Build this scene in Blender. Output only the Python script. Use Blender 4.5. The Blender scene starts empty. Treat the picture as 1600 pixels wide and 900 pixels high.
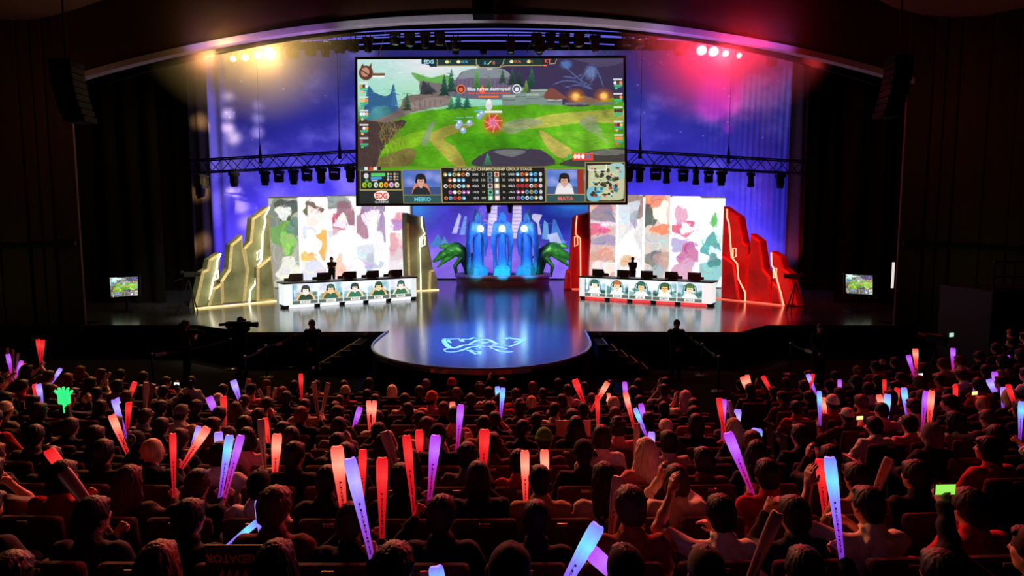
import bpy, bmesh, math, random
import numpy as np
from mathutils import Vector, Matrix
random.seed(7)
NP = np.random.default_rng(7)
PI = math.pi
SC = bpy.context.scene
COL = SC.collection

# ------------------------------------------------------------------ camera
F = 960.0
PITCH = math.atan(87.0 / F)
CZ = 4.2
cp, sp_ = math.cos(PITCH), math.sin(PITCH)
cam_d = bpy.data.cameras.new('camera')
cam_d.sensor_width = 36.0
cam_d.lens = F / 1600 * 36.0
cam_d.clip_end = 300
cam = bpy.data.objects.new('camera', cam_d)
cam.location = (0, 0, CZ)
cam.rotation_euler = (PI / 2 - PITCH, 0, 0)
COL.objects.link(cam)
SC.camera = cam

def proj(x, y, z):
    zz = z - CZ
    f = y * cp - zz * sp_
    u = y * sp_ + zz * cp
    return 800 + F * x / f, 450 - F * u / f, f

def ray(px, py):
    a = (px - 800) / F; b = (450 - py) / F
    return Vector((a, cp + b * sp_, -sp_ + b * cp))

def at_y(px, py, Y):
    d = ray(px, py); t = Y / d.y
    return Vector((d.x * t, Y, CZ + d.z * t))

def at_z(px, py, Z):
    d = ray(px, py); t = (Z - CZ) / d.z
    return Vector((d.x * t, d.y * t, Z))

def on_plane(px, py, A, B):
    """point of the vertical plane through floor points A, B that lies on the ray"""
    d = ray(px, py)
    n = Vector((-(B.y - A.y), B.x - A.x, 0))
    t = n.dot(Vector((A.x, A.y, 0))) / n.dot(d)
    return Vector((d.x * t, d.y * t, CZ + d.z * t))

# ------------------------------------------------------------------ materials
def srgb(r, g, b):
    def c(v):
        v = v / 255.0
        return v / 12.92 if v <= 0.04045 else ((v + 0.055) / 1.055) ** 2.4
    return (c(r), c(g), c(b))

MATS = {}
def mat(name, col, rough=0.6, metal=0.0, emit=None, estr=0.0, var=0.15, scale=8.0, bump=0.0, spec=0.5, stretch=None, alpha=1.0, trans=0.0):
    """procedural principled material; colour varies by a noise texture"""
    if name in MATS: return MATS[name]
    m = bpy.data.materials.new(name); m.use_nodes = True
    nt = m.node_tree; N = nt.nodes; L = nt.links
    b = N['Principled BSDF']
    tc = N.new('ShaderNodeTexCoord')
    src = tc.outputs['Object']
    if stretch:
        mp = N.new('ShaderNodeMapping'); mp.inputs['Scale'].default_value = stretch
        L.new(src, mp.inputs['Vector']); src = mp.outputs['Vector']
    nz = N.new('ShaderNodeTexNoise'); nz.inputs['Scale'].default_value = scale; nz.inputs['Detail'].default_value = 3
    L.new(src, nz.inputs['Vector'])
    cr = N.new('ShaderNodeValToRGB')
    lo = [max(0, c * (1 - var)) for c in col]; hi = [min(1, c * (1 + var)) for c in col]
    cr.color_ramp.elements[0].position = 0.3; cr.color_ramp.elements[1].position = 0.7
    cr.color_ramp.elements[0].color = (*lo, 1); cr.color_ramp.elements[1].color = (*hi, 1)
    L.new(nz.outputs['Fac'], cr.inputs['Fac']); L.new(cr.outputs['Color'], b.inputs['Base Color'])
    b.inputs['Roughness'].default_value = rough; b.inputs['Metallic'].default_value = metal
    b.inputs['Specular IOR Level'].default_value = spec
    b.inputs['Transmission Weight'].default_value = trans
    b.inputs['Alpha'].default_value = alpha
    if emit is not None:
        b.inputs['Emission Color'].default_value = (*emit, 1); b.inputs['Emission Strength'].default_value = estr
    if bump:
        bp = N.new('ShaderNodeBump'); bp.inputs['Strength'].default_value = bump; bp.inputs['Distance'].default_value = 0.02
        L.new(nz.outputs['Fac'], bp.inputs['Height']); L.new(bp.outputs['Normal'], b.inputs['Normal'])
    MATS[name] = m
    return m

def image_mat(name, arr, strength=1.0, rough=0.6):
    """display: picture painted by this script, given off as light"""
    h, w = arr.shape[:2]
    img = bpy.data.images.new(name, w, h)
    px = np.ones((h, w, 4), np.float32); px[:, :, :3] = np.clip(arr[::-1], 0, 1)
    img.pixels.foreach_set(px.ravel()); img.update(); img.pack()
    m = bpy.data.materials.new(name); m.use_nodes = True
    N = m.node_tree.nodes; L = m.node_tree.links
    b = N['Principled BSDF']; b.inputs['Base Color'].default_value = (0.01, 0.01, 0.012, 1); b.inputs['Roughness'].default_value = rough; b.inputs['Specular IOR Level'].default_value = 0.05
    t = N.new('ShaderNodeTexImage'); t.image = img; t.extension = 'EXTEND'
    uv = N.new('ShaderNodeUVMap'); uv.uv_map = 'UVMap'
    L.new(uv.outputs['UV'], t.inputs['Vector']); L.new(t.outputs['Color'], b.inputs['Emission Color'])
    b.inputs['Emission Strength'].default_value = strength
    return m

def print_mat(name, arr, rough=0.8):
    """cloth printed with a picture painted by this script (reflects light only)"""
    h, w = arr.shape[:2]
    img = bpy.data.images.new(name, w, h)
    px = np.ones((h, w, 4), np.float32); px[:, :, :3] = np.clip(arr[::-1], 0, 1)
    img.pixels.foreach_set(px.ravel()); img.update(); img.pack()
    m = bpy.data.materials.new(name); m.use_nodes = True
    N = m.node_tree.nodes; L = m.node_tree.links
    b = N['Principled BSDF']; b.inputs['Roughness'].default_value = rough; b.inputs['Specular IOR Level'].default_value = 0.15
    t = N.new('ShaderNodeTexImage'); t.image = img; t.extension = 'EXTEND'
    uv = N.new('ShaderNodeUVMap'); uv.uv_map = 'UVMap'
    L.new(uv.outputs['UV'], t.inputs['Vector']); L.new(t.outputs['Color'], b.inputs['Base Color'])
    return m

# ------------------------------------------------------------------ object helpers
def link(name, me, m=None, parent=None, smooth=False):
    o = bpy.data.objects.new(name, me); COL.objects.link(o)
    if m is not None:
        for k in (m if isinstance(m, (list, tuple)) else [m]): me.materials.append(k)
    if parent is not None: o.parent = parent
    if smooth and len(me.polygons): me.polygons.foreach_set('use_smooth', [True] * len(me.polygons))
    return o

def obj(name, bm, m=None, parent=None, smooth=False):
    me = bpy.data.meshes.new(name)
    bmesh.ops.recalc_face_normals(bm, faces=bm.faces[:])
    bm.to_mesh(me); bm.free()
    return link(name, me, m, parent, smooth)

def tag(o, label, cat, group=None, kind=None):
    o['label'] = label; o['category'] = cat
    if group: o['group'] = group
    if kind: o['kind'] = kind
    return o

def structure(o):
    o['kind'] = 'structure'; return o

def thing(name, label, cat, loc=(0, 0, 0), rz=0.0, group=None):
    o = bpy.data.objects.new(name, None); COL.objects.link(o)
    o.empty_display_size = 0.2
    o.location = loc; o.rotation_euler = (0, 0, rz)
    return tag(o, label, cat, group)

def dup(root, loc=None, rz=None, label=None, group=None, scale=None):
    r = root.copy(); COL.objects.link(r)
    if loc is not None: r.location = loc
    if rz is not None: r.rotation_euler = (0, 0, rz)
    if label: r['label'] = label
    if group: r['group'] = group
    if scale: r.scale = (scale,) * 3
    for ch in list(root.children):
        c = ch.copy(); COL.objects.link(c); c.parent = r
        for g in ch.children:
            d = g.copy(); COL.objects.link(d); d.parent = c
    return r

def box(bm, c, s, rz=0.0, bev=0.0, M=None):
    r = bmesh.ops.create_cube(bm, size=1.0)
    vs = r['verts']
    T = Matrix.Translation(c) @ Matrix.Rotation(rz, 4, 'Z') @ Matrix.Diagonal((*s, 1))
    if M is not None: T = M @ T
    bmesh.ops.transform(bm, matrix=T, verts=vs)
    if bev:
        es = list({e for v in vs for e in v.link_edges})
        bmesh.ops.bevel(bm, geom=es, offset=bev, segments=2, affect='EDGES', profile=0.5)
    return bm

def tube(bm, pts, r, seg=8, caps=True):
    pts = [Vector(p) for p in pts]
    rs = r if isinstance(r, (list, tuple)) else [r] * len(pts)
    rings = []
    for i, p in enumerate(pts):
        d = (pts[min(i + 1, len(pts) - 1)] - pts[max(i - 1, 0)]).normalized()
        a = d.cross(Vector((0, 0, 1)))
        if a.length < 1e-4: a = Vector((1, 0, 0))
        a.normalize(); b = d.cross(a).normalized()
        rings.append([bm.verts.new(p + (a * math.cos(2 * PI * k / seg) + b * math.sin(2 * PI * k / seg)) * rs[i]) for k in range(seg)])
    for i in range(len(rings) - 1):
        for k in range(seg):
            bm.faces.new((rings[i][k], rings[i][(k + 1) % seg], rings[i + 1][(k + 1) % seg], rings[i + 1][k]))
    if caps:
        bm.faces.new(rings[0][::-1]); bm.faces.new(rings[-1])
    return bm

def lathe(bm, prof, seg=24, c=(0, 0, 0), sx=1.0, sy=1.0):
    rings = []
    for r, z in prof:
        rings.append([bm.verts.new((c[0] + r * sx * math.cos(2 * PI * k / seg), c[1] + r * sy * math.sin(2 * PI * k / seg), c[2] + z)) for k in range(seg)])
    for i in range(len(rings) - 1):
        for k in range(seg):
            bm.faces.new((rings[i][k], rings[i][(k + 1) % seg], rings[i + 1][(k + 1) % seg], rings[i + 1][k]))
    bm.faces.new(rings[0][::-1]); bm.faces.new(rings[-1])
    return bm

def prism(bm, pts, off, bev=0.0):
    """closed outline of 3-D points pushed along the vector off"""
    off = Vector(off)
    a = [bm.verts.new(p) for p in pts]; b = [bm.verts.new(Vector(p) + off) for p in pts]
    fs = [bm.faces.new(a), bm.faces.new(b[::-1])]
    n = len(pts)
    for i in range(n):
        fs.append(bm.faces.new((a[i], b[i], b[(i + 1) % n], a[(i + 1) % n])))
    bmesh.ops.recalc_face_normals(bm, faces=fs)
    if bev:
        bmesh.ops.bevel(bm, geom=list({e for v in a for e in v.link_edges}), offset=bev, segments=1, affect='EDGES')
    return bm

def quad_obj(name, p, m, parent=None, thick=0.0):
    """picture quad with UVs: p = bottom-left, bottom-right, top-right, top-left"""
    me = bpy.data.meshes.new(name)
    me.from_pydata([tuple(v) for v in p], [], [(0, 1, 2, 3)])
    uv = me.uv_layers.new(name='UVMap')
    for i, c in enumerate(((0, 0), (1, 0), (1, 1), (0, 1))): uv.data[i].uv = c
    return link(name, me, m, parent)

def grid_obj(name, fn, nu, nv, m, parent=None, smooth=True):
    vs = []; fs = []; uvs = []
    for j in range(nv + 1):
        for i in range(nu + 1):
            vs.append(tuple(fn(i / nu, j / nv))); uvs.append((i / nu, j / nv))
    for j in range(nv):
        for i in range(nu):
            a = j * (nu + 1) + i
            fs.append((a, a + 1, a + nu + 2, a + nu + 1))
    me = bpy.data.meshes.new(name); me.from_pydata(vs, [], fs)
    uv = me.uv_layers.new(name='UVMap')
    for l in me.loops: uv.data[l.index].uv = uvs[l.vertex_index]
    return link(name, me, m, parent, smooth)

ORD = ['zeroth', 'first', 'second', 'third', 'fourth', 'fifth', 'sixth', 'seventh', 'eighth', 'ninth', 'tenth', 'eleventh', 'twelfth',
       'thirteenth', 'fourteenth', 'fifteenth', 'sixteenth', 'seventeenth', 'eighteenth', 'nineteenth', 'twentieth']
for t_, w_ in ((20, 'twenty'), (30, 'thirty'), (40, 'forty'), (50, 'fifty'), (60, 'sixty')):
    if t_ > 20: ORD.append({30: 'thirtieth', 40: 'fortieth', 50: 'fiftieth', 60: 'sixtieth'}[t_])
    for k_ in range(1, 10): ORD.append(w_ + '-' + ORD[k_])

# ------------------------------------------------------------------ light helpers
def aim(o, target):
    o.rotation_euler = (Vector(target) - o.location).to_track_quat('-Z', 'Y').to_euler()

def spot(name, loc, target, col, power, deg=40, blend=0.5, size=0.2):
    d = bpy.data.lights.new(name, 'SPOT'); d.color = col; d.energy = power
    d.spot_size = math.radians(deg); d.spot_blend = blend; d.shadow_soft_size = size
    o = bpy.data.objects.new(name, d); COL.objects.link(o); o.location = loc; aim(o, target); return o

def area(name, loc, target, col, power, sx, sy=None, spread=180):
    d = bpy.data.lights.new(name, 'AREA'); d.color = col; d.energy = power
    d.shape = 'RECTANGLE'; d.size = sx; d.size_y = sy or sx; d.spread = math.radians(spread)
    o = bpy.data.objects.new(name, d); COL.objects.link(o); o.location = loc; aim(o, target); return o

def point(name, loc, col, power, size=0.15):
    d = bpy.data.lights.new(name, 'POINT'); d.color = col; d.energy = power; d.shadow_soft_size = size
    o = bpy.data.objects.new(name, d); COL.objects.link(o); o.location = loc; return o
# ------------------------------------------------------------------ painter: pictures for displays and prints
_font_cache = {}
def text_tris(s):
    """triangles of a string set in Blender's own font, normalised to width 1 (x) with true aspect; returns (tris Nx3x2, aspect h/w)"""
    if s in _font_cache: return _font_cache[s]
    c = bpy.data.curves.new('lettering', 'FONT'); c.body = s; c.size = 1.0; c.resolution_u = 3; c.offset = 0.03
    o = bpy.data.objects.new('lettering', c); COL.objects.link(o)
    dg = bpy.context.evaluated_depsgraph_get(); dg.update()
    me = bpy.data.meshes.new_from_object(o.evaluated_get(dg))
    me.calc_loop_triangles()
    v = np.array([vv.co[:2] for vv in me.vertices], float)
    t = np.array([lt.vertices[:] for lt in me.loop_triangles], int)
    bpy.data.objects.remove(o); bpy.data.curves.remove(c); bpy.data.meshes.remove(me)
    mn, mx = v.min(0), v.max(0)
    v = (v - mn) / (mx[0] - mn[0])
    _font_cache[s] = (v[t], (mx[1] - mn[1]) / (mx[0] - mn[0]))
    return _font_cache[s]

def fbm(h, w, sc, octv=4, seed=0):
    rng = np.random.default_rng(seed); out = np.zeros((h, w)); amp = 1.0; tot = 0
    for o in range(octv):
        gy, gx = max(2, int(sc * 2 ** o * h / w) + 2), int(sc * 2 ** o) + 2
        g = rng.random((gy, gx))
        y = np.linspace(0, gy - 1.001, h); x = np.linspace(0, gx - 1.001, w)
        yi = y.astype(int); xi = x.astype(int); fy = (y - yi)[:, None]; fx = (x - xi)[None, :]
        fy = fy * fy * (3 - 2 * fy); fx = fx * fx * (3 - 2 * fx)
        a = g[yi][:, xi]; b = g[yi][:, xi + 1]; c = g[yi + 1][:, xi]; d = g[yi + 1][:, xi + 1]
        out += amp * ((a * (1 - fx) + b * fx) * (1 - fy) + (c * (1 - fx) + d * fx) * fy); tot += amp; amp *= 0.5
    return out / tot

class Canvas:
    def __init__(s, w, h, bg=(0, 0, 0)):
        s.w, s.h = w, h
        s.a = np.zeros((h, w, 3)); s.a[:] = np.array(bg) / 255.0
        s.sx = s.sy = 1.0; s.ox = s.oy = 0.0
        s.Y, s.X = np.mgrid[0:h, 0:w] + 0.5
    def frame(s, x0, y0, x1, y1):
        """use coordinates of the box x0..x1, y0..y1"""
        s.ox, s.oy = x0, y0; s.sx = s.w / (x1 - x0); s.sy = s.h / (y1 - y0)
    def T(s, p): return ((p[0] - s.ox) * s.sx, (p[1] - s.oy) * s.sy)
    def mix(s, mask, col, sl=None):
        col = np.array(col) / 255.0
        a = s.a if sl is None else s.a[sl]
        a += (col - a) * mask[..., None]
    def poly(s, pts, col, al=1.0, soft=0.0):
        p = np.array([s.T(q) for q in pts])
        x0 = int(max(0, p[:, 0].min() - 1)); x1 = int(min(s.w, p[:, 0].max() + 2)); y0 = int(max(0, p[:, 1].min() - 1)); y1 = int(min(s.h, p[:, 1].max() + 2))
        if x1 <= x0 or y1 <= y0: return
        m = np.zeros((y1 - y0, x1 - x0))
        for oy in (0.25, 0.75):
            for ox in (0.25, 0.75):
                X = np.arange(x0, x1)[None, :] + ox; Y = np.arange(y0, y1)[:, None] + oy
                ins = np.zeros(m.shape, bool); n = len(p)
                for i in range(n):
                    xa, ya = p[i]; xb, yb = p[(i + 1) % n]
                    if ya == yb: continue
                    cond = (ya > Y) != (yb > Y)
                    xi = (xb - xa) * (Y - ya) / (yb - ya) + xa
                    ins ^= cond & (X < xi)
                m += ins * 0.25
        s.mix(m * al, col, (slice(y0, y1), slice(x0, x1)))
    def ell(s, c, r, col, al=1.0, soft=0.15):
        cx, cy = s.T(c); rx, ry = (r, r) if not isinstance(r, tuple) else r
        rx *= s.sx; ry *= s.sy
        x0 = int(max(0, cx - rx * 1.5 - 1)); x1 = int(min(s.w, cx + rx * 1.5 + 2)); y0 = int(max(0, cy - ry * 1.5 - 1)); y1 = int(min(s.h, cy + ry * 1.5 + 2))
        if x1 <= x0 or y1 <= y0: return
        sl = (slice(y0, y1), slice(x0, x1))
        d = np.sqrt(((s.X[sl] - cx) / rx) ** 2 + ((s.Y[sl] - cy) / ry) ** 2)
        k = max(soft, 0.8 / max(rx, 0.5))
        s.mix(np.clip((1 + k / 2 - d) / k, 0, 1) * al, col, sl)
    def rect(s, x0, y0, x1, y1, col, al=1.0):
        s.poly([(x0, y0), (x1, y0), (x1, y1), (x0, y1)], col, al)
    def line(s, pts, w, col, al=1.0):
        for a, b in zip(pts[:-1], pts[1:]):
            dx, dy = b[0] - a[0], b[1] - a[1]; l = math.hypot(dx, dy) or 1
            nx, ny = -dy / l * w / 2, dx / l * w / 2
            s.poly([(a[0] + nx, a[1] + ny), (b[0] + nx, b[1] + ny), (b[0] - nx, b[1] - ny), (a[0] - nx, a[1] - ny)], col, al)
    def curve(s, pts, w, col, al=1.0, n=14):
        P = [np.array(p, float) for p in pts]; P = [2 * P[0] - P[1]] + P + [2 * P[-1] - P[-2]]
        out = []
        for i in range(1, len(P) - 2):
            for k in range(n):
                t = k / n
                out.append(tuple(0.5 * (2 * P[i] + (P[i + 1] - P[i - 1]) * t + (2 * P[i - 1] - 5 * P[i] + 4 * P[i + 1] - P[i + 2]) * t * t + (3 * P[i] - P[i - 1] - 3 * P[i + 1] + P[i + 2]) * t ** 3)))
        out.append(tuple(P[-2])); s.line(out, w, col, al)
    def blob(s, pts, col, al=1.0, n=8):
        """smooth closed shape through pts"""
        P = [np.array(p, float) for p in pts]; m = len(P); out = []
        for i in range(m):
            a, b, c, d = P[i - 1], P[i], P[(i + 1) % m], P[(i + 2) % m]
            for k in range(n):
                t = k / n
                out.append(tuple(0.5 * (2 * b + (c - a) * t + (2 * a - 5 * b + 4 * c - d) * t * t + (3 * b - a - 3 * c + d) * t ** 3)))
        s.poly(out, col, al)
    def text(s, st, cx, cy, hgt, col, al=1.0, width=None):
        tr, asp = text_tris(st)
        w = width or hgt / asp
        for t in tr:
            s.poly([(cx + (q[0] - 0.5) * w, cy + (0.5 - q[1] / asp) * hgt) for q in t], col, al)
    def noise(s, amt, sc=8, seed=0, box=None, octv=4):
        n = fbm(s.h, s.w, sc, octv, seed) - 0.5
        if box:
            x0, y0 = s.T(box[:2]); x1, y1 = s.T(box[2:])
            m = np.zeros((s.h, s.w)); m[int(y0):int(y1), int(x0):int(x1)] = 1; n = n * m
        s.a *= (1 + n * amt * 2)[..., None]
    def grad(s, stops, box=None):
        """vertical gradient [(v, colour)...] in 0..1"""
        v = np.linspace(0, 1, s.h); st = sorted(stops)
        for k in range(3):
            s.a[:, :, k] = np.interp(v, [q[0] for q in st], [q[1][k] / 255 for q in st])[:, None]

def strokes(c, n, seed, box, ln=(8, 26), w=(2, 5), var=.16, al=.6, ang=None):
    rng = random.Random(seed)
    for k in range(n):
        x = rng.uniform(box[0], box[2]); y = rng.uniform(box[1], box[3])
        X, Y = c.T((x, y)); X = int(min(c.w - 1, max(0, X))); Y = int(min(c.h - 1, max(0, Y)))
        q = c.a[Y, X] * 255 * (1 + rng.uniform(-var, var)); l = rng.uniform(*ln); t = rng.uniform(-.5, .5) if ang is None else ang + rng.uniform(-.35, .35)
        c.curve([(x - l * math.cos(t), y - l * math.sin(t)), (x, y + rng.uniform(-2, 2)), (x + l * math.cos(t), y + l * math.sin(t))], rng.uniform(*w), tuple(np.clip(q, 0, 255)), al, 3)

def soften(c, n=1):
    for _ in range(n):
        p = np.pad(c.a, ((1, 1), (1, 1), (0, 0)), mode='edge')
        c.a = (p[:-2, 1:-1] + p[2:, 1:-1] + p[1:-1, :-2] + p[1:-1, 2:] + 2 * p[1:-1, 1:-1]) / 6

def person_face(c, x, y, sc, hair, skin, shirt, arms=None, bg=None):
    """a webcam-like portrait: head at x, y"""
    if arms:
        c.blob([(x - 58 * sc, y + 95 * sc), (x - 46 * sc, y + 40 * sc), (x - 26 * sc, y + 18 * sc), (x - 16 * sc, y + 40 * sc), (x - 30 * sc, y + 95 * sc)], arms)
        c.blob([(x + 58 * sc, y + 95 * sc), (x + 46 * sc, y + 40 * sc), (x + 26 * sc, y + 18 * sc), (x + 16 * sc, y + 40 * sc), (x + 30 * sc, y + 95 * sc)], arms)
    c.blob([(x - 52 * sc, y + 110 * sc), (x - 44 * sc, y + 56 * sc), (x - 12 * sc, y + 36 * sc), (x + 12 * sc, y + 36 * sc), (x + 44 * sc, y + 56 * sc), (x + 52 * sc, y + 110 * sc)], shirt)
    c.ell((x, y + 30 * sc), (12 * sc, 18 * sc), skin)
    c.ell((x, y - 6 * sc), (31 * sc, 33 * sc), hair, 1, .1)
    c.ell((x, y + 6 * sc), (22 * sc, 29 * sc), skin, 1, .1)
    c.blob([(x - 27 * sc, y + 4 * sc), (x - 24 * sc, y - 24 * sc), (x, y - 36 * sc), (x + 24 * sc, y - 24 * sc), (x + 27 * sc, y + 4 * sc), (x + 16 * sc, y - 8 * sc), (x, y - 5 * sc), (x - 16 * sc, y - 8 * sc)], hair)
    dk = tuple(int(k * .45) for k in skin)
    for sgn in (-1, 1): c.ell((x + sgn * 9 * sc, y + 5 * sc), (4.5 * sc, 2.2 * sc), (40, 30, 30))
    c.line([(x, y + 8 * sc), (x - 2 * sc, y + 16 * sc)], 2.5 * sc, dk, .5)
    c.line([(x - 7 * sc, y + 23 * sc), (x + 7 * sc, y + 23 * sc)], 3 * sc, (150, 90, 85), .9)
    c.curve([(x - 29 * sc, y + 4 * sc), (x - 24 * sc, y - 30 * sc), (x, y - 40 * sc), (x + 24 * sc, y - 30 * sc), (x + 29 * sc, y + 4 * sc)], 5 * sc, (25, 28, 30))
    for sgn in (-1, 1): c.ell((x + sgn * 29 * sc, y + 6 * sc), (6 * sc, 11 * sc), (25, 28, 30))

def tree(c, x, y, h, w, col):
    for k in range(4):
        yy = y - h + h * k * .22
        ww = w * (.35 + .22 * k)
        c.poly([(x, yy - h * .06), (x + ww / 2, yy + h * .32), (x + ww * .15, yy + h * .27), (x - ww * .1, yy + h * .3), (x - ww / 2, yy + h * .32)], tuple(int(q * (1.1 - .12 * k)) for q in col))

def paint_game():
    c = Canvas(1280, 692); c.frame(28, 42, 1532, 852)
    c.grad([(0, (216, 232, 228)), (.3, (150, 214, 190)), (.45, (70, 120, 60)), (1, (70, 140, 30))])
    # sky of the upper part
    c.ell((330, 80), (230, 90), (236, 230, 240), .9, 1.2); c.ell((150, 120), (180, 120), (150, 220, 200), .5, 1.2)
    c.ell((420, 240), (180, 90), (170, 226, 190), .7, 1.2)
    c.blob([(80, 420), (85, 200), (125, 225), (180, 245), (215, 230), (232, 180), (255, 300), (320, 420)], (52, 98, 140))
    c.blob([(90, 440), (100, 330), (190, 300), (260, 360), (300, 430)], (70, 130, 130), .8)
    c.poly([(235, 178), (212, 330), (262, 330)], (60, 110, 160))
    c.blob([(335, 124), (370, 122), (440, 145), (520, 130), (560, 160), (470, 215), (420, 205)], (104, 172, 86))
    c.blob([(385, 165), (470, 175), (530, 185), (545, 240), (400, 240)], (120, 112, 112))
    c.poly([(398, 160), (440, 190), (480, 225), (380, 240)], (58, 60, 72))
    # dark right side
    c.blob([(840, 30), (1540, 30), (1540, 330), (1180, 300), (1000, 290), (880, 200)], (62, 52, 84))
    c.blob([(1100, 60), (1200, 40), (1300, 60), (1420, 90), (1540, 60), (1540, 30), (1100, 30)], (86, 78, 110), .7)
    for p in ([(1180, 60), (1230, 110), (1290, 160), (1340, 190)], [(1290, 165), (1330, 110), (1350, 90), (1390, 120), (1420, 200)], [(1150, 180), (1210, 165), (1280, 175), (1350, 205)],
              [(1200, 140), (1260, 150), (1300, 130)], [(1340, 190), (1365, 150), (1360, 100)], [(1210, 200), (1280, 190), (1360, 215)]):
        c.curve(p, 7, (96, 128, 190), .65)
    c.ell((1210, 75), (30, 22), (90, 140, 210), .7, .8); c.ell((1350, 120), (30, 36), (120, 150, 205), .7, .9)
    # mesa
    c.blob([(560, 250), (590, 150), (640, 105), (760, 95), (860, 100), (905, 160), (980, 260)], (112, 100, 126))
    c.blob([(600, 150), (650, 103), (760, 92), (855, 100), (890, 140), (760, 150), (680, 146)], (134, 142, 150))
    for x in range(590, 960, 23): c.line([(x, 160), (x - 8, 250)], 5, (84, 74, 98), .6)
    # rocks
    c.blob([(40, 400), (150, 370), (260, 320), (300, 250), (420, 235), (540, 235), (560, 290), (420, 320), (320, 345), (190, 400), (40, 430)], (124, 108, 104))
    c.blob([(320, 290), (430, 255), (540, 260), (540, 290), (400, 320)], (150, 136, 128), .7)
    for k in range(9): c.line([(290 + k * 30, 262 + (k % 3) * 6), (300 + k * 28, 330 - k * 5)], 5, (82, 72, 74), .55)
    # ground
    g = fbm(692, 1280, 9, 5, 3)
    c.blob([(60, 640), (120, 480), (200, 400), (330, 345), (450, 325), (620, 310), (840, 300), (1100, 296), (1300, 310), (1540, 300), (1560, 880), (60, 880)], (86, 158, 28))
    for p, col, al in (([(150, 560), (260, 480), (420, 440), (380, 520), (240, 560)], (150, 190, 40), .6), ([(860, 420), (1000, 380), (1140, 350), (1400, 330), (1530, 330), (1530, 400), (1300, 400), (1040, 430)], (186, 168, 84), .75),
                       ([(430, 470), (520, 420), (620, 400), (700, 400), (600, 450), (520, 490), (590, 540), (640, 640), (580, 640), (480, 540)], (176, 152, 74), .8), ([(1060, 440), (1160, 500), (1240, 560), (1180, 600), (1100, 540)], (190, 160, 90), .8),
                       ([(390, 500), (440, 400), (470, 390), (450, 450), (420, 530)], (126, 142, 116), .8), ([(840, 430), (900, 385), (1010, 370), (1080, 400), (1000, 430), (900, 460)], (140, 150, 120), .75), ([(1280, 400), (1360, 360), (1400, 440), (1440, 520), (1380, 480)], (140, 146, 124), .7),
                       ([(30, 640), (160, 590), (300, 540), (360, 560), (300, 640)], (128, 104, 64), .85), ([(600, 470), (800, 460), (1000, 480), (1060, 540), (800, 545), (640, 600)], (60, 150, 20), .5), ([(1150, 460), (1300, 450), (1500, 470), (1500, 540), (1280, 550)], (120, 176, 50), .5)):
        c.blob(p, col, al)
    c.noise(.34, 14, 5, (30, 300, 1532, 640))
    c.blob([(28, 650), (28, 400), (110, 385), (190, 395), (280, 380), (300, 400), (230, 470), (160, 560), (120, 650)], (74, 58, 56))
    for k in range(40):
        x = 160 + (k * 37) % 120; y = 390 + (k * 53) % 110
        c.line([(x, y + 30), (x + (k % 5 - 2) * 9, y - 12)], 4, (120 + k % 40, 136, 60), .8)
    c.blob([(690, 640), (760, 560), (850, 545), (980, 545), (1080, 560), (1120, 640)], (66, 60, 76)); c.blob([(800, 560), (900, 548), (980, 560), (900, 590)], (124, 128, 128), .8)
    c.blob([(1180, 640), (1240, 600), (1340, 560), (1460, 545), (1540, 550), (1540, 650)], (66, 66, 62)); c.blob([(1340, 565), (1450, 548), (1540, 560), (1540, 575), (1400, 585)], (128, 130, 120), .7)
    tree(c, 765, 640, 70, 60, (70, 150, 110))
    # ruins and fires
    for x0, y0, x1, y1 in ((850, 240, 950, 300), (925, 205, 985, 300), (985, 232, 1075, 296), (1060, 210, 1105, 300), (1105, 262, 1190, 300), (1010, 212, 1110, 236)):
        c.rect(x0, y0, x1, y1, (128, 146, 140)); c.rect(x0 + 3, y0 + 3, x1 - 3, y0 + 14, (170, 182, 170)); c.line([(x0, (y0 + y1) / 2), (x1, (y0 + y1) / 2)], 4, (84, 98, 100))
    c.blob([(1090, 262), (1120, 205), (1170, 225), (1210, 265)], (126, 74, 66)); c.blob([(1260, 290), (1300, 250), (1380, 270), (1420, 300)], (122, 102, 86))
    for x in (1265, 1420):
        c.ell((x, 255), (40, 34), (230, 120, 40), .8, 1.2); c.ell((x, 252), (20, 20), (255, 206, 110), 1, .9)
        c.rect(x - 60, 285, x + 60, 300, (110, 116, 120))
    # trees
    for x, y, h, w, col in ((520, 250, 120, 70, (44, 84, 76)), (560, 230, 130, 70, (52, 96, 80)), (430, 240, 70, 60, (60, 70, 74)), (310, 330, 100, 60, (60, 92, 70)), (600, 320, 95, 70, (52, 128, 108)), (560, 325, 80, 60, (70, 150, 100)),
                            (650, 318, 80, 60, (44, 118, 96)), (705, 215, 110, 70, (92, 150, 86)), (770, 215, 85, 50, (92, 128, 90)), (905, 190, 100, 60, (50, 78, 72)), (945, 200, 100, 60, (44, 70, 66)), (1015, 200, 110, 66, (48, 98, 78)), (985, 232, 70, 50, (110, 160, 70)), (850, 180, 80, 50, (62, 96, 84))):
        tree(c, x, y, h, w, col)
    strokes(c, 1500, 3, (160, 310, 1532, 640), (6, 22), (2, 5), .22, .55); strokes(c, 700, 4, (28, 45, 1532, 320), (8, 30), (2, 6), .12, .5); strokes(c, 260, 5, (28, 385, 300, 640), (8, 22), (3, 7), .3, .5, 1.2)
    soften(c, 2)
    # figures on the field
    for x, y in ((600, 415), (630, 440), (665, 398), (720, 360), (735, 345), (610, 400)):
        c.ell((x, y), (17, 17), (150, 176, 210)); c.ell((x - 3, y - 7), (8, 8), (220, 232, 250)); c.line([(x - 24, y - 32), (x + 22, y - 32)], 4, (120, 200, 230))
    c.ell((800, 398), (58, 60), (236, 110, 40), .55, .8); c.ell((800, 398), (46, 46), (206, 60, 60), .9, .4); c.ell((800, 400), (30, 30), (220, 110, 170), .9, .5)
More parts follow.
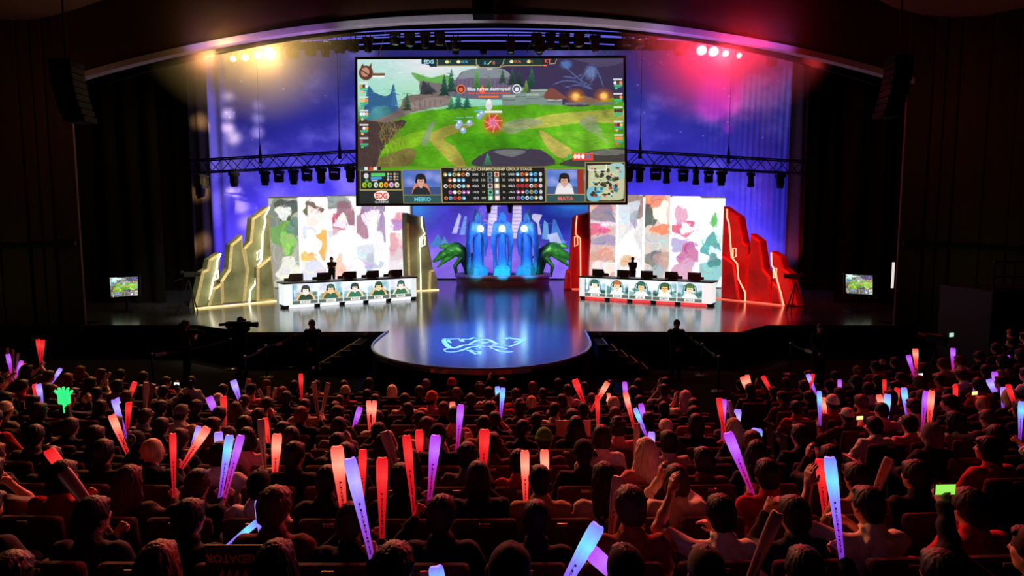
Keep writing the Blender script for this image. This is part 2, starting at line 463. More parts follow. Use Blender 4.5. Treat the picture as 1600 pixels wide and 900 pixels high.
    for k in range(7):
        a = k * .9; c.curve([(800 + 14 * math.cos(a), 398 + 14 * math.sin(a)), (800 + 34 * math.cos(a + .5), 398 + 34 * math.sin(a + .5)), (800 + 54 * math.cos(a + .7), 398 + 54 * math.sin(a + .7))], 6, (255, 170, 90), .9)
    c.ell((775, 300), (20, 30), (220, 214, 220)); c.ell((775, 278), (12, 13), (245, 240, 245)); c.rect(750, 330, 850, 342, (240, 240, 240)); c.rect(690, 332, 750, 337, (90, 190, 220))
    # banner
    c.rect(654, 229, 892, 236, (236, 90, 60)); c.rect(715, 247, 830, 257, (240, 120, 50)); c.blob([(720, 225), (736, 190), (752, 226)], (240, 110, 70))
    c.text('Blue turret destroyed!', 774, 211, 24, (255, 252, 250), 1, 244)
    for x, c0, c1 in ((615, (232, 122, 84), (120, 40, 30)), (932, (236, 240, 244), (70, 90, 110))):
        c.ell((x, 209), 26, c0, 1, .08); c.ell((x, 209), 20, c1, 1, .08); c.ell((x, 212), (11, 12), c0, 1, .2); c.line([(x - 10, 205), (x + 10, 205)], 6, c0)
    c.rect(1240, 570, 1356, 612, (226, 70, 54)); c.rect(1240, 570, 1356, 574, (250, 150, 120))
    for x, col in ((1220, (70, 170, 110)), (1255, (250, 230, 220)), (1275, (250, 230, 220)), (1298, (255, 255, 255)), (1328, (90, 120, 180))): c.ell((x, 590), (9, 14), col)
    # top bar
    dk = (36, 58, 58); gold = (176, 156, 98)
    c.poly([(390, 42), (478, 42), (478, 84), (440, 84), (430, 72), (390, 68)], (26, 56, 66)); c.text('EDG', 432, 57, 22, (190, 240, 250))
    c.rect(480, 42, 700, 80, dk); c.poly([(690, 42), (860, 42), (850, 76), (835, 88), (720, 88), (700, 76)], (30, 54, 56)); c.rect(860, 42, 1080, 80, dk)
    c.line([(480, 80), (690, 80), (715, 90), (835, 90), (862, 80), (1075, 80)], 5, gold); c.line([(700, 42), (700, 70), (722, 88)], 5, gold); c.line([(858, 42), (852, 70), (832, 88)], 5, gold); c.line([(480, 44), (480, 80)], 4, gold)
    c.poly([(1070, 42), (1152, 42), (1146, 68), (1110, 70), (1075, 82)], (44, 40, 54)); c.text('KT', 1106, 56, 22, (240, 110, 84)); c.line([(1112, 72), (1146, 70), (1154, 44)], 4, gold)
    c.rect(1078, 76, 1100, 84, (240, 110, 84)); c.text('6', 750, 64, 20, (90, 200, 240)); c.text('8', 800, 64, 20, (240, 110, 84)); c.line([(765, 74), (785, 54)], 5, (240, 220, 150))
    for x, col in ((535, (240, 220, 130)), (600, (240, 230, 160)), (900, (240, 230, 160)), (998, (240, 220, 130))): c.ell((x, 58), (11, 9), col)
    c.text('1', 552, 58, 14, (120, 200, 230)); c.text('33.7k', 634, 58, 14, (110, 200, 230)); c.text('37.9k', 935, 58, 14, (240, 110, 90)); c.text('3', 1016, 58, 14, (240, 110, 90)); c.text('24:02', 776, 98, 10, (250, 250, 250))
    # side columns
    rng = random.Random(4)
    for x0, sg in ((40, 1), (1476, -1)):
        for i, y in enumerate((190, 270, 345, 425, 500)):
            if sg < 0: y -= 12
            c.rect(x0 - 2, y - 24, x0 + 48, y - 14, (230, 232, 226), .9)
            for k in range(3): c.ell((x0 + 8 + k * 16, y), (9, 10), rng.choice([(240, 240, 250), (236, 150, 90), (80, 60, 50), (240, 190, 130), (200, 60, 120)]))
            c.rect(x0 + 2, y + 10, x0 + 48, y + 20, (70, 190, 120)); c.rect(x0 + 6, y + 22, x0 + 40, y + 28, (80, 140, 220))
            c.ell((x0 + 14, y + 30), (8, 8), rng.choice([(80, 190, 90), (230, 120, 60), (240, 200, 90)]))
    c.ell((76, 116), (40, 40), (98, 58, 44)); c.ell((72, 112), (24, 26), (190, 142, 118)); c.line([(48, 100), (104, 136)], 6, (84, 44, 34)); c.poly([(46, 84), (60, 64), (66, 90)], (98, 58, 44)); c.poly([(94, 82), (108, 60), (108, 96)], (98, 58, 44))
    c.rect(112, 118, 182, 132, (120, 90, 60)); c.rect(114, 132, 180, 142, (250, 246, 240))
    # lower panels
    c.rect(20, 664, 1540, 860, (30, 34, 34))
    pn = (34, 40, 40)
    for i, x in enumerate((42, 64, 92, 116, 140)): c.rect(x, 644, x + 20, 664, ((40, 80, 90), (230, 230, 230), (210, 70, 60), (240, 230, 230), (40, 44, 48))[i])
    def panel(x0, y0, x1, y1, col=pn): c.rect(x0, y0, x1, y1, gold); c.rect(x0 + 4, y0 + 4, x1 - 4, y1 - 4, col)
    panel(38, 662, 280, 774); c.rect(38, 774, 280, 852, (40, 46, 46)); c.line([(36, 776), (280, 776)], 4, gold)
    c.ell((74, 694), (14, 16), (220, 214, 214)); c.ell((78, 722), (10, 10), (90, 170, 110)); c.rect(102, 678, 184, 697, (90, 208, 110)); c.rect(100, 700, 164, 714, (80, 160, 226)); c.rect(104, 716, 140, 724, (200, 196, 226))
    for k in range(6): c.ell((200 + (k % 2) * 38, 684 + (k // 2) * 16), (7, 7), ((230, 190, 110), (200, 180, 130), (120, 170, 220), (210, 170, 120), (240, 200, 190), (200, 150, 100))[k]); c.text(('88', '61', '45', '92', '30', '54')[k], 216 + (k % 2) * 38, 684 + (k // 2) * 16, 9, (240, 240, 240))
    for x, col in ((64, (170, 206, 40)), (94, (140, 190, 70)), (130, (210, 230, 214)), (160, (224, 206, 70)), (188, (240, 150, 50)), (219, (236, 180, 236)), (250, (230, 220, 190))): c.ell((x, 746), (13, 16), col); c.ell((x + 2, 748), (5, 7), tuple(int(q * .5) for q in col))
    c.blob([(118, 800), (150, 780), (190, 784), (204, 810), (184, 834), (134, 832)], (250, 236, 232)); c.text('EDG', 160, 808, 36, (226, 66, 44), 1, 66); c.text('GAMES', 160, 844, 11, (240, 240, 240), 1, 78)
    for x0, x1, nm, tc, bg, jersey in ((282, 500, 'MEIKO', (110, 214, 236), (96, 120, 200), (40, 46, 52)), (1088, 1306, 'MATA', (240, 110, 90), (110, 140, 216), (236, 232, 236))):
        panel(x0, 658, x1, 852, (46, 82, 82)); c.rect(x0 + 6, 664, x1 - 6, 804, bg); cx = (x0 + x1) / 2
        for k in range(8): c.ell((x0 + 20 + k * 26, 690 + (k * 37) % 60), (26, 22), (170, 170, 236) if k % 2 else (70, 110, 190), .6, 1.0)
        c.rect(x0 + 6, 760, x1 - 6, 804, (30, 44, 66), .5)
        if nm == 'MATA': c.rect(x1 - 42, 664, x1 - 6, 804, (156, 52, 40))
        person_face(c, cx - 6, 722, .92, (40, 34, 34), (224, 168, 148), jersey, (232, 130, 84) if nm == 'MEIKO' else (220, 214, 220))
        c.rect(x0 + 4, 804, x1 - 4, 850, (52, 88, 86)); c.line([(x0, 805), (x1, 805)], 4, gold); c.text(nm, cx, 829, 24, tc)
    panel(500, 646, 1086, 852, (30, 32, 32)); c.text('2018 WORLD CHAMPIONSHIP GROUP STAGE', 790, 660, 17, (240, 226, 170), 1, 440)
    for r, y in enumerate((689, 721, 755, 790, 824)):
        for sg in (0, 1):
            x = 524 if not sg else 930
            for k in range(6):
                if rng.random() < .85: c.ell((x + k * 25, y), (11, 11), rng.choice([(230, 236, 240), (222, 110, 60), (90, 180, 226), (210, 50, 50), (200, 170, 100), (180, 90, 180)])); c.ell((x + k * 25 + 2, y + 2), (5, 5), rng.choice([(80, 70, 70), (250, 250, 250)]))
            c.text(rng.choice(['2/0/3', '0/2/2', '3/0/5', '1/1/2']), 692 if not sg else 894, y, 13, (244, 244, 244)); c.text(rng.choice(['138', '77', '156', '21']), 736 if not sg else 850, y, 13, (240, 236, 190))
        for x in (774, 812): c.rect(x - 14, y - 14, x + 14, y + 14, rng.choice([(220, 190, 190), (120, 150, 150), (170, 90, 110), (100, 200, 150), (230, 190, 140)])); c.ell((x, y), (8, 10), rng.choice([(250, 240, 236), (60, 50, 70), (150, 60, 80)]))
        c.ell((1058, y), (9, 12), (206, 206, 206))
    # map
    panel(1308, 622, 1532, 852, (52, 44, 40)); c.blob([(1330, 660), (1350, 640), (1500, 640), (1524, 660), (1524, 800), (1500, 838), (1340, 836), (1326, 810)], (196, 202, 160))
    c.blob([(1324, 770), (1390, 770), (1390, 838), (1324, 838)], (124, 190, 206)); c.blob([(1450, 636), (1524, 636), (1524, 720), (1480, 690)], (156, 204, 200))
    for k in range(60):
        x = 1345 + rng.random() * 150; y = 655 + rng.random() * 160
        c.ell((x, y), (6 + rng.random() * 9, 5 + rng.random() * 8), rng.choice([(70, 70, 50), (90, 86, 60), (50, 56, 48), (30, 130, 170), (60, 50, 44), (210, 214, 170)]))
    for k in range(14): c.ell((1340 + rng.random() * 170, 650 + rng.random() * 170), 6, rng.choice([(40, 160, 210), (226, 110, 90), (230, 60, 70), (240, 240, 240)]))
    c.line([(1326, 640), (1326, 668), (1428, 668), (1428, 636)], 5, (250, 250, 250))
    return c.a

def paint_abstract(seed, cols, base, w=150, h=460):
    """free brushwork in pale colours: stand-in for a painted panel"""
    c = Canvas(w, h, base); rng = random.Random(seed); c.frame(0, 0, 100, 300)
    n = fbm(h, w, 4, 4, seed)[..., None]
    c.a = c.a * (0.9 + .2 * n)
    for col, (x, y), (rx, ry), al in cols:
        ang = rng.random() * 6
        pts = []
        for k in range(9):
            a = k / 9 * 2 * PI; q = 1 + .3 * math.sin(3 * a + ang) + rng.uniform(-.12, .12)
            pts.append((x + rx * q * math.cos(a), y + ry * q * math.sin(a)))
        c.blob(pts, col, al)
        for k in range(5):
            a0 = rng.random() * 6; dk = tuple(int(max(0, min(255, v + rng.choice((-34, 26, 40))))) for v in col)
            p = [(x + rx * r_ * math.cos(a0 + r_ * 1.3), y + ry * r_ * math.sin(a0 + r_ * 1.3)) for r_ in (.1, .45, .8, 1.05)]
            c.curve(p, rng.uniform(2, 6), dk, .55)
    strokes(c, 420, seed, (0, 0, 100, 300), (3, 9), (1, 2.6), .10, .5, 1.1); strokes(c, 160, seed + 50, (0, 0, 100, 300), (4, 14), (1, 3), .10, .5, 2.2)
    soften(c, 3)
    return np.clip(c.a, 0, 1)

def paint_desk(name, hair, skin, shirt, arms, seed, strip=0):
    c = Canvas(150, 140, (226, 234, 240)); c.frame(0, 0, 150, 140); rng = random.Random(seed)
    for k in range(9): c.ell((rng.random() * 150, rng.random() * 110), (10 + rng.random() * 26, 8 + rng.random() * 22), rng.choice([(190, 206, 226), (236, 240, 246), (150, 186, 206), (110, 160, 170), (206, 200, 226)]), .7, 1.0)
    c.rect(0, 88, 150, 118, (70, 120, 116), .5)
    if strip: c.rect(0, 10, 6, 110, (20, 70, 60)); c.rect(0, 0, 4, 110, (60, 130, 200))
    x = 75 + rng.uniform(-6, 6)
    for k in range(7): c.ell((rng.random() * 150, 70 + rng.random() * 45), (8 + rng.random() * 16, 8 + rng.random() * 12), rng.choice([(40, 96, 84), (30, 70, 66), (120, 176, 176)]), .75, .9)
    if seed < 20:        # elbows out, hands near the face
        c.blob([(x - 40, 116), (x - 34, 84), (x - 14, 72), (x + 14, 72), (x + 34, 84), (x + 40, 116)], shirt)
        for s in (-1, 1):
            c.curve([(x + s * 56, 118), (x + s * 44, 88), (x + s * 26, 66), (x + s * 14, 70)], 15, tuple(int(q * .8) for q in arms)); c.curve([(x + s * 55, 116), (x + s * 42, 86), (x + s * 25, 64), (x + s * 14, 68)], 8, arms)
        person_face(c, x, 44, .80, hair, skin, shirt)
        for s in (-1, 1): c.ell((x + s * 13, 68), (8, 7), skin)
    else:
        person_face(c, x, 46, .92, hair, skin, shirt)
        for s in (-1, 1): c.curve([(x + s * 30, 20), (x + s * 40, 50), (x + s * 44, 96)], 7, (36, 110, 92), .8)
    strokes(c, 320, seed, (0, 0, 150, 118), (2, 7), (1, 2.5), .16, .5, 1.0); soften(c, 1)
    c.rect(0, 115, 150, 140, (92, 104, 96)); c.rect(0, 113, 150, 116, (210, 220, 216)); c.rect(44, 118, 106, 137, (240, 238, 228)); c.text(name, 75, 127.5, 12, (70, 74, 70), 1, 46)
    return c.a

def paint_centre():
    """night city with pale towers under a violet haze"""
    c = Canvas(700, 300); c.frame(640, 316, 922, 440)
    c.grad([(0, (70, 60, 190)), (.35, (92, 72, 206)), (.7, (136, 104, 232)), (1, (120, 96, 226))])
    c.ell((655, 325), (30, 26), (60, 150, 236), .9, 1.3); c.ell((870, 345), (50, 46), (24, 40, 150), .95, 1.2); c.ell((905, 322), (40, 16), (40, 130, 210), .8, 1.3); c.ell((700, 345), (36, 40), (60, 50, 186), .6, 1.3)
    for a, col in (([(706, 368), (717, 335), (721, 339), (714, 368)], (196, 200, 250)), ([(718, 370), (726, 340), (730, 340), (727, 370)], (120, 160, 240)), ([(671, 388), (684, 368), (696, 388)], (70, 130, 200)), ([(688, 388), (694, 372), (704, 388)], (100, 150, 220)),
                   ([(762, 372), (765, 322), (778, 322), (776, 372)], (214, 206, 246)), ([(800, 376), (803, 318), (816, 318), (817, 376)], (226, 214, 246)), ([(748, 330), (752, 322), (760, 322), (758, 372), (750, 372)], (110, 90, 214)),
                   ([(829, 340), (836, 336), (849, 338), (844, 350), (848, 370), (836, 370), (838, 350)], (206, 200, 240)), ([(848, 376), (852, 346), (858, 352), (860, 378)], (110, 170, 230)), ([(862, 378), (866, 345), (870, 346), (886, 386)], (70, 130, 220)), ([(856, 370), (872, 366), (880, 384), (862, 384)], (190, 206, 246))):
        c.poly(a, col)
    for y in range(324, 372, 6):
        c.line([(764, y), (777, y)], 1.6, (150, 120, 210), .7); c.line([(802, y), (816, y)], 1.6, (160, 110, 180), .7)
    c.blob([(660, 396), (700, 388), (760, 394), (830, 388), (900, 394), (922, 400), (922, 440), (640, 440), (640, 400)], (140, 104, 234), .75)
    for k in range(26): c.ell((650 + (k * 61) % 260, 400 + (k * 29) % 34), (16, 5), (170, 140, 246) if k % 2 else (110, 84, 220), .4, 1.2)
    strokes(c, 260, 8, (640, 316, 922, 440), (3, 12), (.8, 2.4), .14, .5)
    c.noise(.2, 9, 2); soften(c, 2)
    return np.clip(c.a, 0, 1)

def paint_backdrop():
    """printed sky: deep blue above, violet below, clouds and stars"""
    w, h = 1200, 560
    c = Canvas(w, h); c.grad([(0, (122, 122, 142)), (.28, (92, 98, 176)), (.6, (118, 112, 206)), (1, (150, 132, 220))])
    n = fbm(h, w, 7, 6, 11); n2 = fbm(h, w, 13, 5, 23)
    m = np.clip((n - .47) * 6.5, 0, 1) * np.clip((n2 - .36) * 4.5, 0, 1)
    c.a += (np.array([224, 218, 250]) / 255 - c.a) * (m * .85)[..., None]
    d = np.clip((.47 - n) * 7, 0, 1); c.a += (np.array([74, 80, 160]) / 255 - c.a) * (d * .6)[..., None]
    rng = random.Random(9)
    for k in range(150): c.ell((rng.random() * w, rng.random() * h * .7), rng.choice((.9, 1.2, 1.9)), (230, 230, 255), .8, .8)
    return np.clip(c.a, 0, 1)
# ------------------------------------------------------------------ blended solids (smooth union field -> surface net)
class Solid:
    def __init__(s): s.p = []
    def ell(s, c, r, k=0.02, R=None, op=1):
        s.p.append(('e', np.array(c, float), np.array(r, float), k, None if R is None else np.array(R, float), op)); return s
    def cone(s, a, b, ra, rb, k=0.02, op=1):
        s.p.append(('c', np.array(a, float), np.array(b, float), ra, rb, k, op)); return s
    def chain(s, pts, rs, k=0.02):
        for i in range(len(pts) - 1): s.cone(pts[i], pts[i + 1], rs[i], rs[i + 1], k)
        return s
    def box(s, c, h, r=0.01, k=0.02, R=None, op=1):
        s.p.append(('b', np.array(c, float), np.array(h, float), r, k, None if R is None else np.array(R, float), op)); return s
    def bbox(s, p):
        if p[0] == 'e': r = p[2].max() if p[4] is not None else p[2]; return p[1] - r, p[1] + r
        if p[0] == 'c':
            r = max(p[3], p[4]); return np.minimum(p[1], p[2]) - r, np.maximum(p[1], p[2]) + r
        r = np.linalg.norm(p[2]) if p[5] is not None else p[2]; return p[1] - r - p[3], p[1] + r + p[3]
    def mesh(s, vox, disp=None):
        lo = np.array([1e9] * 3); hi = -lo
        for p in s.p:
            if p[-1] > 0: a, b = s.bbox(p); lo = np.minimum(lo, a); hi = np.maximum(hi, b)
        lo -= vox * 2.5; hi += vox * 2.5
        n = np.ceil((hi - lo) / vox).astype(int) + 1
        f = np.full(n, 0.2, np.float32)
        ax = [lo[i] + vox * np.arange(n[i]) for i in range(3)]
        for p in s.p:
            k = p[3] if p[0] == 'e' else (p[5] if p[0] == 'c' else p[4])
            a, b = s.bbox(p); m = k + vox * 2
            i0 = np.maximum(0, np.floor((a - m - lo) / vox).astype(int)); i1 = np.minimum(n, np.ceil((b + m - lo) / vox).astype(int) + 1)
            if (i1 <= i0).any(): continue
            X = ax[0][i0[0]:i1[0], None, None]; Y = ax[1][None, i0[1]:i1[1], None]; Z = ax[2][None, None, i0[2]:i1[2]]
            if p[0] == 'c':
                A, B = p[1], p[2]; d = B - A; L2 = max(d @ d, 1e-9)
                t = np.clip(((X - A[0]) * d[0] + (Y - A[1]) * d[1] + (Z - A[2]) * d[2]) / L2, 0, 1)
                D = np.sqrt((X - A[0] - t * d[0]) ** 2 + (Y - A[1] - t * d[1]) ** 2 + (Z - A[2] - t * d[2]) ** 2) - (p[3] + t * (p[4] - p[3]))
            else:
                R = p[4] if p[0] == 'e' else p[5]
                x, y, z = X - p[1][0], Y - p[1][1], Z - p[1][2]
                if R is not None:
                    x, y, z = (R[0][0] * x + R[1][0] * y + R[2][0] * z, R[0][1] * x + R[1][1] * y + R[2][1] * z, R[0][2] * x + R[1][2] * y + R[2][2] * z)
                if p[0] == 'e':
                    r = p[2]
                    k0 = np.sqrt((x / r[0]) ** 2 + (y / r[1]) ** 2 + (z / r[2]) ** 2); k1 = np.sqrt((x / r[0] ** 2) ** 2 + (y / r[1] ** 2) ** 2 + (z / r[2] ** 2) ** 2)
                    D = k0 * (k0 - 1) / np.maximum(k1, 1e-6)
                else:
                    h = p[2]
                    qx, qy, qz = np.abs(x) - h[0], np.abs(y) - h[1], np.abs(z) - h[2]
                    D = np.sqrt(np.maximum(qx, 0) ** 2 + np.maximum(qy, 0) ** 2 + np.maximum(qz, 0) ** 2) + np.minimum(np.maximum(qx, np.maximum(qy, qz)), 0) - p[3]
            sl = (slice(i0[0], i1[0]), slice(i0[1], i1[1]), slice(i0[2], i1[2]))
            F_ = f[sl]
            if p[-1] > 0:
                h = np.clip(.5 + .5 * (F_ - D) / k, 0, 1); f[sl] = F_ * (1 - h) + D * h - k * h * (1 - h)
            else:
                D = -D; h = np.clip(.5 - .5 * (F_ - D) / k, 0, 1); f[sl] = F_ * (1 - h) + D * h + k * h * (1 - h)
        return surface_net(f, lo, vox)

def surface_net(f, lo, vox):
    s = f < 0
    nx, ny, nz = f.shape
    corners = [(i, j, k) for i in (0, 1) for j in (0, 1) for k in (0, 1)]
    cnt = sum(s[i:nx - 1 + i, j:ny - 1 + j, k:nz - 1 + k].astype(np.int8) for i, j, k in corners)
    mix = (cnt > 0) & (cnt < 8)
    idx = np.argwhere(mix)
    vid = np.full(mix.shape, -1, np.int64); vid[mix] = np.arange(len(idx))
    acc = np.zeros((len(idx), 3)); num = np.zeros(len(idx))
    for a in corners:
        for ax in range(3):
            if a[ax] == 1: continue
            b = list(a); b[ax] = 1
            fa = f[idx[:, 0] + a[0], idx[:, 1] + a[1], idx[:, 2] + a[2]]; fb = f[idx[:, 0] + b[0], idx[:, 1] + b[1], idx[:, 2] + b[2]]
            cr = (fa < 0) != (fb < 0)
            t = np.where(cr, fa / np.where(np.abs(fa - fb) < 1e-9, 1, fa - fb), 0)
            for q in range(3): acc[:, q] += np.where(cr, a[q] + (t if q == ax else 0), 0)
            num += cr
    v = lo + vox * (idx + acc / num[:, None])
    fs = []
    for ax in range(3):
        u, w = (ax + 1) % 3, (ax + 2) % 3
        sh = [nx, ny, nz]; sh[ax] -= 1
        sl0 = [slice(0, n) for n in f.shape]; sl1 = [slice(0, n) for n in f.shape]
        sl0[ax] = slice(0, -1); sl1[ax] = slice(1, None)
        e = s[tuple(sl0)] != s[tuple(sl1)]
        for q in (u, w):
            z = [slice(None)] * 3; z[q] = 0; e[tuple(z)] = False; z[q] = -1; e[tuple(z)] = False
        E = np.argwhere(e)
        if not len(E): continue
        ins = s[tuple(E.T)]
        def V(du, dw):
            P = E.copy(); P[:, u] += du; P[:, w] += dw; return vid[tuple(P.T)]
        Q = np.stack([V(-1, -1), V(0, -1), V(0, 0), V(-1, 0)], 1)
        Q[~ins] = Q[~ins][:, ::-1]
        fs.append(Q)
    fs = np.concatenate(fs); fs = fs[(fs >= 0).all(1)]
    return v, fs

def np_mesh(name, v, fs, midx=None):
    me = bpy.data.meshes.new(name)
    me.vertices.add(len(v)); me.vertices.foreach_set('co', np.asarray(v, np.float32).ravel())
    me.loops.add(len(fs) * 4); me.loops.foreach_set('vertex_index', fs.ravel().astype(np.int32))
    me.polygons.add(len(fs)); me.polygons.foreach_set('loop_start', (np.arange(len(fs)) * 4).astype(np.int32))
    if midx is not None: me.polygons.foreach_set('material_index', midx.astype(np.int32))
    me.polygons.foreach_set('use_smooth', np.ones(len(fs), bool))
    me.update(calc_edges=True)
    return me

# ------------------------------------------------------------------ people
def rotz(a): c, s = math.cos(a), math.sin(a); return np.array([[c, -s, 0], [s, c, 0], [0, 0, 1]])
def rotx(a): c, s = math.cos(a), math.sin(a); return np.array([[1, 0, 0], [0, c, -s], [0, s, c]])

def ik(sh, hand, la, lb, pole):
    sh, hand = np.array(sh, float), np.array(hand, float)
    d = hand - sh; L = np.linalg.norm(d); mx = la + lb - .005
    if L > mx: hand = sh + d / L * mx; d = hand - sh; L = mx
    a = (la * la - lb * lb + L * L) / (2 * L); h = math.sqrt(max(la * la - a * a, 0))
    u = d / L; p = np.array(pole, float); p -= u * (p @ u); p /= max(np.linalg.norm(p), 1e-6)
    return sh + u * a + p * h, hand

UP = .26; FO = .245
def frame_of(fwd, upv):
    f = np.array(fwd, float); f /= np.linalg.norm(f); u = np.array(upv, float); u -= f * (u @ f); u /= max(np.linalg.norm(u), 1e-6)
    return f, u, np.cross(f, u)

def add_hand(S, w, fwd, palm, side, grip, sc=1.0):
    """palm and five fingers from wrist w; fwd: direction of the fingers; palm: direction the palm faces; grip 0 open .. 1 closed"""
    f, p, r = frame_of(fwd, palm)
    r = r * side
    w = np.array(w)
    S.cone(w, w + f * .035, .024, .026, .015)
    for k, (o, ln) in enumerate(((.030, .066), (.010, .075), (-.010, .070), (-.029, .055))):
        kn = w + f * .088 + r * o
        S.cone(w + f * .03 + r * o * .7, kn, .0150, .0125, .012)
        a = .25 + grip * 1.35; d1 = f * math.cos(a) + p * math.sin(a)
        a2 = a + .2 + grip * 1.2; d2 = f * math.cos(a2) + p * math.sin(a2)
        m = kn + d1 * ln * .52
        S.cone(kn, m, .0100, .0092, .004); S.cone(m, m + d2 * ln * .5, .0092, .0072, .004)
    t0 = w + f * .03 + r * .026
    d = f * .62 + r * (.75 - .6 * grip) + p * (.25 + .5 * grip); d /= np.linalg.norm(d)
    m = t0 + d * .045; S.cone(t0, m, .0135, .0112, .006)
    d2 = f * .8 + p * (.2 + .6 * grip) - r * .3 * grip; d2 /= np.linalg.norm(d2); S.cone(m, m + d2 * .032, .0108, .008, .005)

def joints(pose):
    """pose: L, R hand targets; yaw, pitch of head; stand; lean"""
    dz = .50 if pose.get('stand') else 0.0
    lean = pose.get('lean', 0.0)
    J = {}
    J['dz'] = dz
    J['pel'] = np.array([0, 0, .96 if dz else .50]); J['chest'] = np.array([0, -.02 + lean * .3, .75 + dz]); J['neck'] = np.array([0, -.015 + lean * .45, .915 + dz])
    J['head'] = np.array([0, .03 + lean * .6, 1.055 + dz - abs(lean) * .06])
    for s, n in ((-1, 'L'), (1, 'R')):
        J['sh' + n] = np.array([.172 * s, -.02 + lean * .4, .845 + dz])
        hand = pose.get(n)
        if hand is None: hand = (.13 * s, .30, .56) if not dz else (.22 * s, .03, .81)
        pole = pose.get('pole' + n, (.75 * s, -.35, -.75))
        J['el' + n], J['wr' + n] = ik(J['sh' + n], hand, UP, FO, pole)
    return J

def make_body(name, pose, vox):
    J = joints(pose); S = Solid(); dz = J['dz']
    hc = J['head']; R = rotz(pose.get('yaw', 0)) @ rotx(pose.get('pitch', 0))
    H = lambda x, y, z: hc + R @ np.array([x, y, z])
    # torso, hidden under the clothes
    S.ell(J['pel'] + [0, 0, .04], (.14, .095, .13), .05); S.ell(J['chest'] - [0, 0, .02], (.155, .09, .15), .05)
    S.cone(J['chest'] + [0, 0, .03], J['neck'], .07, .058, .05); S.cone(J['shL'] + [.02, 0, .005], J['shR'] - [.02, 0, -.005], .042, .042, .04)
    # neck and head
    S.cone(J['neck'] - [0, 0, .03], H(0, -.022, -.05), .060, .050, .03)
    S.ell(hc + R @ np.array([0, -.012, .022]), (.074, .092, .096), .03, R); S.ell(H(0, .022, -.035), (.060, .066, .082), .03, R)
    S.ell(H(0, .055, -.088), (.030, .030, .022), .025, R)                                # chin
    S.ell(H(0, .076, .026), (.046, .016, .011), .016, R)                                 # brow
    S.cone(H(0, .086, .012), H(0, .106, -.026), .0095, .0145, .012)                      # nose
    for s in (-1, 1):
        S.ell(H(.028 * s, .066, -.022), (.026, .022, .022), .02, R)                      # cheek
        S.ell(H(.030 * s, .092, .008), (.017, .010, .010), .010, R, -1)                  # eye socket
        S.ell(H(.0305 * s, .081, .007), (.013, .0105, .0095), .004, R)                   # eye
        S.ell(H(.077 * s, -.004, -.008), (.011, .022, .034), .006, R)                    # ear
        S.ell(H(.086 * s, .000, -.004), (.006, .012, .018), .006, R, -1)
        S.cone(H(.012 * s, .0855, -.0395), H(.020 * s, .079, -.072), .008, .007, .012)
    S.ell(H(0, .088, -.054), (.024, .011, .0055), .006, R); S.ell(H(0, .086, -.066), (.021, .011, .0065), .006, R)   # lips
    for s, n in ((-1, 'L'), (1, 'R')):
        S.cone(J['sh' + n], J['el' + n], .047, .036, .03); S.cone(J['el' + n], J['el' + n] * .6 + J['wr' + n] * .4, .037, .036, .025); S.cone(J['el' + n] * .6 + J['wr' + n] * .4, J['wr' + n], .036, .0235, .02)
        fw = J['wr' + n] - J['el' + n]; fw /= np.linalg.norm(fw)
        g = pose.get('grip' + n, .45)
        fwd = np.array(pose.get('fwd' + n, fw), float); palm = np.array(pose.get('palm' + n, (-s, .2, -.1) if abs(fw[2]) > .6 else (-.3 * s, .1, -1)), float)
        add_hand(S, J['wr' + n], fwd, palm, s, g)
    v, fs = S.mesh(vox)
    c = v[fs].mean(1); q = (c - hc) @ R
    mi = np.zeros(len(fs), int)
    for s in (-1, 1):
        mi[(((q[:, 0] - .0305 * s) / .015) ** 2 + ((q[:, 2] - .007) / .008) ** 2 < 1) & (q[:, 1] > .06)] = 1
        mi[(((q[:, 0] - .031 * s) / .021) ** 2 + ((q[:, 2] - .031) / .006) ** 2 < 1) & (q[:, 1] > .06)] = 1
    mi[((q[:, 0] / .024) ** 2 + ((q[:, 2] + .060) / .011) ** 2 < 1) & (q[:, 1] > .07)] = 2
    me = np_mesh(name, v, fs, mi)
    return me, J, hc, R

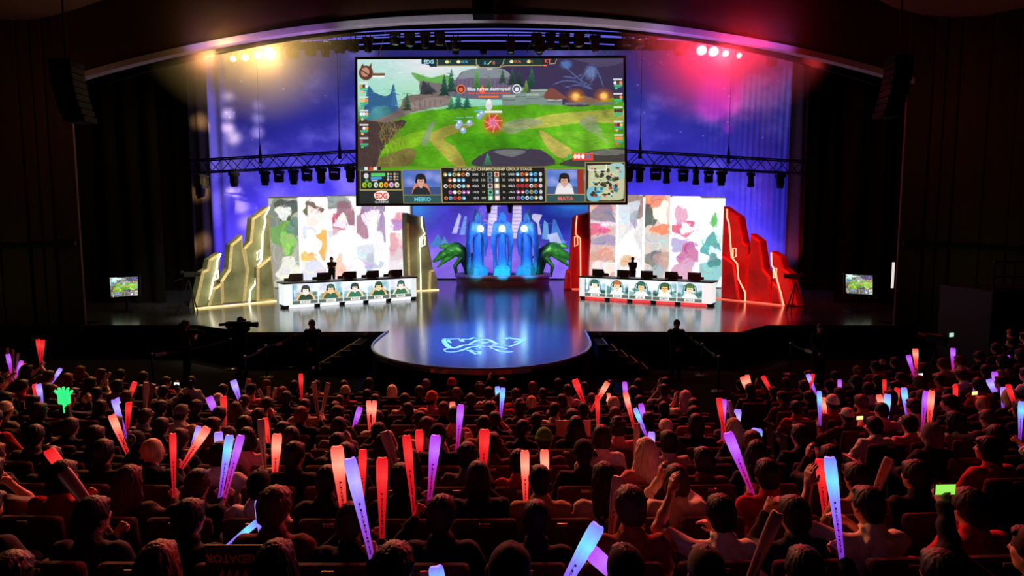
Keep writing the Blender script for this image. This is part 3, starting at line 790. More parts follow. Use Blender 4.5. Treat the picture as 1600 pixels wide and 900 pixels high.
def make_top(name, pose, J, kind, vox):
    """kind: jacket (long sleeves), tee (short sleeves), hoodie"""
    S = Solid(); g = .016 if kind != 'tee' else .011
    S.ell(J['pel'] + [0, 0, .02], (.165 + g, .115 + g, .12), .05); S.ell((J['pel'] + J['chest']) / 2, (.150 + g, .105 + g, .17), .05)
    S.ell(J['chest'] + [0, 0, -.01], (.168 + g, .105 + g, .155), .05); S.cone(J['shL'] + [.02, 0, -.005], J['shR'] - [.02, 0, .005], .054 + g * .5, .054 + g * .5, .05)
    S.cone(J['chest'] + [0, -.02, .07], J['neck'] + [0, -.014, .012], .10, .062 + g * .4, .06)
    for s, n in ((-1, 'L'), (1, 'R')):
        sh, el, wr = J['sh' + n], J['el' + n], J['wr' + n]
        if kind == 'tee':
            e = sh + (el - sh) * .72; S.cone(sh, e, .060, .056, .04)
        else:
            S.cone(sh, el, .060 + g * .5, .050, .04); S.cone(el, el + (wr - el) * .9, .050, .036, .03)
            S.ell(el, (.054, .054, .054), .02)
            S.cone(el + (wr - el) * .84, el + (wr - el) * .93, .038, .037, .01)
    if kind == 'hoodie':
        S.ell(J['neck'] + [0, -.075, -.01], (.11, .060, .062), .03); S.cone(J['neck'] + [-.075, -.01, -.005], J['neck'] + [.075, -.01, -.005], .03, .03, .03)
    else:
        for k in range(10):
            a0, a1 = 2 * PI * k / 10, 2 * PI * (k + 1) / 10
            S.cone(J['neck'] + [.064 * math.cos(a0), -.005 + .062 * math.sin(a0), .022], J['neck'] + [.064 * math.cos(a1), -.005 + .062 * math.sin(a1), .022], .013, .013, .012)
    v, fs = S.mesh(vox)
    # creases
    ph = NP.random(3) * 6
    n1 = np.sin(v[:, 2] * 46 + 5 * np.sin(v[:, 0] * 13 + ph[0]) + 3 * v[:, 1] * 9) * np.sin(v[:, 0] * 21 + ph[1] + v[:, 2] * 9)
    ctr = np.array([0, 0, 0]); d = v - (J['chest'] * .6 + J['pel'] * .4); d[:, 2] *= .3; d /= np.maximum(np.linalg.norm(d, axis=1, keepdims=True), 1e-6)
    v = v + d * (n1 * (.011 if kind == 'tee' else .008))[:, None]
    return np_mesh(name, v, fs)

def make_trousers(name, stand, vox=.014):
    S = Solid(); dz = .43 if stand else 0
    S.ell((0, 0, .52 + dz), (.165, .125, .105), .04)
    for s in (-1, 1):
        hip = (.085 * s, .02, .50 + dz); kn = (.12 * s, .42, .50) if not stand else (.095 * s, .02, .50); an = (.12 * s, .40, .10) if not stand else (.10 * s, -.01, .09)
        S.cone(hip, kn, .088, .062, .04); S.cone(kn, an, .062, .048, .02)
        S.cone((an[0], an[1] - .03, .045), (an[0] * 1.12, an[1] + .15, .038), .045, .038, .02); S.cone(an, (an[0], an[1], .05), .045, .045, .02)
    v, fs = S.mesh(vox)
    return np_mesh(name, v, fs)

def make_hair(name, kind, vox=.0085):
    """in the head's own frame: origin at the head's centre, face towards +y"""
    S = Solid(); amp = .0035
    if kind in ('short', 'messy', 'bob', 'long', 'ponytail', 'curly', 'crop'):
        gr = {'crop': -.006, 'curly': .014, 'messy': .007, 'short': .003}.get(kind, .002)
        S.ell((0, -.014, .026), (.084 + gr, .104 + gr, .106 + gr), .02)
        S.ell((0, -.060, -.035), (.066 + gr, .048, .062), .03)
        for s in (-1, 1): S.ell((.068 * s, .004, .012), (.018, .034, .034), .015)
        S.ell((0, .066, .072), (.058, .034, .026), .02)
        S.ell((0, .125, -.042), (.078, .095, .082), .012, None, -1)
        S.ell((0, .03, -.145), (.14, .10, .075), .015, None, -1)
    if kind == 'bob':
        S.ell((0, -.035, -.045), (.094, .082, .105), .03); S.ell((0, .11, -.06), (.070, .105, .10), .015, None, -1)
    if kind == 'long':
        S.chain([(0, -.05, -.02), (0, -.085, -.12), (0, -.125, -.22), (0, -.135, -.33)], [.092, .080, .066, .05], .03)
        for s in (-1, 1): S.chain([(.068 * s, -.012, .0), (.086 * s, -.03, -.10), (.09 * s, -.075, -.2), (.075 * s, -.11, -.31)], [.028, .036, .036, .026], .03)
        amp = .005
    if kind == 'ponytail':
        S.chain([(0, -.10, .05), (0, -.145, .03), (0, -.155, -.06), (0, -.135, -.18), (0, -.12, -.25)], [.022, .032, .034, .028, .012], .012)
    if kind == 'buzz':
        S.ell((0, -.013, .024), (.0775, .0955, .099), .02); S.ell((0, .13, -.03), (.08, .085, .085), .01, None, -1); S.ell((0, .03, -.15), (.14, .12, .075), .01, None, -1); amp = .0008
    if kind == 'messy':
        for k in range(16):
            a = k * 2.4; e = .2 + .75 * (k / 16); x, y, z = math.cos(a) * math.cos(e), math.sin(a) * math.cos(e), math.sin(e)
            b = np.array([x * .083, y * .102 - .012, z * .103 + .026]); S.cone(b, b + np.array([x, y + .15, z * .5]) * .020, .016, .006, .012)
    if kind == 'curly':
        rng = random.Random(3)
        for k in range(46):
            a = rng.random() * 6.28; e = rng.uniform(-.35, 1.4); x, y, z = math.cos(a) * math.cos(e), math.sin(a) * math.cos(e), math.sin(e)
            if y > .5 and z < .35: continue
            S.ell((x * .092, y * .11 - .014, z * .112 + .026), (.019, .019, .019), .010)
        amp = .002
    if kind in ('cap', 'cap_back'):
        S.ell((0, -.012, .034), (.086, .105, .092), .012); S.box((0, 0, -.075), (.15, .15, .075), .0, .006, None, -1)
        sg = 1 if kind == 'cap' else -1
        for k in range(7):
            a = -.75 + 1.5 * k / 6
            S.cone((math.sin(a) * .066, sg * math.cos(a) * .075 - .01, .012), (math.sin(a) * .080, sg * (math.cos(a) * .155 + .005), .002 - .012 * abs(math.sin(a))), .006, .005, .012)
        S.ell((0, -.012, .128), (.010, .010, .006), .004); amp = 0
    if kind == 'beanie':
        S.ell((0, -.014, .044), (.088, .106, .104), .015); S.box((0, 0, -.06), (.15, .15, .07), .0, .006, None, -1)
        for k in range(20):
            a0, a1 = 2 * PI * k / 20, 2 * PI * (k + 1) / 20
            S.cone((.083 * math.cos(a0), -.014 + .101 * math.sin(a0), .022), (.083 * math.cos(a1), -.014 + .101 * math.sin(a1), .022), .017, .017, .008)
        amp = .0016
    if kind == 'bucket':
        S.ell((0, -.012, .05), (.086, .104, .085), .012); S.box((0, 0, -.06), (.15, .15, .08), .0, .006, None, -1)
        for k in range(26):
            a0, a1 = 2 * PI * k / 26, 2 * PI * (k + 1) / 26
            S.cone((.096 * math.cos(a0), -.012 + .114 * math.sin(a0), .020), (.125 * math.cos(a0), -.012 + .145 * math.sin(a0), -.012), .009, .006, .012)
        amp = 0
    if kind == 'hood':
        S.ell((0, -.022, .022), (.096, .114, .122), .02); S.ell((0, -.05, -.09), (.098, .085, .075), .04); S.ell((0, .12, -.02), (.070, .10, .105), .02, None, -1); S.ell((0, .03, -.17), (.07, .10, .07), .02, None, -1); amp = .003
    v, fs = S.mesh(vox)
    if amp:
        phi = np.arctan2(v[:, 0], -(v[:, 1] + .01)); z = v[:, 2]
        if kind == 'beanie': d = np.sin(phi * 34) * amp
        elif kind == 'hood': d = np.sin(z * 50 + phi * 2) * amp
        else: d = amp * (np.sin(phi * 17 + 2.5 * np.sin(z * 26 + phi * 3)) * .6 + .6 * np.sin(phi * 31 + z * 40))
        nrm = v - np.array([0, -.014, .0]); nrm /= np.maximum(np.linalg.norm(nrm, axis=1, keepdims=True), 1e-6)
        v = v + nrm * d[:, None]
    return np_mesh(name, v, fs)

SKIN = mat('skin', srgb(192, 136, 110), .5, var=.06, scale=14)
SKIN_EYE = mat('brow_and_eye', srgb(30, 22, 20), .3)
SKIN_LIP = mat('lip', srgb(176, 104, 96), .45)
HAIR_COL = {'black': srgb(20, 17, 17), 'dark brown': srgb(42, 28, 22), 'brown': srgb(74, 46, 32), 'auburn': srgb(98, 50, 32), 'blonde': srgb(214, 180, 130), 'platinum': srgb(236, 214, 200), 'pale pink': srgb(232, 176, 180), 'grey': srgb(120, 116, 116), 'green': srgb(60, 120, 40)}
HM = {k: mat('hair_' + k.replace(' ', '_'), v, .55, var=.25, scale=60, bump=.35, stretch=(1, 1, .12), spec=.32) for k, v in HAIR_COL.items()}
CLOTH_COL = {'black': srgb(18, 18, 20), 'charcoal': srgb(44, 44, 48), 'grey': srgb(112, 110, 108), 'white': srgb(222, 216, 206), 'cream': srgb(226, 212, 190), 'beige': srgb(200, 182, 154), 'olive': srgb(76, 76, 52), 'navy': srgb(26, 32, 62), 'red': srgb(180, 24, 28), 'maroon': srgb(86, 22, 28), 'pink': srgb(222, 130, 130), 'rust': srgb(150, 72, 40), 'orange': srgb(226, 110, 30), 'green': srgb(90, 156, 46), 'blue': srgb(40, 74, 140), 'tan': srgb(176, 142, 98)}
CM = {k: mat('cloth_' + k, v, .85, var=.12, scale=30, bump=.15, spec=.2) for k, v in CLOTH_COL.items()}
TROUSER = mat('trouser_cloth', srgb(28, 30, 40), .9, spec=.2)

HAIRM = {}
def hair_mesh(kind):
    if kind not in HAIRM:
        HAIRM[kind] = make_hair('hair_' + kind, kind)
        HAIRM[kind].materials.append(HM['black'])
    return HAIRM[kind]
BODYM = {}
def body_mesh(key, pose, vox):
    if key not in BODYM:
        me, J, hc, R = make_body('person_body', pose, vox)
        for m in (SKIN, SKIN_EYE, SKIN_LIP): me.materials.append(m)
        BODYM[key] = (me, J, hc, R, {})
    return BODYM[key]
TROUSM = {}
def trouser_mesh(stand):
    if stand not in TROUSM:
        TROUSM[stand] = make_trousers('trousers', stand); TROUSM[stand].materials.append(TROUSER)
    return TROUSM[stand]

def person(key, pose, loc, rz, hair, haircol, top, topcol, label, group=None, vox=.010, scale=1.0, hatcloth=False, trousers=True):
    me, J, hc, R, tops = body_mesh(key, pose, vox)
    o = bpy.data.objects.new('person', me); COL.objects.link(o)
    o.location = loc; o.rotation_euler = (0, 0, rz); o.scale = (scale,) * 3
    tag(o, label, 'person', group)
    if top not in tops:
        tops[top] = make_top('top_' + top, pose, J, top, max(vox, .010)); tops[top].materials.append(CM['black'])
    def child(nm, m, mm):
        c = bpy.data.objects.new(nm, m); COL.objects.link(c); c.parent = o
        c.material_slots[0].link = 'OBJECT'; c.material_slots[0].material = mm
        return c
    child({'tee': 'shirt', 'jacket': 'jacket', 'hoodie': 'hoodie'}[top], tops[top], CM[topcol])
    hats = {'cap': 'cap', 'cap_back': 'cap', 'beanie': 'beanie', 'bucket': 'bucket_hat', 'hood': 'hood'}
    M = Matrix.Translation(Vector(hc)) @ Matrix(R.tolist()).to_4x4()
    c = child(hats.get(hair, 'hair'), hair_mesh(hair), (CM if hair in hats else HM)[haircol]); c.matrix_local = M
    if hair in ('cap', 'cap_back', 'beanie', 'bucket'):
        c2 = child('hair', hair_mesh('crop'), HM['black']); c2.matrix_local = M
    if trousers:
        t = bpy.data.objects.new('trousers', trouser_mesh(bool(pose.get('stand')))); COL.objects.link(t); t.parent = o
    return o, J
# ------------------------------------------------------------------ setting: hall
AX = -0.72                                           # middle of the hall
ST = 1.1                                             # stage height
HY = 20.5                                            # proscenium plane
blackm = mat('black_paint', srgb(14, 14, 15), .75, spec=.25)
black_cloth = mat('black_velvet', srgb(13, 12, 13), .95, var=.2, spec=.08)
wood = mat('brown_wall_panel', srgb(66, 40, 28), .7, var=.18, scale=1.4, stretch=(3, 3, .3), spec=.2)
header_m = mat('brown_plaster', srgb(70, 40, 26), .8, var=.12, scale=.8, spec=.15)
trim_m = mat('pale_soffit_trim', srgb(176, 160, 168), .6, var=.06, scale=3)
carpet = mat('black_carpet', srgb(24, 22, 22), .95, var=.25, scale=60, spec=.1)
metal = mat('dark_metal', srgb(40, 40, 44), .45, .8, var=.1)
alu = mat('aluminium', srgb(150, 152, 160), .35, .9, var=.08)
stage_m = mat('stage_deck', srgb(46, 50, 60), .17, var=.25, scale=3.0, spec=1.0, stretch=(.25, 2.2, 1))
stage_m.node_tree.nodes['Principled BSDF'].inputs['IOR'].default_value = 3.1
# faint scuffs in the gloss of the deck
N_ = stage_m.node_tree.nodes; L_ = stage_m.node_tree.links
nz_ = N_.new('ShaderNodeTexNoise'); nz_.inputs['Scale'].default_value = 9.0; nz_.inputs['Detail'].default_value = 5
tc_ = N_.new('ShaderNodeTexCoord'); L_.new(tc_.outputs['Object'], nz_.inputs['Vector'])
mr_ = N_.new('ShaderNodeMapRange'); mr_.inputs['To Min'].default_value = .10; mr_.inputs['To Max'].default_value = .24
L_.new(nz_.outputs['Fac'], mr_.inputs['Value']); L_.new(mr_.outputs['Result'], N_['Principled BSDF'].inputs['Roughness'])
rim_m = mat('stage_rim', srgb(190, 196, 206), .3, .3, var=.05)

def slab(name, outline, z0, z1, m):
    bm = bmesh.new(); prism(bm, [(p[0], p[1], z1) for p in outline], (0, 0, z0 - z1)); return obj(name, bm, m)

structure(slab('floor', [(-34, -4), (34, -4), (34, 60), (-34, 60)], -.2, 0, carpet))

# arc of the proscenium opening from three points of its trim
P0, P1, P2 = at_y(200, 96, HY), at_y(760, 25, HY), at_y(1310, 92, HY)
def circle3(a, b, c):
    ax, ay, bx, by, cx, cy = a.x, a.z, b.x, b.z, c.x, c.z
    d = 2 * (ax * (by - cy) + bx * (cy - ay) + cx * (ay - by))
    ux = ((ax * ax + ay * ay) * (by - cy) + (bx * bx + by * by) * (cy - ay) + (cx * cx + cy * cy) * (ay - by)) / d
    uy = ((ax * ax + ay * ay) * (cx - bx) + (bx * bx + by * by) * (ax - cx) + (cx * cx + cy * cy) * (bx - ax)) / d
    return ux, uy, math.hypot(ax - ux, ay - uy)
ACX, ACZ, AR = circle3(P0, P1, P2)
def arc(x): return ACZ + math.sqrt(max(AR * AR - (x - ACX) ** 2, 0))
XL = at_y(125, 400, HY).x; XR = at_y(1405, 400, HY).x

def strip_obj(name, x0, x1, n, lo, hi, y0, y1, m):
    bm = bmesh.new(); cols = []
    for i in range(n + 1):
        x = x0 + (x1 - x0) * i / n
        cols.append([bm.verts.new((x, y, z)) for y, z in ((y0, lo(x)), (y0, hi(x)), (y1, hi(x)), (y1, lo(x)))])
    for a, b in zip(cols[:-1], cols[1:]):
        for k in range(4): bm.faces.new((a[k], a[(k + 1) % 4], b[(k + 1) % 4], b[k]))
    bm.faces.new(cols[0]); bm.faces.new(cols[-1][::-1])
    return obj(name, bm, m)

structure(strip_obj('wall_front', XL - .3, XR + .3, 60, lambda x: arc(x) + .02, lambda x: 22, HY, HY + .2, header_m))
structure(strip_obj('trim_1', XL - .1, XR + .1, 60, lambda x: arc(x) - .17, lambda x: arc(x) + .02, HY - .12, HY + .15, trim_m))
# side front walls with upright boards and a dark ledge
for nm, x0, x1 in (('left', XL - 14, XL), ('right', XR, XR + 14)):
    bm = bmesh.new(); box(bm, ((x0 + x1) / 2, HY + .04, 11.5), (x1 - x0, .08, 21))
    sg = 1 if nm == 'left' else -1; xe = x1 if nm == 'left' else x0
    for k, d in enumerate((.0, .75, 1.15, 1.7, 2.6, 3.5, 4.6, 5.8, 7.2)):
        box(bm, (xe - sg * (d + .18), HY - .03 - .02 * (k % 2), 11.5), (.34 if k % 3 else .52, .10, 21), bev=.02)
    structure(obj('wall_' + nm, bm, wood))
    bm = bmesh.new(); box(bm, ((x0 + x1) / 2, HY + .3, .5), (x1 - x0 + .1, 1.0, 1.2)); structure(obj('baseboard_' + nm, bm, blackm))
    bm = bmesh.new()
    tube(bm, [(xe, HY - .16, 3.84), (xe - sg * 4, HY - .16, 3.62), (xe - sg * 13, HY - .16, 3.1)], .09, 6)
    structure(obj('trim_2' if nm == 'left' else 'trim_3', bm, blackm))
# far side walls, rear, ceilings
for nm, p in (('far_left', (-31, 28, 11)), ('far_right', (31, 28, 11))):
    bm = bmesh.new(); box(bm, p, (.4, 64, 24)); structure(obj('wall_' + nm, bm, blackm))
bm = bmesh.new(); box(bm, (0, 46, 11), (62, .4, 24)); structure(obj('wall_back', bm, blackm))
bm = bmesh.new(); box(bm, (0, 28, 22.2), (62, 64, .4)); structure(obj('ceiling', bm, blackm))
ceil_m = mat('ceiling_plaster', srgb(120, 84, 60), .85, var=.08, scale=1.0)
for i, pts in enumerate(([(-260, 36), (0, 35), (40, 33), (80, 25), (120, 14), (160, 0), (190, -20), (200, -120), (-260, -120)], [(1340, -120), (1350, -18), (1372, 0), (1400, 13), (1440, 23), (1490, 27), (1540, 24), (1600, 12), (1860, 10), (1860, -120)])):
    bm = bmesh.new(); prism(bm, [at_z(px, py, 11.0) for px, py in pts], (0, 0, .25)); structure(obj('ceiling_soffit_%d' % (i + 1), bm, ceil_m))

# stage deck with its wings, the bevelled apron and the rounded tongue
def SP(px, py, z=ST): p = at_z(px, py, z); return (p.x, p.y)
yw = SP(310, 508)[1]; ya = SP(400, 519)[1]
tongue = [(606, 518), (594, 527), (585, 535), (581.5, 541), (582, 546), (586, 551), (594, 556.5), (606, 561.5), (622, 566), (645, 570.5), (672, 574), (705, 576.6), (740, 578), (770, 577.8), (800, 576.4), (830, 573.8), (858, 569.6), (880, 564.6), (900, 558.2), (912, 552), (919, 546), (922.5, 540), (922, 534), (918.5, 526), (914, 517.5)]
apron = [(-31, yw), (SP(310, 508)[0], yw), (SP(388, 519)[0], ya)] + [SP(*q) for q in tongue] + [(SP(1155, 518)[0], ya), (SP(1195, 507)[0], yw), (31, yw)]
deck = slab('stage_deck', [(p[0], p[1]) for p in apron] + [(31, 45), (-31, 45)], ST - .12, ST, stage_m)
structure(deck)
inset = lambda p, k: (p[0] * 1.0 + (AX - p[0]) * k, p[1] + (19 - p[1]) * k)
bm = bmesh.new(); prism(bm, [(p[0], p[1] + .06, ST - .12) for p in apron] + [(31, 45, ST - .12), (-31, 45, ST - .12)], (0, 0, -(ST - .12))); structure(obj('stage_front', bm, black_cloth))
bm = bmesh.new(); tube(bm, [(x, y, ST + .012) for x, y in [SP(*q) for q in tongue]], .035, 6); structure(obj('trim_4', bm, rim_m))

# emblem painted on the tongue: pale ribbons
wpaint = mat('pale_floor_paint', srgb(244, 242, 240), .5, var=.05, emit=None)
bm = bmesh.new()
def ribbon(bm, pts, w):
    P = [SP(680 + x / 10, 515 + y / 10) for x, y in pts]
    P = [Vector((p[0], p[1], 0)) for p in P]
    out = []
    Q = [2 * P[0] - P[1]] + P + [2 * P[-1] - P[-2]]
    for i in range(1, len(Q) - 2):
        for k in range(6):
            t = k / 6
            out.append(0.5 * (2 * Q[i] + (Q[i + 1] - Q[i - 1]) * t + (2 * Q[i - 1] - 5 * Q[i] + 4 * Q[i + 1] - Q[i + 2]) * t * t + (3 * Q[i] - Q[i - 1] - 3 * Q[i + 1] + Q[i + 2]) * t ** 3))
    out.append(P[-1]); vs = []
    n = len(out)
    for i, p in enumerate(out):
        d = (out[min(i + 1, n - 1)] - out[max(i - 1, 0)]).normalized(); nn = Vector((-d.y, d.x, 0))
        ww = w * (.35 + .65 * math.sin(PI * (i + .6) / (n + .2)))
        vs.append((bm.verts.new((p + nn * ww) + Vector((0, 0, ST + .004))), bm.verts.new((p - nn * ww) + Vector((0, 0, ST + .004)))))
    for a, b in zip(vs[:-1], vs[1:]): bm.faces.new((a[0], b[0], b[1], a[1]))
for pts, w in (([(360, 140), (250, 150), (150, 148), (142, 190), (180, 240), (240, 285), (330, 285), (420, 250), (520, 240), (640, 240)], .075), ([(200, 160), (215, 185), (245, 208)], .05), ([(365, 140), (400, 180), (440, 195), (425, 150), (500, 155), (560, 145), (600, 125), (640, 140), (700, 130), (770, 125)], .05),
               ([(520, 235), (580, 205), (640, 175), (720, 158), (790, 155), (850, 165), (910, 200), (970, 228), (890, 240)], .07), ([(670, 195), (730, 205), (830, 195), (740, 218), (680, 200)], .06), ([(140, 330), (190, 348), (290, 350), (380, 335), (450, 312), (540, 280), (620, 265), (700, 290), (640, 298)], .055),
               ([(140, 325), (165, 305), (220, 290)], .05), ([(450, 310), (540, 335), (620, 375), (670, 390), (690, 345), (620, 340), (540, 318)], .055), ([(620, 235), (700, 260), (800, 262)], .05), ([(860, 300), (880, 275), (840, 262), (940, 262), (1040, 285), (1130, 298)], .055),
               ([(870, 290), (940, 310), (1020, 345), (1110, 352), (1180, 350), (1220, 338)], .055), ([(960, 140), (1040, 148), (1110, 150), (1140, 125), (1200, 140), (1290, 150), (1350, 165), (1340, 195), (1260, 235), (1200, 255), (1150, 268)], .075), ([(1235, 205), (1290, 180), (1330, 175)], .06), ([(1030, 245), (1090, 245), (1140, 250)], .04)):
    ribbon(bm, pts, w)
e = obj('floor_emblem', bm, wpaint); tag(e, 'white ribbon-like emblem painted on the rounded front of the stage', 'floor emblem')

# two flights of black steps beside the tongue, white nosings
stepm = mat('step_black', srgb(7, 7, 8), .85, spec=.15); nose = mat('white_nosing', srgb(190, 190, 192), .5)
for sg, px, lab in ((1, 929, 'black steps with white edges on the red team side of the rounded stage front'), (-1, 573, 'black steps with white edges on the gold team side of the rounded stage front')):
    t = thing('stage_steps', lab, 'steps', (SP(px, 533, .9)[0], ya - .62, 0), 0, 'steps up to the stage')
    for k in range(5):
        b = bmesh.new(); h = .92 - .18 * k
        box(b, (sg * (.15 + .30 * k), 0, h / 2), (.30, 1.1, h)); s_ = obj('step', b, stepm, t)
        b = bmesh.new(); box(b, (sg * (.285 + .30 * k), 0, h + .004), (.03, 1.1, .012)); box(b, (sg * (.15 + .30 * k), -.54, h + .004), (.30, .025, .012)); obj('nosing', b, nose, s_)

# ------------------------------------------------------------------ sky cloth and black legs
BY = 40.5
bl, br = at_y(327, 443, BY), at_y(1232, 440, BY)
zt = at_y(340, 79, BY).z
def bd(u, v):
    x = bl.x + (br.x - bl.x) * u + (v * (.25 * (1 - 2 * u)) * -1 if False else 0)
    y = BY
    e = max(0, 1 - u / .045) ; y += .30 * e * math.sin(u * 300 + v * 1.2) * (.35 + .65 * v)
    e = max(0, (u - .78) / .22); y += .026 * e * math.sin(u * 640 + 1.5 * math.sin(v * 4)) * max(0, math.sin(v * PI * .95)) * (1 + .5 * math.sin(u * 90))
    y += .015 * math.sin(u * 60 + v * 9)
    return (x, y, ST + .02 + (zt - ST) * v)
sky_print = print_mat('printed_sky', paint_backdrop())
bk = grid_obj('sky_backdrop', bd, 900, 14, sky_print)
tag(bk, 'huge blue and violet printed night sky cloth hanging behind the stage set', 'backdrop')
def drape(name, x0, x1, y, z0, z1, m, lab, amp=.16, freq=9.0, group=None):
    o = grid_obj(name, lambda u, v: (x0 + (x1 - x0) * u, y + amp * math.sin(u * (x1 - x0) * freq + .6 * math.sin(v * 4 + u * 7)) * (.6 + .4 * (1 - v)), z0 + (z1 - z0) * v), max(40, int(abs(x1 - x0) * freq * 2.6)), 6, m)
    tag(o, lab, 'curtain', group); return o
XQ = lambda px, Y: at_y(px, 300, Y).x
velvet = mat('grey_velvet', srgb(62, 54, 48), .95, var=.15, spec=.05)
drape('stage_curtain', XQ(298, 38.4), XQ(329, 38.4), 38.4, ST + .02, 17, velvet, 'dark pleated curtain leg at the gold side edge of the sky cloth', .12, 7)
drape('stage_curtain', XQ(1231, 38.4), XQ(1262, 38.4), 38.4, ST + .02, 17, velvet, 'dark pleated curtain leg at the red side edge of the sky cloth', .12, 7)
drape('stage_curtain', XQ(236, 33), XQ(301, 33), 33, ST + .02, 17, black_cloth, 'black wing curtain behind the side monitor on the gold side', .14, 8)
drape('stage_curtain', XQ(1258, 33), XQ(1330, 33), 33, ST + .02, 17, black_cloth, 'black wing curtain behind the side monitor on the red side', .14, 8)
drape('stage_curtain', XQ(100, 27), XQ(250, 27), 27, ST + .02, 17, black_cloth, 'wide black curtain closing the wing on the gold side', .14, 6)
drape('stage_curtain', XQ(1310, 27), XQ(1440, 27), 27, ST + .02, 17, black_cloth, 'wide black curtain closing the wing on the red side', .14, 6)
tz = lambda x: CZ + (arc(x) - .17 - CZ) * (HY + 1.4) / HY - .10
o = strip_obj('black_border', XL + .2, XR - .2, 50, tz, lambda x: 18, HY + 1.4, HY + 1.5, black_cloth); tag(o, 'black border cloth hanging behind the curved edge of the stage opening', 'curtain')

# ------------------------------------------------------------------ displays
game = paint_game()
game_m = image_mat('match_picture', game, 1.0)
def display(name, p, m, lab, cat, fr=.12, dep=.18, group=None, frm=None):
    """p: bl, br, tr, tl corners of the picture"""
    p = [Vector(q) for q in p]
    c = sum(p, Vector()) / 4; base = Vector((c.x, c.y, min(q.z for q in p)))
    t = thing(name, lab, cat, base, 0, group)
    q = [v - base for v in p]
    n = (q[1] - q[0]).cross(q[3] - q[0]).normalized()
    if n.y > 0: n = -n
    quad_obj('screen', [v + n * .01 for v in q], m, t)
    ux = (q[1] - q[0]).normalized(); uz = (q[3] - q[0]).normalized()
    o4 = [q[0] - ux * fr - uz * fr, q[1] + ux * fr - uz * fr, q[2] + ux * fr + uz * fr, q[3] - ux * fr + uz * fr]
    bm = bmesh.new()
    fa = [bm.verts.new(v + n * .03) for v in o4]; fi = [bm.verts.new(v + n * .03) for v in q]; ba = [bm.verts.new(v - n * dep) for v in o4]; ii = [bm.verts.new(v) for v in q]
    for k in range(4):
        j = (k + 1) % 4
        bm.faces.new((fa[k], fa[j], fi[j], fi[k])); bm.faces.new((fa[k], ba[k], ba[j], fa[j])); bm.faces.new((fi[k], fi[j], ii[j], ii[k]))
    bm.faces.new(ba)
    obj('frame', bm, frm or blackm, t)
    return t
SYm = 31.0
main = display('main_screen', [at_y(560, 318, SYm), at_y(977, 316, SYm), at_y(974, 91, SYm), at_y(558.5, 93, SYm)], game_m, 'large black-framed hanging screen showing the match on a green field', 'screen', .12, .3)
hangm = mat('white_cable', srgb(190, 190, 205), .4, .3)
for k, (a, b) in enumerate((((602, 50), (591, 88)), ((692, 54), (702, 82)), ((832, 58), (823, 82)), ((918, 48), (928, 84)), ((642, 66), (642, 88)), ((889, 62), (889, 86)))):
    bm = bmesh.new(); tube(bm, [at_y(*a, SYm - .1), at_y(*b, SYm - .1)], .03 if k < 4 else .018, 6); c_ = obj('hanging_cable', bm, hangm)
    tag(c_, ('pale slanting' if k < 4 else 'thin upright') + ' cable holding up the main screen, %s from the gold side' % ORD[(1, 3, 4, 6, 2, 5)[k]], 'cable', 'cables of the main screen')
for k, (a, b) in enumerate((((532, 57), (531, 140)), ((994, 72), (996, 112)))):
    bm = bmesh.new(); tube(bm, [at_y(*a, SYm + 2), at_y(*b, SYm + 2)], .022, 6); c_ = obj('hanging_cable', bm, hangm)
    tag(c_, 'loose pale cable hanging beside the main screen on the %s side' % ('gold', 'red')[k], 'cable', 'loose cables')

# centre display behind the statues
CY = 40.2
cen = display('centre_display', [at_y(641, 435, CY), at_y(920, 435, CY), at_y(920, 314, CY), at_y(641, 314, CY)], image_mat('city_picture', paint_centre(), .95), 'violet display with a pale city behind the three hooded statues', 'screen', .03, .1)

# five tall picture panels on each side
PY = 34.0
W_ = (244, 242, 240)
pan_l = [(421, 467, 309.5, [((120, 128, 116), (20, 60), (40, 60), .9), ((70, 76, 70), (60, 40), (36, 40), .8), ((226, 232, 226), (50, 48), (26, 24), .95), ((110, 160, 86), (50, 130), (44, 56), .9), ((146, 200, 104), (58, 150), (26, 40), .8), ((96, 128, 120), (86, 96), (26, 30), .8), ((150, 148, 136), (30, 220), (44, 60), .9), ((232, 230, 216), (70, 240), (44, 40), .9)], (170, 172, 160)),
         (469, 511, 308, [((96, 78, 68), (48, 38), (34, 22), .85), ((236, 222, 214), (54, 66), (32, 34), .9), ((206, 214, 232), (30, 116), (26, 22), .8), ((226, 164, 80), (82, 150), (22, 46), .85), ((232, 176, 90), (26, 196), (34, 18), .8), ((206, 210, 226), (50, 250), (56, 36), .85), ((250, 246, 242), (44, 150), (30, 36), .95)], (246, 240, 236)),
         (513, 555, 306.5, [((126, 138, 132), (30, 20), (60, 26), .8), ((140, 96, 112), (66, 64), (44, 40), .85), ((186, 90, 110), (40, 90), (28, 30), .85), ((246, 236, 236), (52, 84), (26, 24), .9), ((214, 196, 200), (20, 130), (18, 30), .7), ((250, 246, 246), (56, 170), (40, 60), .95), ((240, 170, 146), (40, 236), (22, 40), .6)], (240, 234, 236)),
         (557, 603, 305, [((140, 116, 156), (50, 40), (46, 36), .85), ((160, 110, 130), (20, 96), (20, 46), .85), ((244, 236, 240), (52, 80), (28, 36), .9), ((150, 128, 168), (86, 110), (16, 50), .8), ((206, 210, 222), (40, 190), (44, 40), .85), ((178, 186, 198), (54, 220), (30, 28), .8), ((248, 246, 246), (70, 160), (20, 56), .8)], (236, 236, 240)),
         (606, 641, 304, [((246, 240, 242), (50, 40), (50, 40), .8), ((206, 120, 134), (66, 76), (46, 16), .7), ((170, 130, 190), (56, 96), (46, 16), .85), ((216, 150, 160), (50, 170), (54, 40), .85), ((236, 206, 206), (70, 140), (36, 20), .8), ((214, 206, 214), (40, 230), (50, 50), .7)], (242, 236, 238))]
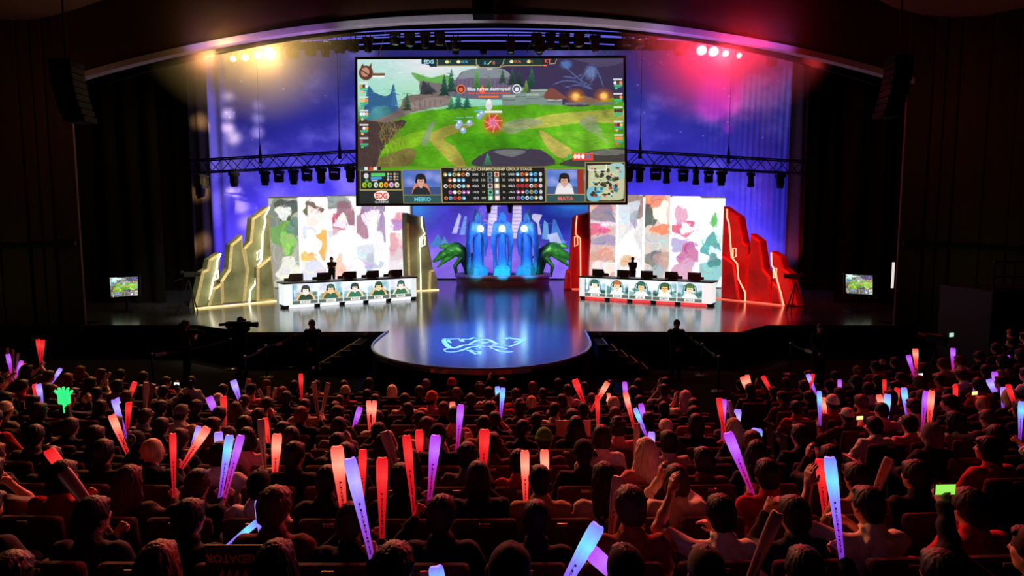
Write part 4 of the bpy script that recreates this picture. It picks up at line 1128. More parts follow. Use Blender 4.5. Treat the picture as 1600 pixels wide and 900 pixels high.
pan_r = [(921.5, 962, 304, [((226, 160, 144), (60, 30), (60, 30), .85), ((140, 124, 146), (50, 60), (46, 34), .85), ((222, 216, 226), (40, 96), (56, 12), .9), ((216, 100, 130), (30, 112), (40, 18), .9), ((150, 140, 176), (60, 148), (54, 16), .8), ((206, 150, 130), (50, 200), (56, 26), .8), ((236, 220, 214), (60, 240), (50, 30), .9)], (214, 180, 176)),
         (965, 1004, 304.5, [((140, 118, 110), (80, 30), (50, 40), .85), ((206, 212, 222), (40, 60), (44, 44), .9), ((150, 160, 180), (66, 76), (16, 30), .8), ((250, 248, 248), (40, 170), (56, 40), .95), ((214, 170, 130), (46, 214), (36, 18), .75), ((236, 234, 236), (60, 260), (50, 40), .9)], (226, 222, 222)),
         (1007, 1046, 305, [((230, 136, 110), (30, 26), (50, 34), .85), ((76, 92, 84), (10, 70), (36, 40), .85), ((250, 240, 226), (66, 60), (30, 44), .95), ((236, 120, 86), (66, 110), (40, 16), .8), ((196, 196, 192), (50, 150), (56, 30), .85), ((110, 116, 116), (36, 210), (34, 30), .8), ((186, 150, 140), (76, 210), (36, 30), .8), ((150, 170, 180), (40, 260), (50, 30), .7)], (216, 196, 186)),
         (1049, 1092, 306.5, [((246, 244, 246), (50, 40), (56, 44), .8), ((214, 150, 180), (34, 70), (22, 40), .8), ((214, 86, 126), (44, 106), (38, 26), .85), ((248, 240, 244), (52, 106), (22, 20), .95), ((176, 160, 206), (40, 160), (50, 20), .85), ((190, 100, 146), (66, 190), (44, 36), .8), ((206, 150, 180), (50, 244), (44, 40), .85)], (240, 236, 242)),
         (1094, 1132, 309.5, [((250, 250, 250), (50, 60), (50, 60), .9), ((70, 176, 76), (56, 76), (14, 22), .8), ((206, 220, 220), (76, 130), (26, 40), .6), ((76, 156, 156), (46, 160), (40, 40), .85), ((226, 246, 246), (60, 186), (26, 26), .9), ((126, 190, 190), (50, 246), (52, 46), .85), ((60, 120, 126), (60, 210), (26, 24), .7)], (226, 240, 240))]
for side, pans in (('gold', pan_l), ('red', pan_r)):
    x0 = pans[0][0]; x1 = pans[-1][1]
    t = thing('picture_wall', 'tall row of five pale glowing picture panels behind the %s team desk' % side, 'picture wall', (at_y((x0 + x1) / 2, 400, PY).x, PY, ST), 0, 'picture walls')
    org = t.location
    zb = ST + .05 - org.z
    bm = bmesh.new()
    a, b = at_y(x0 - 2, 306, PY + .12), at_y(x1 + 2, 306, PY + .12); za, zb2 = at_y(x0, pans[0][2] - 2, PY).z, at_y(x1, pans[-1][2] - 2, PY).z
    prism(bm, [(a.x - org.x, .14, 0), (b.x - org.x, .14, 0), (b.x - org.x, .14, zb2 - org.z), (a.x - org.x, .14, za - org.z)], (0, .35, 0)); obj('frame', bm, mat('white_panel_frame', srgb(226, 226, 230), .5), t)
    for k, (a_, b_, top, cols, base) in enumerate(pans):
        z1 = at_y((a_ + b_) / 2, top, PY).z - org.z
        m = image_mat('panel_picture_%s_%d' % (side, k), np.clip(paint_abstract(k + (10 if side == 'red' else 0), cols, base) * 1.04, 0, 1), 1.12)
        xa, xb = at_y(a_, 400, PY).x - org.x, at_y(b_, 400, PY).x - org.x
        quad_obj('picture_panel', [(xa, .1, zb), (xb, .1, zb), (xb, .1, z1), (xa, .1, z1)], m, t)
    # bright bars between the panels
    for k in range(4):
        xa, xb = at_y(pans[k][1], 400, PY).x - org.x, at_y(pans[k + 1][0], 400, PY).x - org.x
        bm = bmesh.new(); box(bm, ((xa + xb) / 2, .08, (5 - .0) / 2 + .05), (xb - xa, .05, 4.9)); obj('light_bar', bm, mat('white_light_bar', srgb(240, 240, 245), .5, emit=(1, 1, 1), estr=1.3), t)

# ------------------------------------------------------------------ player desks
SKN = (250, 226, 214)
DL = [('RAY', (58, 70, 60), SKN, (50, 70, 56), (240, 190, 140)), ('HARO', (66, 104, 84), (244, 200, 150), (60, 100, 80), (240, 170, 80)), ('SCOUT', (50, 70, 60), SKN, (60, 120, 90), (250, 220, 190)), ('IBOY', (44, 84, 60), (250, 210, 160), (40, 90, 60), (244, 190, 120)), ('MEIKO', (60, 100, 84), SKN, (60, 110, 80), (250, 220, 190))]
DR = [('SMEB', (60, 106, 84), (250, 226, 200), (240, 240, 240), (240, 240, 240)), ('SCORE', (196, 110, 60), (244, 206, 170), (236, 236, 240), (60, 120, 100)), ('UCAL', (50, 110, 90), (240, 200, 150), (236, 240, 240), (40, 110, 90)), ('DEFT', (60, 100, 60), (236, 190, 120), (240, 240, 240), (50, 120, 90)), ('MATA', (80, 120, 60), (246, 220, 180), (244, 244, 244), (240, 240, 240))]
deskm = mat('desk_top_black', srgb(16, 18, 22), .4); whitem = mat('desk_white_face', srgb(216, 224, 224), .5, emit=(.9, 1, 1), estr=.85)
mon_l = mat('monitor_back', srgb(26, 17, 19), .5); kick_w = mat('pale_footlight', srgb(226, 226, 236), .5, emit=(.9, .92, 1), estr=1.1); kick_r = mat('red_footlight', srgb(220, 40, 44), .5, emit=(1, .06, .06), estr=.9)
def desk(side, A, B, top_l, top_r, ps):
    """A, B: floor ends of the front (left, right in the photo's view)"""
    A, B = at_z(*A, ST), at_z(*B, ST)
    d = Vector((B.x - A.x, B.y - A.y, 0)); L = d.length; ang = math.atan2(d.y, d.x)
    t = thing('player_desk', 'long %s team desk with five glowing player portraits along its front' % side, 'desk', A, ang, 'player desks')
    H = 1.0; Z0 = .13
    bm = bmesh.new(); box(bm, (L / 2, .42, H + .03), (L + .10, .92, .06), bev=.01); obj('desk_top', bm, deskm, t)
    bm = bmesh.new(); box(bm, (L / 2, .06, (H + Z0) / 2), (L, .10, H - Z0)); box(bm, (.05, .42, (H + Z0) / 2), (.06, .8, H - Z0)); box(bm, (L - .05, .42, (H + Z0) / 2), (.06, .8, H - Z0)); obj('body', bm, whitem, t)
    m0 = .30 if side == 'gold' else .26; m1 = .26 if side == 'gold' else .36
    pw = (L - m0 - m1) / 5
    for k, q in enumerate(ps):
        m = image_mat('portrait_%s_%d' % (side, k), np.clip(paint_desk(*q, seed=k + (20 if side == 'red' else 3), strip=1 if k == 0 else 0) * 1.05, 0, 1), 1.12)
        x0 = m0 + pw * k + .025; x1 = m0 + pw * (k + 1) - .025
        quad_obj('portrait_display', [(x0, -.002, Z0 + .03), (x1, -.002, Z0 + .03), (x1, -.002, H - .01), (x0, -.002, H - .01)], m, t)
    for k in range(6):
        x = (.10, m0 + pw, m0 + 2 * pw, m0 + 3 * pw, m0 + 4 * pw, L - .10)[k]
        bm = bmesh.new()
        prism(bm, [(x - .12, .06, Z0), (x + .12, .06, Z0), (x + .06, .06, 0), (x - .06, .06, 0)], (0, .6, 0)); obj('foot', bm, blackm, t)
        if k < 5:
            xn = (.10, m0 + pw, m0 + 2 * pw, m0 + 3 * pw, m0 + 4 * pw, L - .10)[k + 1]
            bm = bmesh.new(); box(bm, ((x + xn) / 2, .16, .06), (xn - x - .26, .04, .11)); obj('foot_light', bm, kick_w if side == 'gold' else kick_r, t)
    out = []
    W = Matrix.Translation(A) @ Matrix.Rotation(ang, 4, 'Z')
    for k in range(5):
        x = m0 + pw * (k + .5)
        off = {'gold': (-.18, -.12, .0, -.02, .06), 'red': (-.10, .05, .10, .12, .04)}[side][k]
        b = W @ Vector((x + off, .5, H + .06))
        mt = thing('monitor', 'black computer monitor on the %s team desk, %s from the centre of the stage' % (side, ORD[5 - k if side == 'gold' else k + 1]), 'monitor', b, ang, 'monitors on the player desks')
        bm = bmesh.new(); box(bm, (0, 0, .17), (.56, .035, .32), bev=.008); obj('casing', bm, mon_l, mt)
        bm = bmesh.new(); tube(bm, [(0, .03, .0), (0, .03, .12)], .02, 8); box(bm, (0, .04, .006), (.24, .18, .012)); obj('stand', bm, blackm, mt)
        p = W @ Vector((x + off + (.03 if k % 2 else -.04), 1.12, 0)); out.append((Vector((p.x, p.y, ST)), ang))
    return t, out, A, B, ang, L
desk_l = desk('gold', (445, 483), (651, 468), None, None, DL)
desk_r = desk('red', (905, 467), (1111, 480), None, None, DR)

# ------------------------------------------------------------------ crystal slabs with light lines
gold_m = mat('weathered_gold_slab', srgb(148, 154, 116), .55, var=.45, scale=1.1, bump=.3)
red_m = mat('crimson_slab', srgb(196, 24, 30), .5, var=.35, scale=1.1, bump=.3)
gold_edge = mat('lit_gold_edge', srgb(236, 220, 170), .5); red_edge = mat('lit_red_edge', srgb(236, 60, 56), .5)  # light catching the slab edges, put into paler bevel colours
line_w = mat('warm_white_light', srgb(255, 246, 226), .4, emit=(1, .93, .78), estr=2.2); line_r = mat('orange_red_light', srgb(255, 170, 130), .4, emit=(1, .34, .2), estr=2.0)
base_w = mat('gold_base_light', srgb(255, 220, 140), .4, emit=(1, .75, .35), estr=1.5); base_r = mat('red_base_light', srgb(255, 90, 60), .4, emit=(1, .12, .07), estr=1.6)
def px_l(p, ox=300, oy=225): return (ox + p[0] / 3.2725, oy + p[1] / 3.2725)
def crystals(lab, A, B, ox, slabs, lines, emblems, strip, mm, em, lm, bmats, toward):
    A, B = at_z(*A, ST), at_z(*B, ST)
    d = (B - A); d.z = 0; d.normalize(); n = Vector((d.y, -d.x, 0))
    if n.y > 0: n = -n
    mid = (A + B) / 2
    t = thing('crystal_stand', lab, 'set piece', (mid.x, mid.y, ST), 0, 'crystal set pieces')
    def pt(p, off):
        q = on_plane(*px_l(p, ox), A + n * off, B + n * off); q.z = max(q.z, ST); return q - t.location
    for pts, off in slabs:
        P = [pt(p, off) for p in pts]
        bm = bmesh.new(); prism(bm, P, -n * (.55 + off * .0)); bmesh.ops.recalc_face_normals(bm, faces=bm.faces[:])
        es = [e for e in bm.edges if all(abs((v.co - P[0]).dot(n)) < 1e-3 for v in e.verts)]
        bmesh.ops.bevel(bm, geom=es, offset=.09, segments=1, affect='EDGES', material=1)
        me = bpy.data.meshes.new('slab'); bmesh.ops.recalc_face_normals(bm, faces=bm.faces[:]); bm.to_mesh(me); bm.free(); link('slab', me, [mm, em], t)
    for pts, off in lines:
        bm = bmesh.new(); tube(bm, [pt(p, off) + n * .02 for p in pts], .035, 6); obj('light_line', bm, lm, t)
    for (cx, cy), off, sk in emblems:
        bm = bmesh.new(); q = [(cx - 8, cy - 20 + sk), (cx + 8, cy - 26 + sk * 0), (cx + 8, cy + 14), (cx - 8, cy + 24), (cx - 8, cy - 20 + sk)]
        tube(bm, [pt(p, off) + n * .02 for p in q], .028, 6); obj('light_emblem', bm, lm, t)
    if strip:
        bm = bmesh.new(); a, b = [at_z(*px_l(p, ox), ST) - t.location + Vector((0, 0, .03)) for p in strip]; tube(bm, [a, b], .03, 6); obj('base_light', bm, bmats, t)
    return t
crystals('cluster of tall grey-gold jagged slabs with white light lines beside the gold team desk', (305, 481), (431, 470), 300,
    [([(262, 812), (282, 640), (265, 535), (300, 497), (312, 380), (395, 318), (402, 390), (412, 575), (432, 800)], 0.0), ([(155, 822), (150, 700), (190, 640), (200, 515), (262, 465), (265, 540), (285, 640), (268, 812)], .12), ([(12, 840), (55, 652), (80, 640), (90, 592), (145, 556), (150, 575), (140, 690), (118, 735), (85, 835)], .12),
     ([(82, 835), (110, 740), (155, 712), (162, 822)], .30), ([(335, 806), (335, 632), (410, 572), (432, 800)], .30)],
    [([(83, 835), (106, 700), (124, 650), (128, 600), (146, 560)], .16), ([(292, 812), (298, 748), (322, 716), (330, 634), (356, 588), (360, 460), (374, 400), (370, 372), (396, 322)], .06)], [((124, 672), .2, 6), ((340, 568), .1, 6)], [(15, 845), (432, 805)], gold_m, gold_edge, line_w, base_w, 1)
crystals('single grey-gold slab with a white light line between the gold team desk and the statues', (650, 455), (684, 452.5), 300,
    [([(1112, 752), (1103, 450), (1103, 352), (1190, 376), (1256, 748)], 0.0), ([(1213, 752), (1217, 650), (1240, 642), (1258, 680), (1262, 748)], .25)],
    [([(1170, 752), (1165, 482), (1190, 460), (1176, 425), (1172, 370)], .06)], [((1183, 500), .1, 6)], [(1145, 754), (1262, 748)], gold_m, gold_edge, line_w, base_w, 1)
crystals('cluster of tall crimson jagged slabs with orange light lines beside the red team desk', (1118, 466), (1225, 477), 870,
    [([(835, 795), (838, 565), (848, 318), (925, 372), (950, 500), (972, 520), (975, 575), (970, 806)], 0.0), ([(968, 806), (975, 565), (984, 560), (985, 458), (1035, 495), (1055, 640), (1088, 680), (1095, 818)], .10), ([(1160, 826), (1100, 690), (1092, 548), (1140, 580), (1155, 635), (1185, 660), (1228, 830)], .10),
     ([(1090, 818), (1095, 702), (1138, 738), (1152, 824)], .28), ([(835, 792), (840, 565), (905, 610), (932, 802)], .28)],
    [([(965, 806), (965, 760), (930, 690), (924, 612), (895, 580), (884, 430), (880, 400), (872, 378), (872, 332)], .34), ([(1160, 826), (1146, 760), (1126, 690), (1112, 640), (1100, 616), (1098, 555)], .32)], [((910, 560), .36, -6), ((1117, 662), .36, -6)], [(800, 790), (1165, 828)], red_m, red_edge, line_r, base_r, -1)
crystals('single crimson slab with an orange light line between the statues and the red team desk', (881.5, 452.5), (906, 452.5), 870,
    [([(40, 746), (65, 640), (80, 375), (100, 362), (172, 345), (175, 500), (165, 640), (165, 746)], 0.0), ([(38, 746), (50, 650), (62, 640), (76, 660), (78, 746)], .25)],
    [([(122, 745), (120, 482), (97, 462), (98, 420), (103, 366)], .06)], [((99, 500), .1, -6)], [(38, 744), (165, 744)], red_m, red_edge, line_r, base_r, -1)

# ------------------------------------------------------------------ round plinth, hooded statues, dragons
BP = at_z(785, 449, ST); bs = (449 - 363) / 3.1
bx, by_ = BP.x, BP.y + 2.2
rr = (862 - 708) / 2 / (F / (by_ * cp + 3.1 * sp_)) 
plm = mat('bronze_plinth', srgb(110, 84, 80), .45, .3, var=.2); plt = mat('plinth_rim', srgb(170, 140, 190), .4, .3); stone = mat('pale_statue_stone', srgb(150, 190, 214), .6, var=.15, scale=3, bump=.2)
dragm = mat('dark_green_scales', srgb(30, 66, 34), .45, var=.6, scale=5, bump=.6)
orbm = mat('glowing_orb', srgb(255, 255, 255), .3, emit=(.85, .97, 1), estr=1.7)
t = thing('statue_plinth', 'round dark plinth with a raised rim under the three statues', 'plinth', (bx, by_, ST))
bm = bmesh.new(); lathe(bm, [(rr * .93, 0), (rr * .96, .35), (rr * .93, .4), (rr * .93, .44), (rr * .5, .45)], 64, sx=1, sy=.75); obj('drum', bm, plm, t)
bm = bmesh.new()
ring = [(rr * .94 * math.cos(a), rr * .705 * math.sin(a), .55) for a in [2 * PI * k / 64 for k in range(65)]]; tube(bm, ring, .11, 8, False); obj('rim', bm, plt, t)
def statue_meshes():
    S = Solid()
    # robe with wide sleeves, cape behind, pointed hood
    S.cone((0, .05, .30), (0, .05, 1.9), .50, .30, .15); S.cone((0, .02, 1.9), (0, .02, 3.0), .30, .40, .2)
    S.ell((0, .1, 3.05), (.66, .40, .36), .2)
    for s in (-1, 1):
        S.chain([(.52 * s, .05, 3.1), (.66 * s, -.05, 2.55), (.30 * s, -.42, 2.72)], [.26, .25, .17], .12)
        S.chain([(.64 * s, -.10, 2.75), (.78 * s, -.12, 2.0), (.74 * s, -.05, 1.25)], [.22, .17, .05], .05)
        S.chain([(.55 * s, .25, 3.1), (.66 * s, .32, 2.0), (.62 * s, .3, .4)], [.22, .20, .16], .12)
        S.cone((.25 * s, -.36, 2.70), (.12 * s, -.48, 2.74), .10, .07, .05)
    S.ell((0, .04, 3.58), (.34, .34, .40), .10); S.cone((0, .10, 3.72), (0, .26, 4.08), .24, .05, .12); S.ell((0, -.26, 3.54), (.23, .32, .30), .03, None, -1)
    v, fs = S.mesh(.035)
    # drapery
    phi = np.arctan2(v[:, 1], v[:, 0]); w = np.clip((3.0 - v[:, 2]) / 1.5, 0, 1)
    r = 1 + .035 * np.sin(phi * 15 + v[:, 2] * .6) * w
    v[:, 0] *= r; v[:, 1] *= r
    return np_mesh('robed_figure', v, fs)
stm = statue_meshes(); stm.materials.append(stone)
bmb = bmesh.new(); box(bmb, (0, 0, .28), (1.35, 1.15, .56), bev=.05); box(bmb, (0, 0, .62), (1.1, .95, .12), bev=.03); box(bmb, (-.6, -.45, .12), (.3, .3, .24), bev=.03)
meb = bpy.data.meshes.new('base'); bmb.to_mesh(meb); bmb.free(); meb.materials.append(stone)
bmo = bmesh.new(); bmesh.ops.create_uvsphere(bmo, u_segments=24, v_segments=14, radius=.25); meo = bpy.data.meshes.new('orb'); bmo.to_mesh(meo); bmo.free(); meo.materials.append(orbm); meo.polygons.foreach_set('use_smooth', [True] * len(meo.polygons))
sc_ = F / (by_ * cp + 3.1 * sp_)
orb_pos = []
for px, dx, yaw, nm in ((746, 0, .55, 'the one towards the gold side'), (785, 0, 0, 'the middle one on the plinth'), (824, 0, -.55, 'the one towards the red side')):
    x = at_y(px, 430, by_).x
    yy = by_ - (.25 if yaw == 0 else .0)
    t = thing('hooded_statue', 'blue-lit hooded statue with a glowing orb, ' + nm, 'statue', (x, yy, ST + .45), yaw, 'hooded statues')
    k = .98
    t.scale = (k * .72, k * .8, k * 1.0)
    link('base', meb, None, t); link('robed_figure', stm, None, t)
    o = link('orb', meo, None, t); o.location = (0, -.52, 2.92); o.scale = (1.12, 1.0, .82)
    orb_pos.append(Matrix.Translation(t.location) @ Matrix.Rotation(yaw, 4, 'Z') @ Vector((0, -.52 * k * .8, 2.92 * k)))
def dragon_mesh(seed):
    S = Solid(); rng = random.Random(seed)
    # arched neck, long wedge head facing -x, open jaw, swept horns and a clawed foreleg
    S.chain([(.95, .15, .0), (.85, .1, .55), (.62, .0, 1.05), (.25, 0, 1.30), (-.2, 0, 1.22)], [.30, .34, .38, .36, .30], .12)
    S.chain([(-.1, 0, 1.20), (-.65, 0, .98), (-1.15, 0, .62)], [.30, .22, .10], .10); S.chain([(-.05, 0, .98), (-.55, 0, .62), (-.95, 0, .28)], [.2, .13, .05], .06)
    for s in (-1, 1):
        S.chain([(-.35, .14 * s, 1.16), (-.6, .16 * s, 1.10)], [.09, .06], .05)
        for k in range(7): S.chain([(.0 + .16 * k, .16 * s, 1.35 - .03 * k * k * .3), (.25 + .19 * k, .26 * s, 1.58 - .05 * k * k * .45)], [.10, .02], .04)
        for k in range(4): S.cone((-1.05 + .16 * k, .06 * s, .66 + .07 * k), (-1.08 + .16 * k, .07 * s, .48 + .06 * k), .035, .008, .01)
        S.chain([(.45, .25 * s, .75), (.1, .3 * s, .35), (.2, .32 * s, -.25)], [.16, .10, .05], .05)
    for k in range(16):
        a = k / 15; x = 1.0 - 1.75 * a; z = .35 + 1.15 * math.sin(min(1, a * 1.25) * PI * .62)
        S.cone((x, 0, z), (x + .24, rng.uniform(-.1, .1), z + .26), .09, .012, .04)
    for k in range(60):
        a = rng.random(); x = .95 - 1.3 * a; z = .3 + .95 * math.sin(min(1, a * 1.3) * PI * .6); s = rng.choice((-1, 1))
        S.cone((x, .26 * s, z - rng.random() * .25), (x + .13, .38 * s, z + .02), .06, .01, .02)
    v, fs = S.mesh(.032)
    return np_mesh('dragon_body', v, fs)
for k, (px, py, sg) in enumerate(((708, 430, 1), (866, 428, -1))):
    p = at_y(px, py, by_ + .1)
    me = dragon_mesh(k + 1); me.materials.append(dragm)
    o = link('dragon_sculpture', me); o.location = (p.x + (.0), p.y + .2, ST + .72); o.rotation_euler = (0, 0, 0 if sg > 0 else PI); o.scale = (1.0, 1.0, 1.05)
    tag(o, 'dark green horned dragon sculpture rearing out %s the statues' % ('on the gold side of' if sg > 0 else 'on the red side of'), 'dragon sculpture', 'dragon sculptures')

# ------------------------------------------------------------------ rigging
def truss(name, a, b, w, lab, m, n=14, r=.045, rb=.026, group=None):
    a, b = Vector(a), Vector(b); o = thing(name, lab, 'truss', a, 0, group)
    d = (b - a); L = d.length; u = d.normalized(); up = Vector((0, 0, 1)); up = (up - u * up.dot(u)).normalized(); sd = u.cross(up).normalized()
    cs = [sd * (w / 2) * i + up * (w * .55) * j for i in (-1, 1) for j in (-1, 1)]
    bm = bmesh.new()
    for c in cs: tube(bm, [c, c + d], r, 6)
    obj('chords', bm, m, o)
    bm = bmesh.new()
    for k in range(n):
        f0, f1 = d * (k / n), d * ((k + 1) / n)
        for i, j in ((0, 1), (2, 3), (0, 2), (1, 3)):
            p, q = (cs[i], cs[j]) if k % 2 else (cs[j], cs[i])
            tube(bm, [p + f0, q + f1], rb, 5, False)
    obj('bracing', bm, m, o)
    return o
trm = mat('black_truss', srgb(20, 20, 24), .5, .6)
TL0, TL1 = at_y(256, 263, 38.0), at_y(580, 245.5, 33.5); TR0, TR1 = at_y(960, 245.5, 33.5), at_y(1290, 264, 38.0)
for a, b, s in ((TL0, TL1, 'gold'), (TR0, TR1, 'red')):
    truss('lighting_truss', a, b, .66, 'black lighting truss crossing the sky cloth on the %s side of the main screen' % s, trm, 18, group='mid-height trusses')
def lamp_proto(kind):
    t = thing('moving_head_lamp', 'x', 'stage lamp', (0, 0, 0))
    bm = bmesh.new(); box(bm, (0, 0, -.12), (.46, .22, .14), bev=.02); tube(bm, [(-.1, 0, -.05), (-.1, 0, .12)], .022, 6); tube(bm, [(.1, 0, -.05), (.1, 0, .12)], .022, 6); obj('clamp_base', bm, blackm, t)
    bm = bmesh.new()
    for s in (-1, 1): box(bm, (.20 * s if kind == 'wash' else .15 * s, 0, -.34), (.05, .14, .38), bev=.015)
    box(bm, (0, 0, -.19), (.45 if kind == 'wash' else .35, .12, .05)); obj('yoke', bm, blackm, t)
    bm = bmesh.new()
    if kind == 'wash': lathe(bm, [(.12, .14), (.17, .10), (.19, 0), (.19, -.14), (.16, -.17)], 18, (0, 0, -.40))
    else: lathe(bm, [(.10, .22), (.12, .16), (.12, -.10), (.15, -.12), (.15, -.26), (.12, -.28)], 16, (0, 0, -.40))
    h = obj('head', bm, blackm, t, True)
    bm = bmesh.new(); lathe(bm, [(.14 if kind == 'wash' else .11, 0), (.10, -.02)], 18, (0, 0, -.57 if kind == 'wash' else -.68)); obj('lens', bm, mat('dark_lens', srgb(60, 70, 96), .1, spec=.8), h)
    return t, h
protos = {}
for kd in ('wash', 'spot'):
    t, h = lamp_proto(kd); protos[kd] = t; t['used'] = 0
def place_lamp(kd, loc, lab, group, tilt=0.0, roll=0.0, sc=1.0):
    t = protos[kd]
    if t['used']: t = dup(t, loc, 0, lab, group)
    else: t['used'] = 1; t.location = loc; t['label'] = lab; t['group'] = group
    t.scale = (sc,) * 3; t.rotation_euler = (0, 0, roll)
    for c in t.children:
        if c.name.startswith('head'): c.rotation_euler = (0, 0, 0); c.location = (0, 0, 0)
    return t
i = 0
for s, lst in (('gold', ((318, 's'), (365, 's'), (413, 's'), (435, 'w'), (458, 's'), (479, 'w'), (501, 's'), (522, 'w'), (547, 's'))), ('red', ((983, 's'), (1000, 's'), (1025, 'w'), (1042, 's'), (1068, 'w'), (1088, 's'), (1108, 'w'), (1128, 's'), (1174, 's'), (1220, 's')))):
    a, b = (TL0, TL1) if s == 'gold' else (TR0, TR1)
    order = lst if s == 'red' else lst[::-1]
    for k, (px, kd) in enumerate(order):
        f = (px - proj(*a)[0]) / (proj(*b)[0] - proj(*a)[0])
        # find the point of the truss under this pixel
        lo, hi = 0.0, 1.0
        for _ in range(30):
            m_ = (lo + hi) / 2
            if proj(*(a + (b - a) * m_))[0] < px: lo = m_
            else: hi = m_
        p = a + (b - a) * lo
        place_lamp('wash' if kd == 'w' else 'spot', p + Vector((0, 0, -.40)), '%s moving lamp under the %s side truss, %s from the main screen' % ('wide round-headed' if kd == 'w' else 'slim black', s, ORD[k + 1]), 'lamps under the mid-height trusses', 0, (k * .7) % 1.2, 1.3)
        i += 1
    for px in ((407, 531) if s == 'gold' else (1000, 1138)):
        lo, hi = 0.0, 1.0
        for _ in range(30):
            m_ = (lo + hi) / 2
            if proj(*(a + (b - a) * m_))[0] < px: lo = m_
            else: hi = m_
        p = a + (b - a) * lo
        bm = bmesh.new(); tube(bm, [p, p + Vector((0, 0, .5)), p + Vector((0, 0, 1.1)), p + Vector((0, 0, 7.5))], [.10, .09, .02, .012], 6)
        o = obj('truss_hanger', bm, blackm); tag(o, 'thin black hanger of the %s side truss, the one %s the main screen' % (s, 'nearer' if px in (531, 1000) else 'farther from'), 'hanger', 'truss hangers')
# upper rig behind the curved edge: bars with a blue glow and rows of lamps
bar_m = mat('blue_glow_bar', srgb(90, 96, 190), .4, .5, emit=(.10, .10, .62), estr=1.0)  # blue light on the pipes is put in as emission
UY = 27.0
for k, (y0, ym, x0, x1) in enumerate(((55, 45, 470, 1070), (60, 50, 520, 1000), (64.5, 55, 470, 1090), (70, 64, 560, 960))):
    bm = bmesh.new()
    pts = [at_y(x0 + (x1 - x0) * q / 12, ym + (y0 - ym) * ((2 * q / 12 - 1) ** 2), UY + .5 * k) for q in range(13)]
    tube(bm, pts, .026, 6); o = obj('rig_pipe', bm, bar_m); tag(o, 'blue-glowing curved rig pipe above the main screen, %s from the top' % ORD[k + 1], 'pipe', 'pipes above the main screen')
ul = [(617, 54), (640, 56), (664, 55), (687, 55), (552, 66), (575, 62), (530, 68), (508, 70), (485, 72), (458, 76), (838, 56), (860, 56), (882, 57), (905, 57), (930, 60), (980, 56), (1000, 58), (1020, 59), (1062, 72), (1206, 88), (452, 72), (712, 62), (798, 62), (843, 66)]
for k, (px, py) in enumerate(sorted(ul)):
    p = at_y(px, py - 6, UY + .2)
    place_lamp('wash' if k % 3 else 'spot', p, 'small dark lamp in the rig above the main screen, %s from the gold side' % ORD[k + 1], 'lamps above the main screen', sc=1.0)
for k, px in enumerate((712, 755, 798, 843)):
    place_lamp('spot', at_y(px, 62, 30.2), 'bluish lamp pointing down just above the main screen, %s from the gold side' % ORD[k + 1], 'lamps pointing down above the main screen', sc=1.0)
for k, px in enumerate((764, 797)):
    place_lamp('spot', at_y(px, 319.5, 31.1), 'small lamp hanging under the main screen, the one nearer the %s side' % ('gold', 'red')[k], 'lamps under the main screen', sc=.62)
# hanging speaker at the top middle and two curved speaker columns
def speaker_column(px, py0, py1, Y, lab, n=9, curve=.5, wpx=34):
    p = at_y(px, py0, Y); q = at_y(px, py1, Y); L = p.z - q.z; w = wpx / (F / Y)
    t = thing('speaker_column', lab, 'loudspeaker', (p.x, Y, q.z), 0, 'hanging loudspeakers')
    for k in range(n):
        z = L * (n - k - .5) / n; b = bmesh.new(); tilt = (k / n) ** 2 * curve
        box(b, (0, -(k / n) ** 2 * curve * .8, z), (w, .6, L / n * .94), bev=.02, M=None); c = obj('cabinet', b, mat('matt_black_cabinet', srgb(7, 7, 8), .9, spec=.1), t)
    b = bmesh.new(); tube(b, [(0, 0, L), (0, 0, L + 6)], .03, 6); obj('hanger', b, blackm, t)
speaker_column(103, 95, 188, 18.5, 'black curved loudspeaker column hanging before the wall on the gold side', 9, -.7)
speaker_column(1405, 88, 180, 18.5, 'black curved loudspeaker column hanging before the wall on the red side', 9, -.7, 28)
speaker_column(755, -60, 27, 19.0, 'black loudspeaker block hanging at the top middle of the stage opening', 5, .0, 32)
# bright front lamps: four warm, four red
warm_l = mat('warm_lamp_glow', srgb(255, 240, 190), .3, emit=(1, .80, .45), estr=3.2); hot_l = mat('hot_warm_lamp_glow', srgb(255, 240, 190), .3, emit=(1, .82, .46), estr=6); red_l = mat('red_lamp_glow', srgb(255, 190, 170), .3, emit=(1, .50, .36), estr=3.2)
LAMPS = []
FYL = 24.0
for s, lst in (('warm', ((364, 92, 4.4), (383, 90, 5.2), (403, 87, 5.6), (422, 84, 9))), ('red', ((1096, 79, 8), (1115, 81, 8), (1134, 84, 5.2), (1155, 87, 4.6)))):
    for k, (px, py, r) in enumerate(lst):
        p = at_y(px, py, FYL); rad = r / (F / FYL)
        t = thing('front_lamp', 'lit %s stage lamp under the curved edge, %s from the centre' % (('warm white', 'glowing red')[s == 'red'], ORD[(4 - k) if s == 'warm' else k + 1]), 'stage lamp', p, 0, 'lit lamps under the curved edge')
        b = bmesh.new(); lathe(b, [(rad * .8, .5), (rad * 1.15, .4), (rad * 1.15, .02)], 16); hd = obj('housing', b, blackm, t, True)
        b = bmesh.new(); lathe(b, [(rad, .03), (rad * .7, -.02)], 18); obj('lens', b, red_l if s == 'red' else (hot_l if r > 8 else warm_l), hd, True)
        hd.rotation_euler = ((Vector((p.x * .5, 5, 1.5)) - p).to_track_quat('-Z', 'Y')).to_euler()
        b = bmesh.new(); tube(b, [(0, .35, .1), (0, .35, .9)], .04, 6); box(b, (0, .3, .35), (rad * 2.6, .08, .08)); obj('clamp_base', b, blackm, t)
        LAMPS.append((p, s, r))

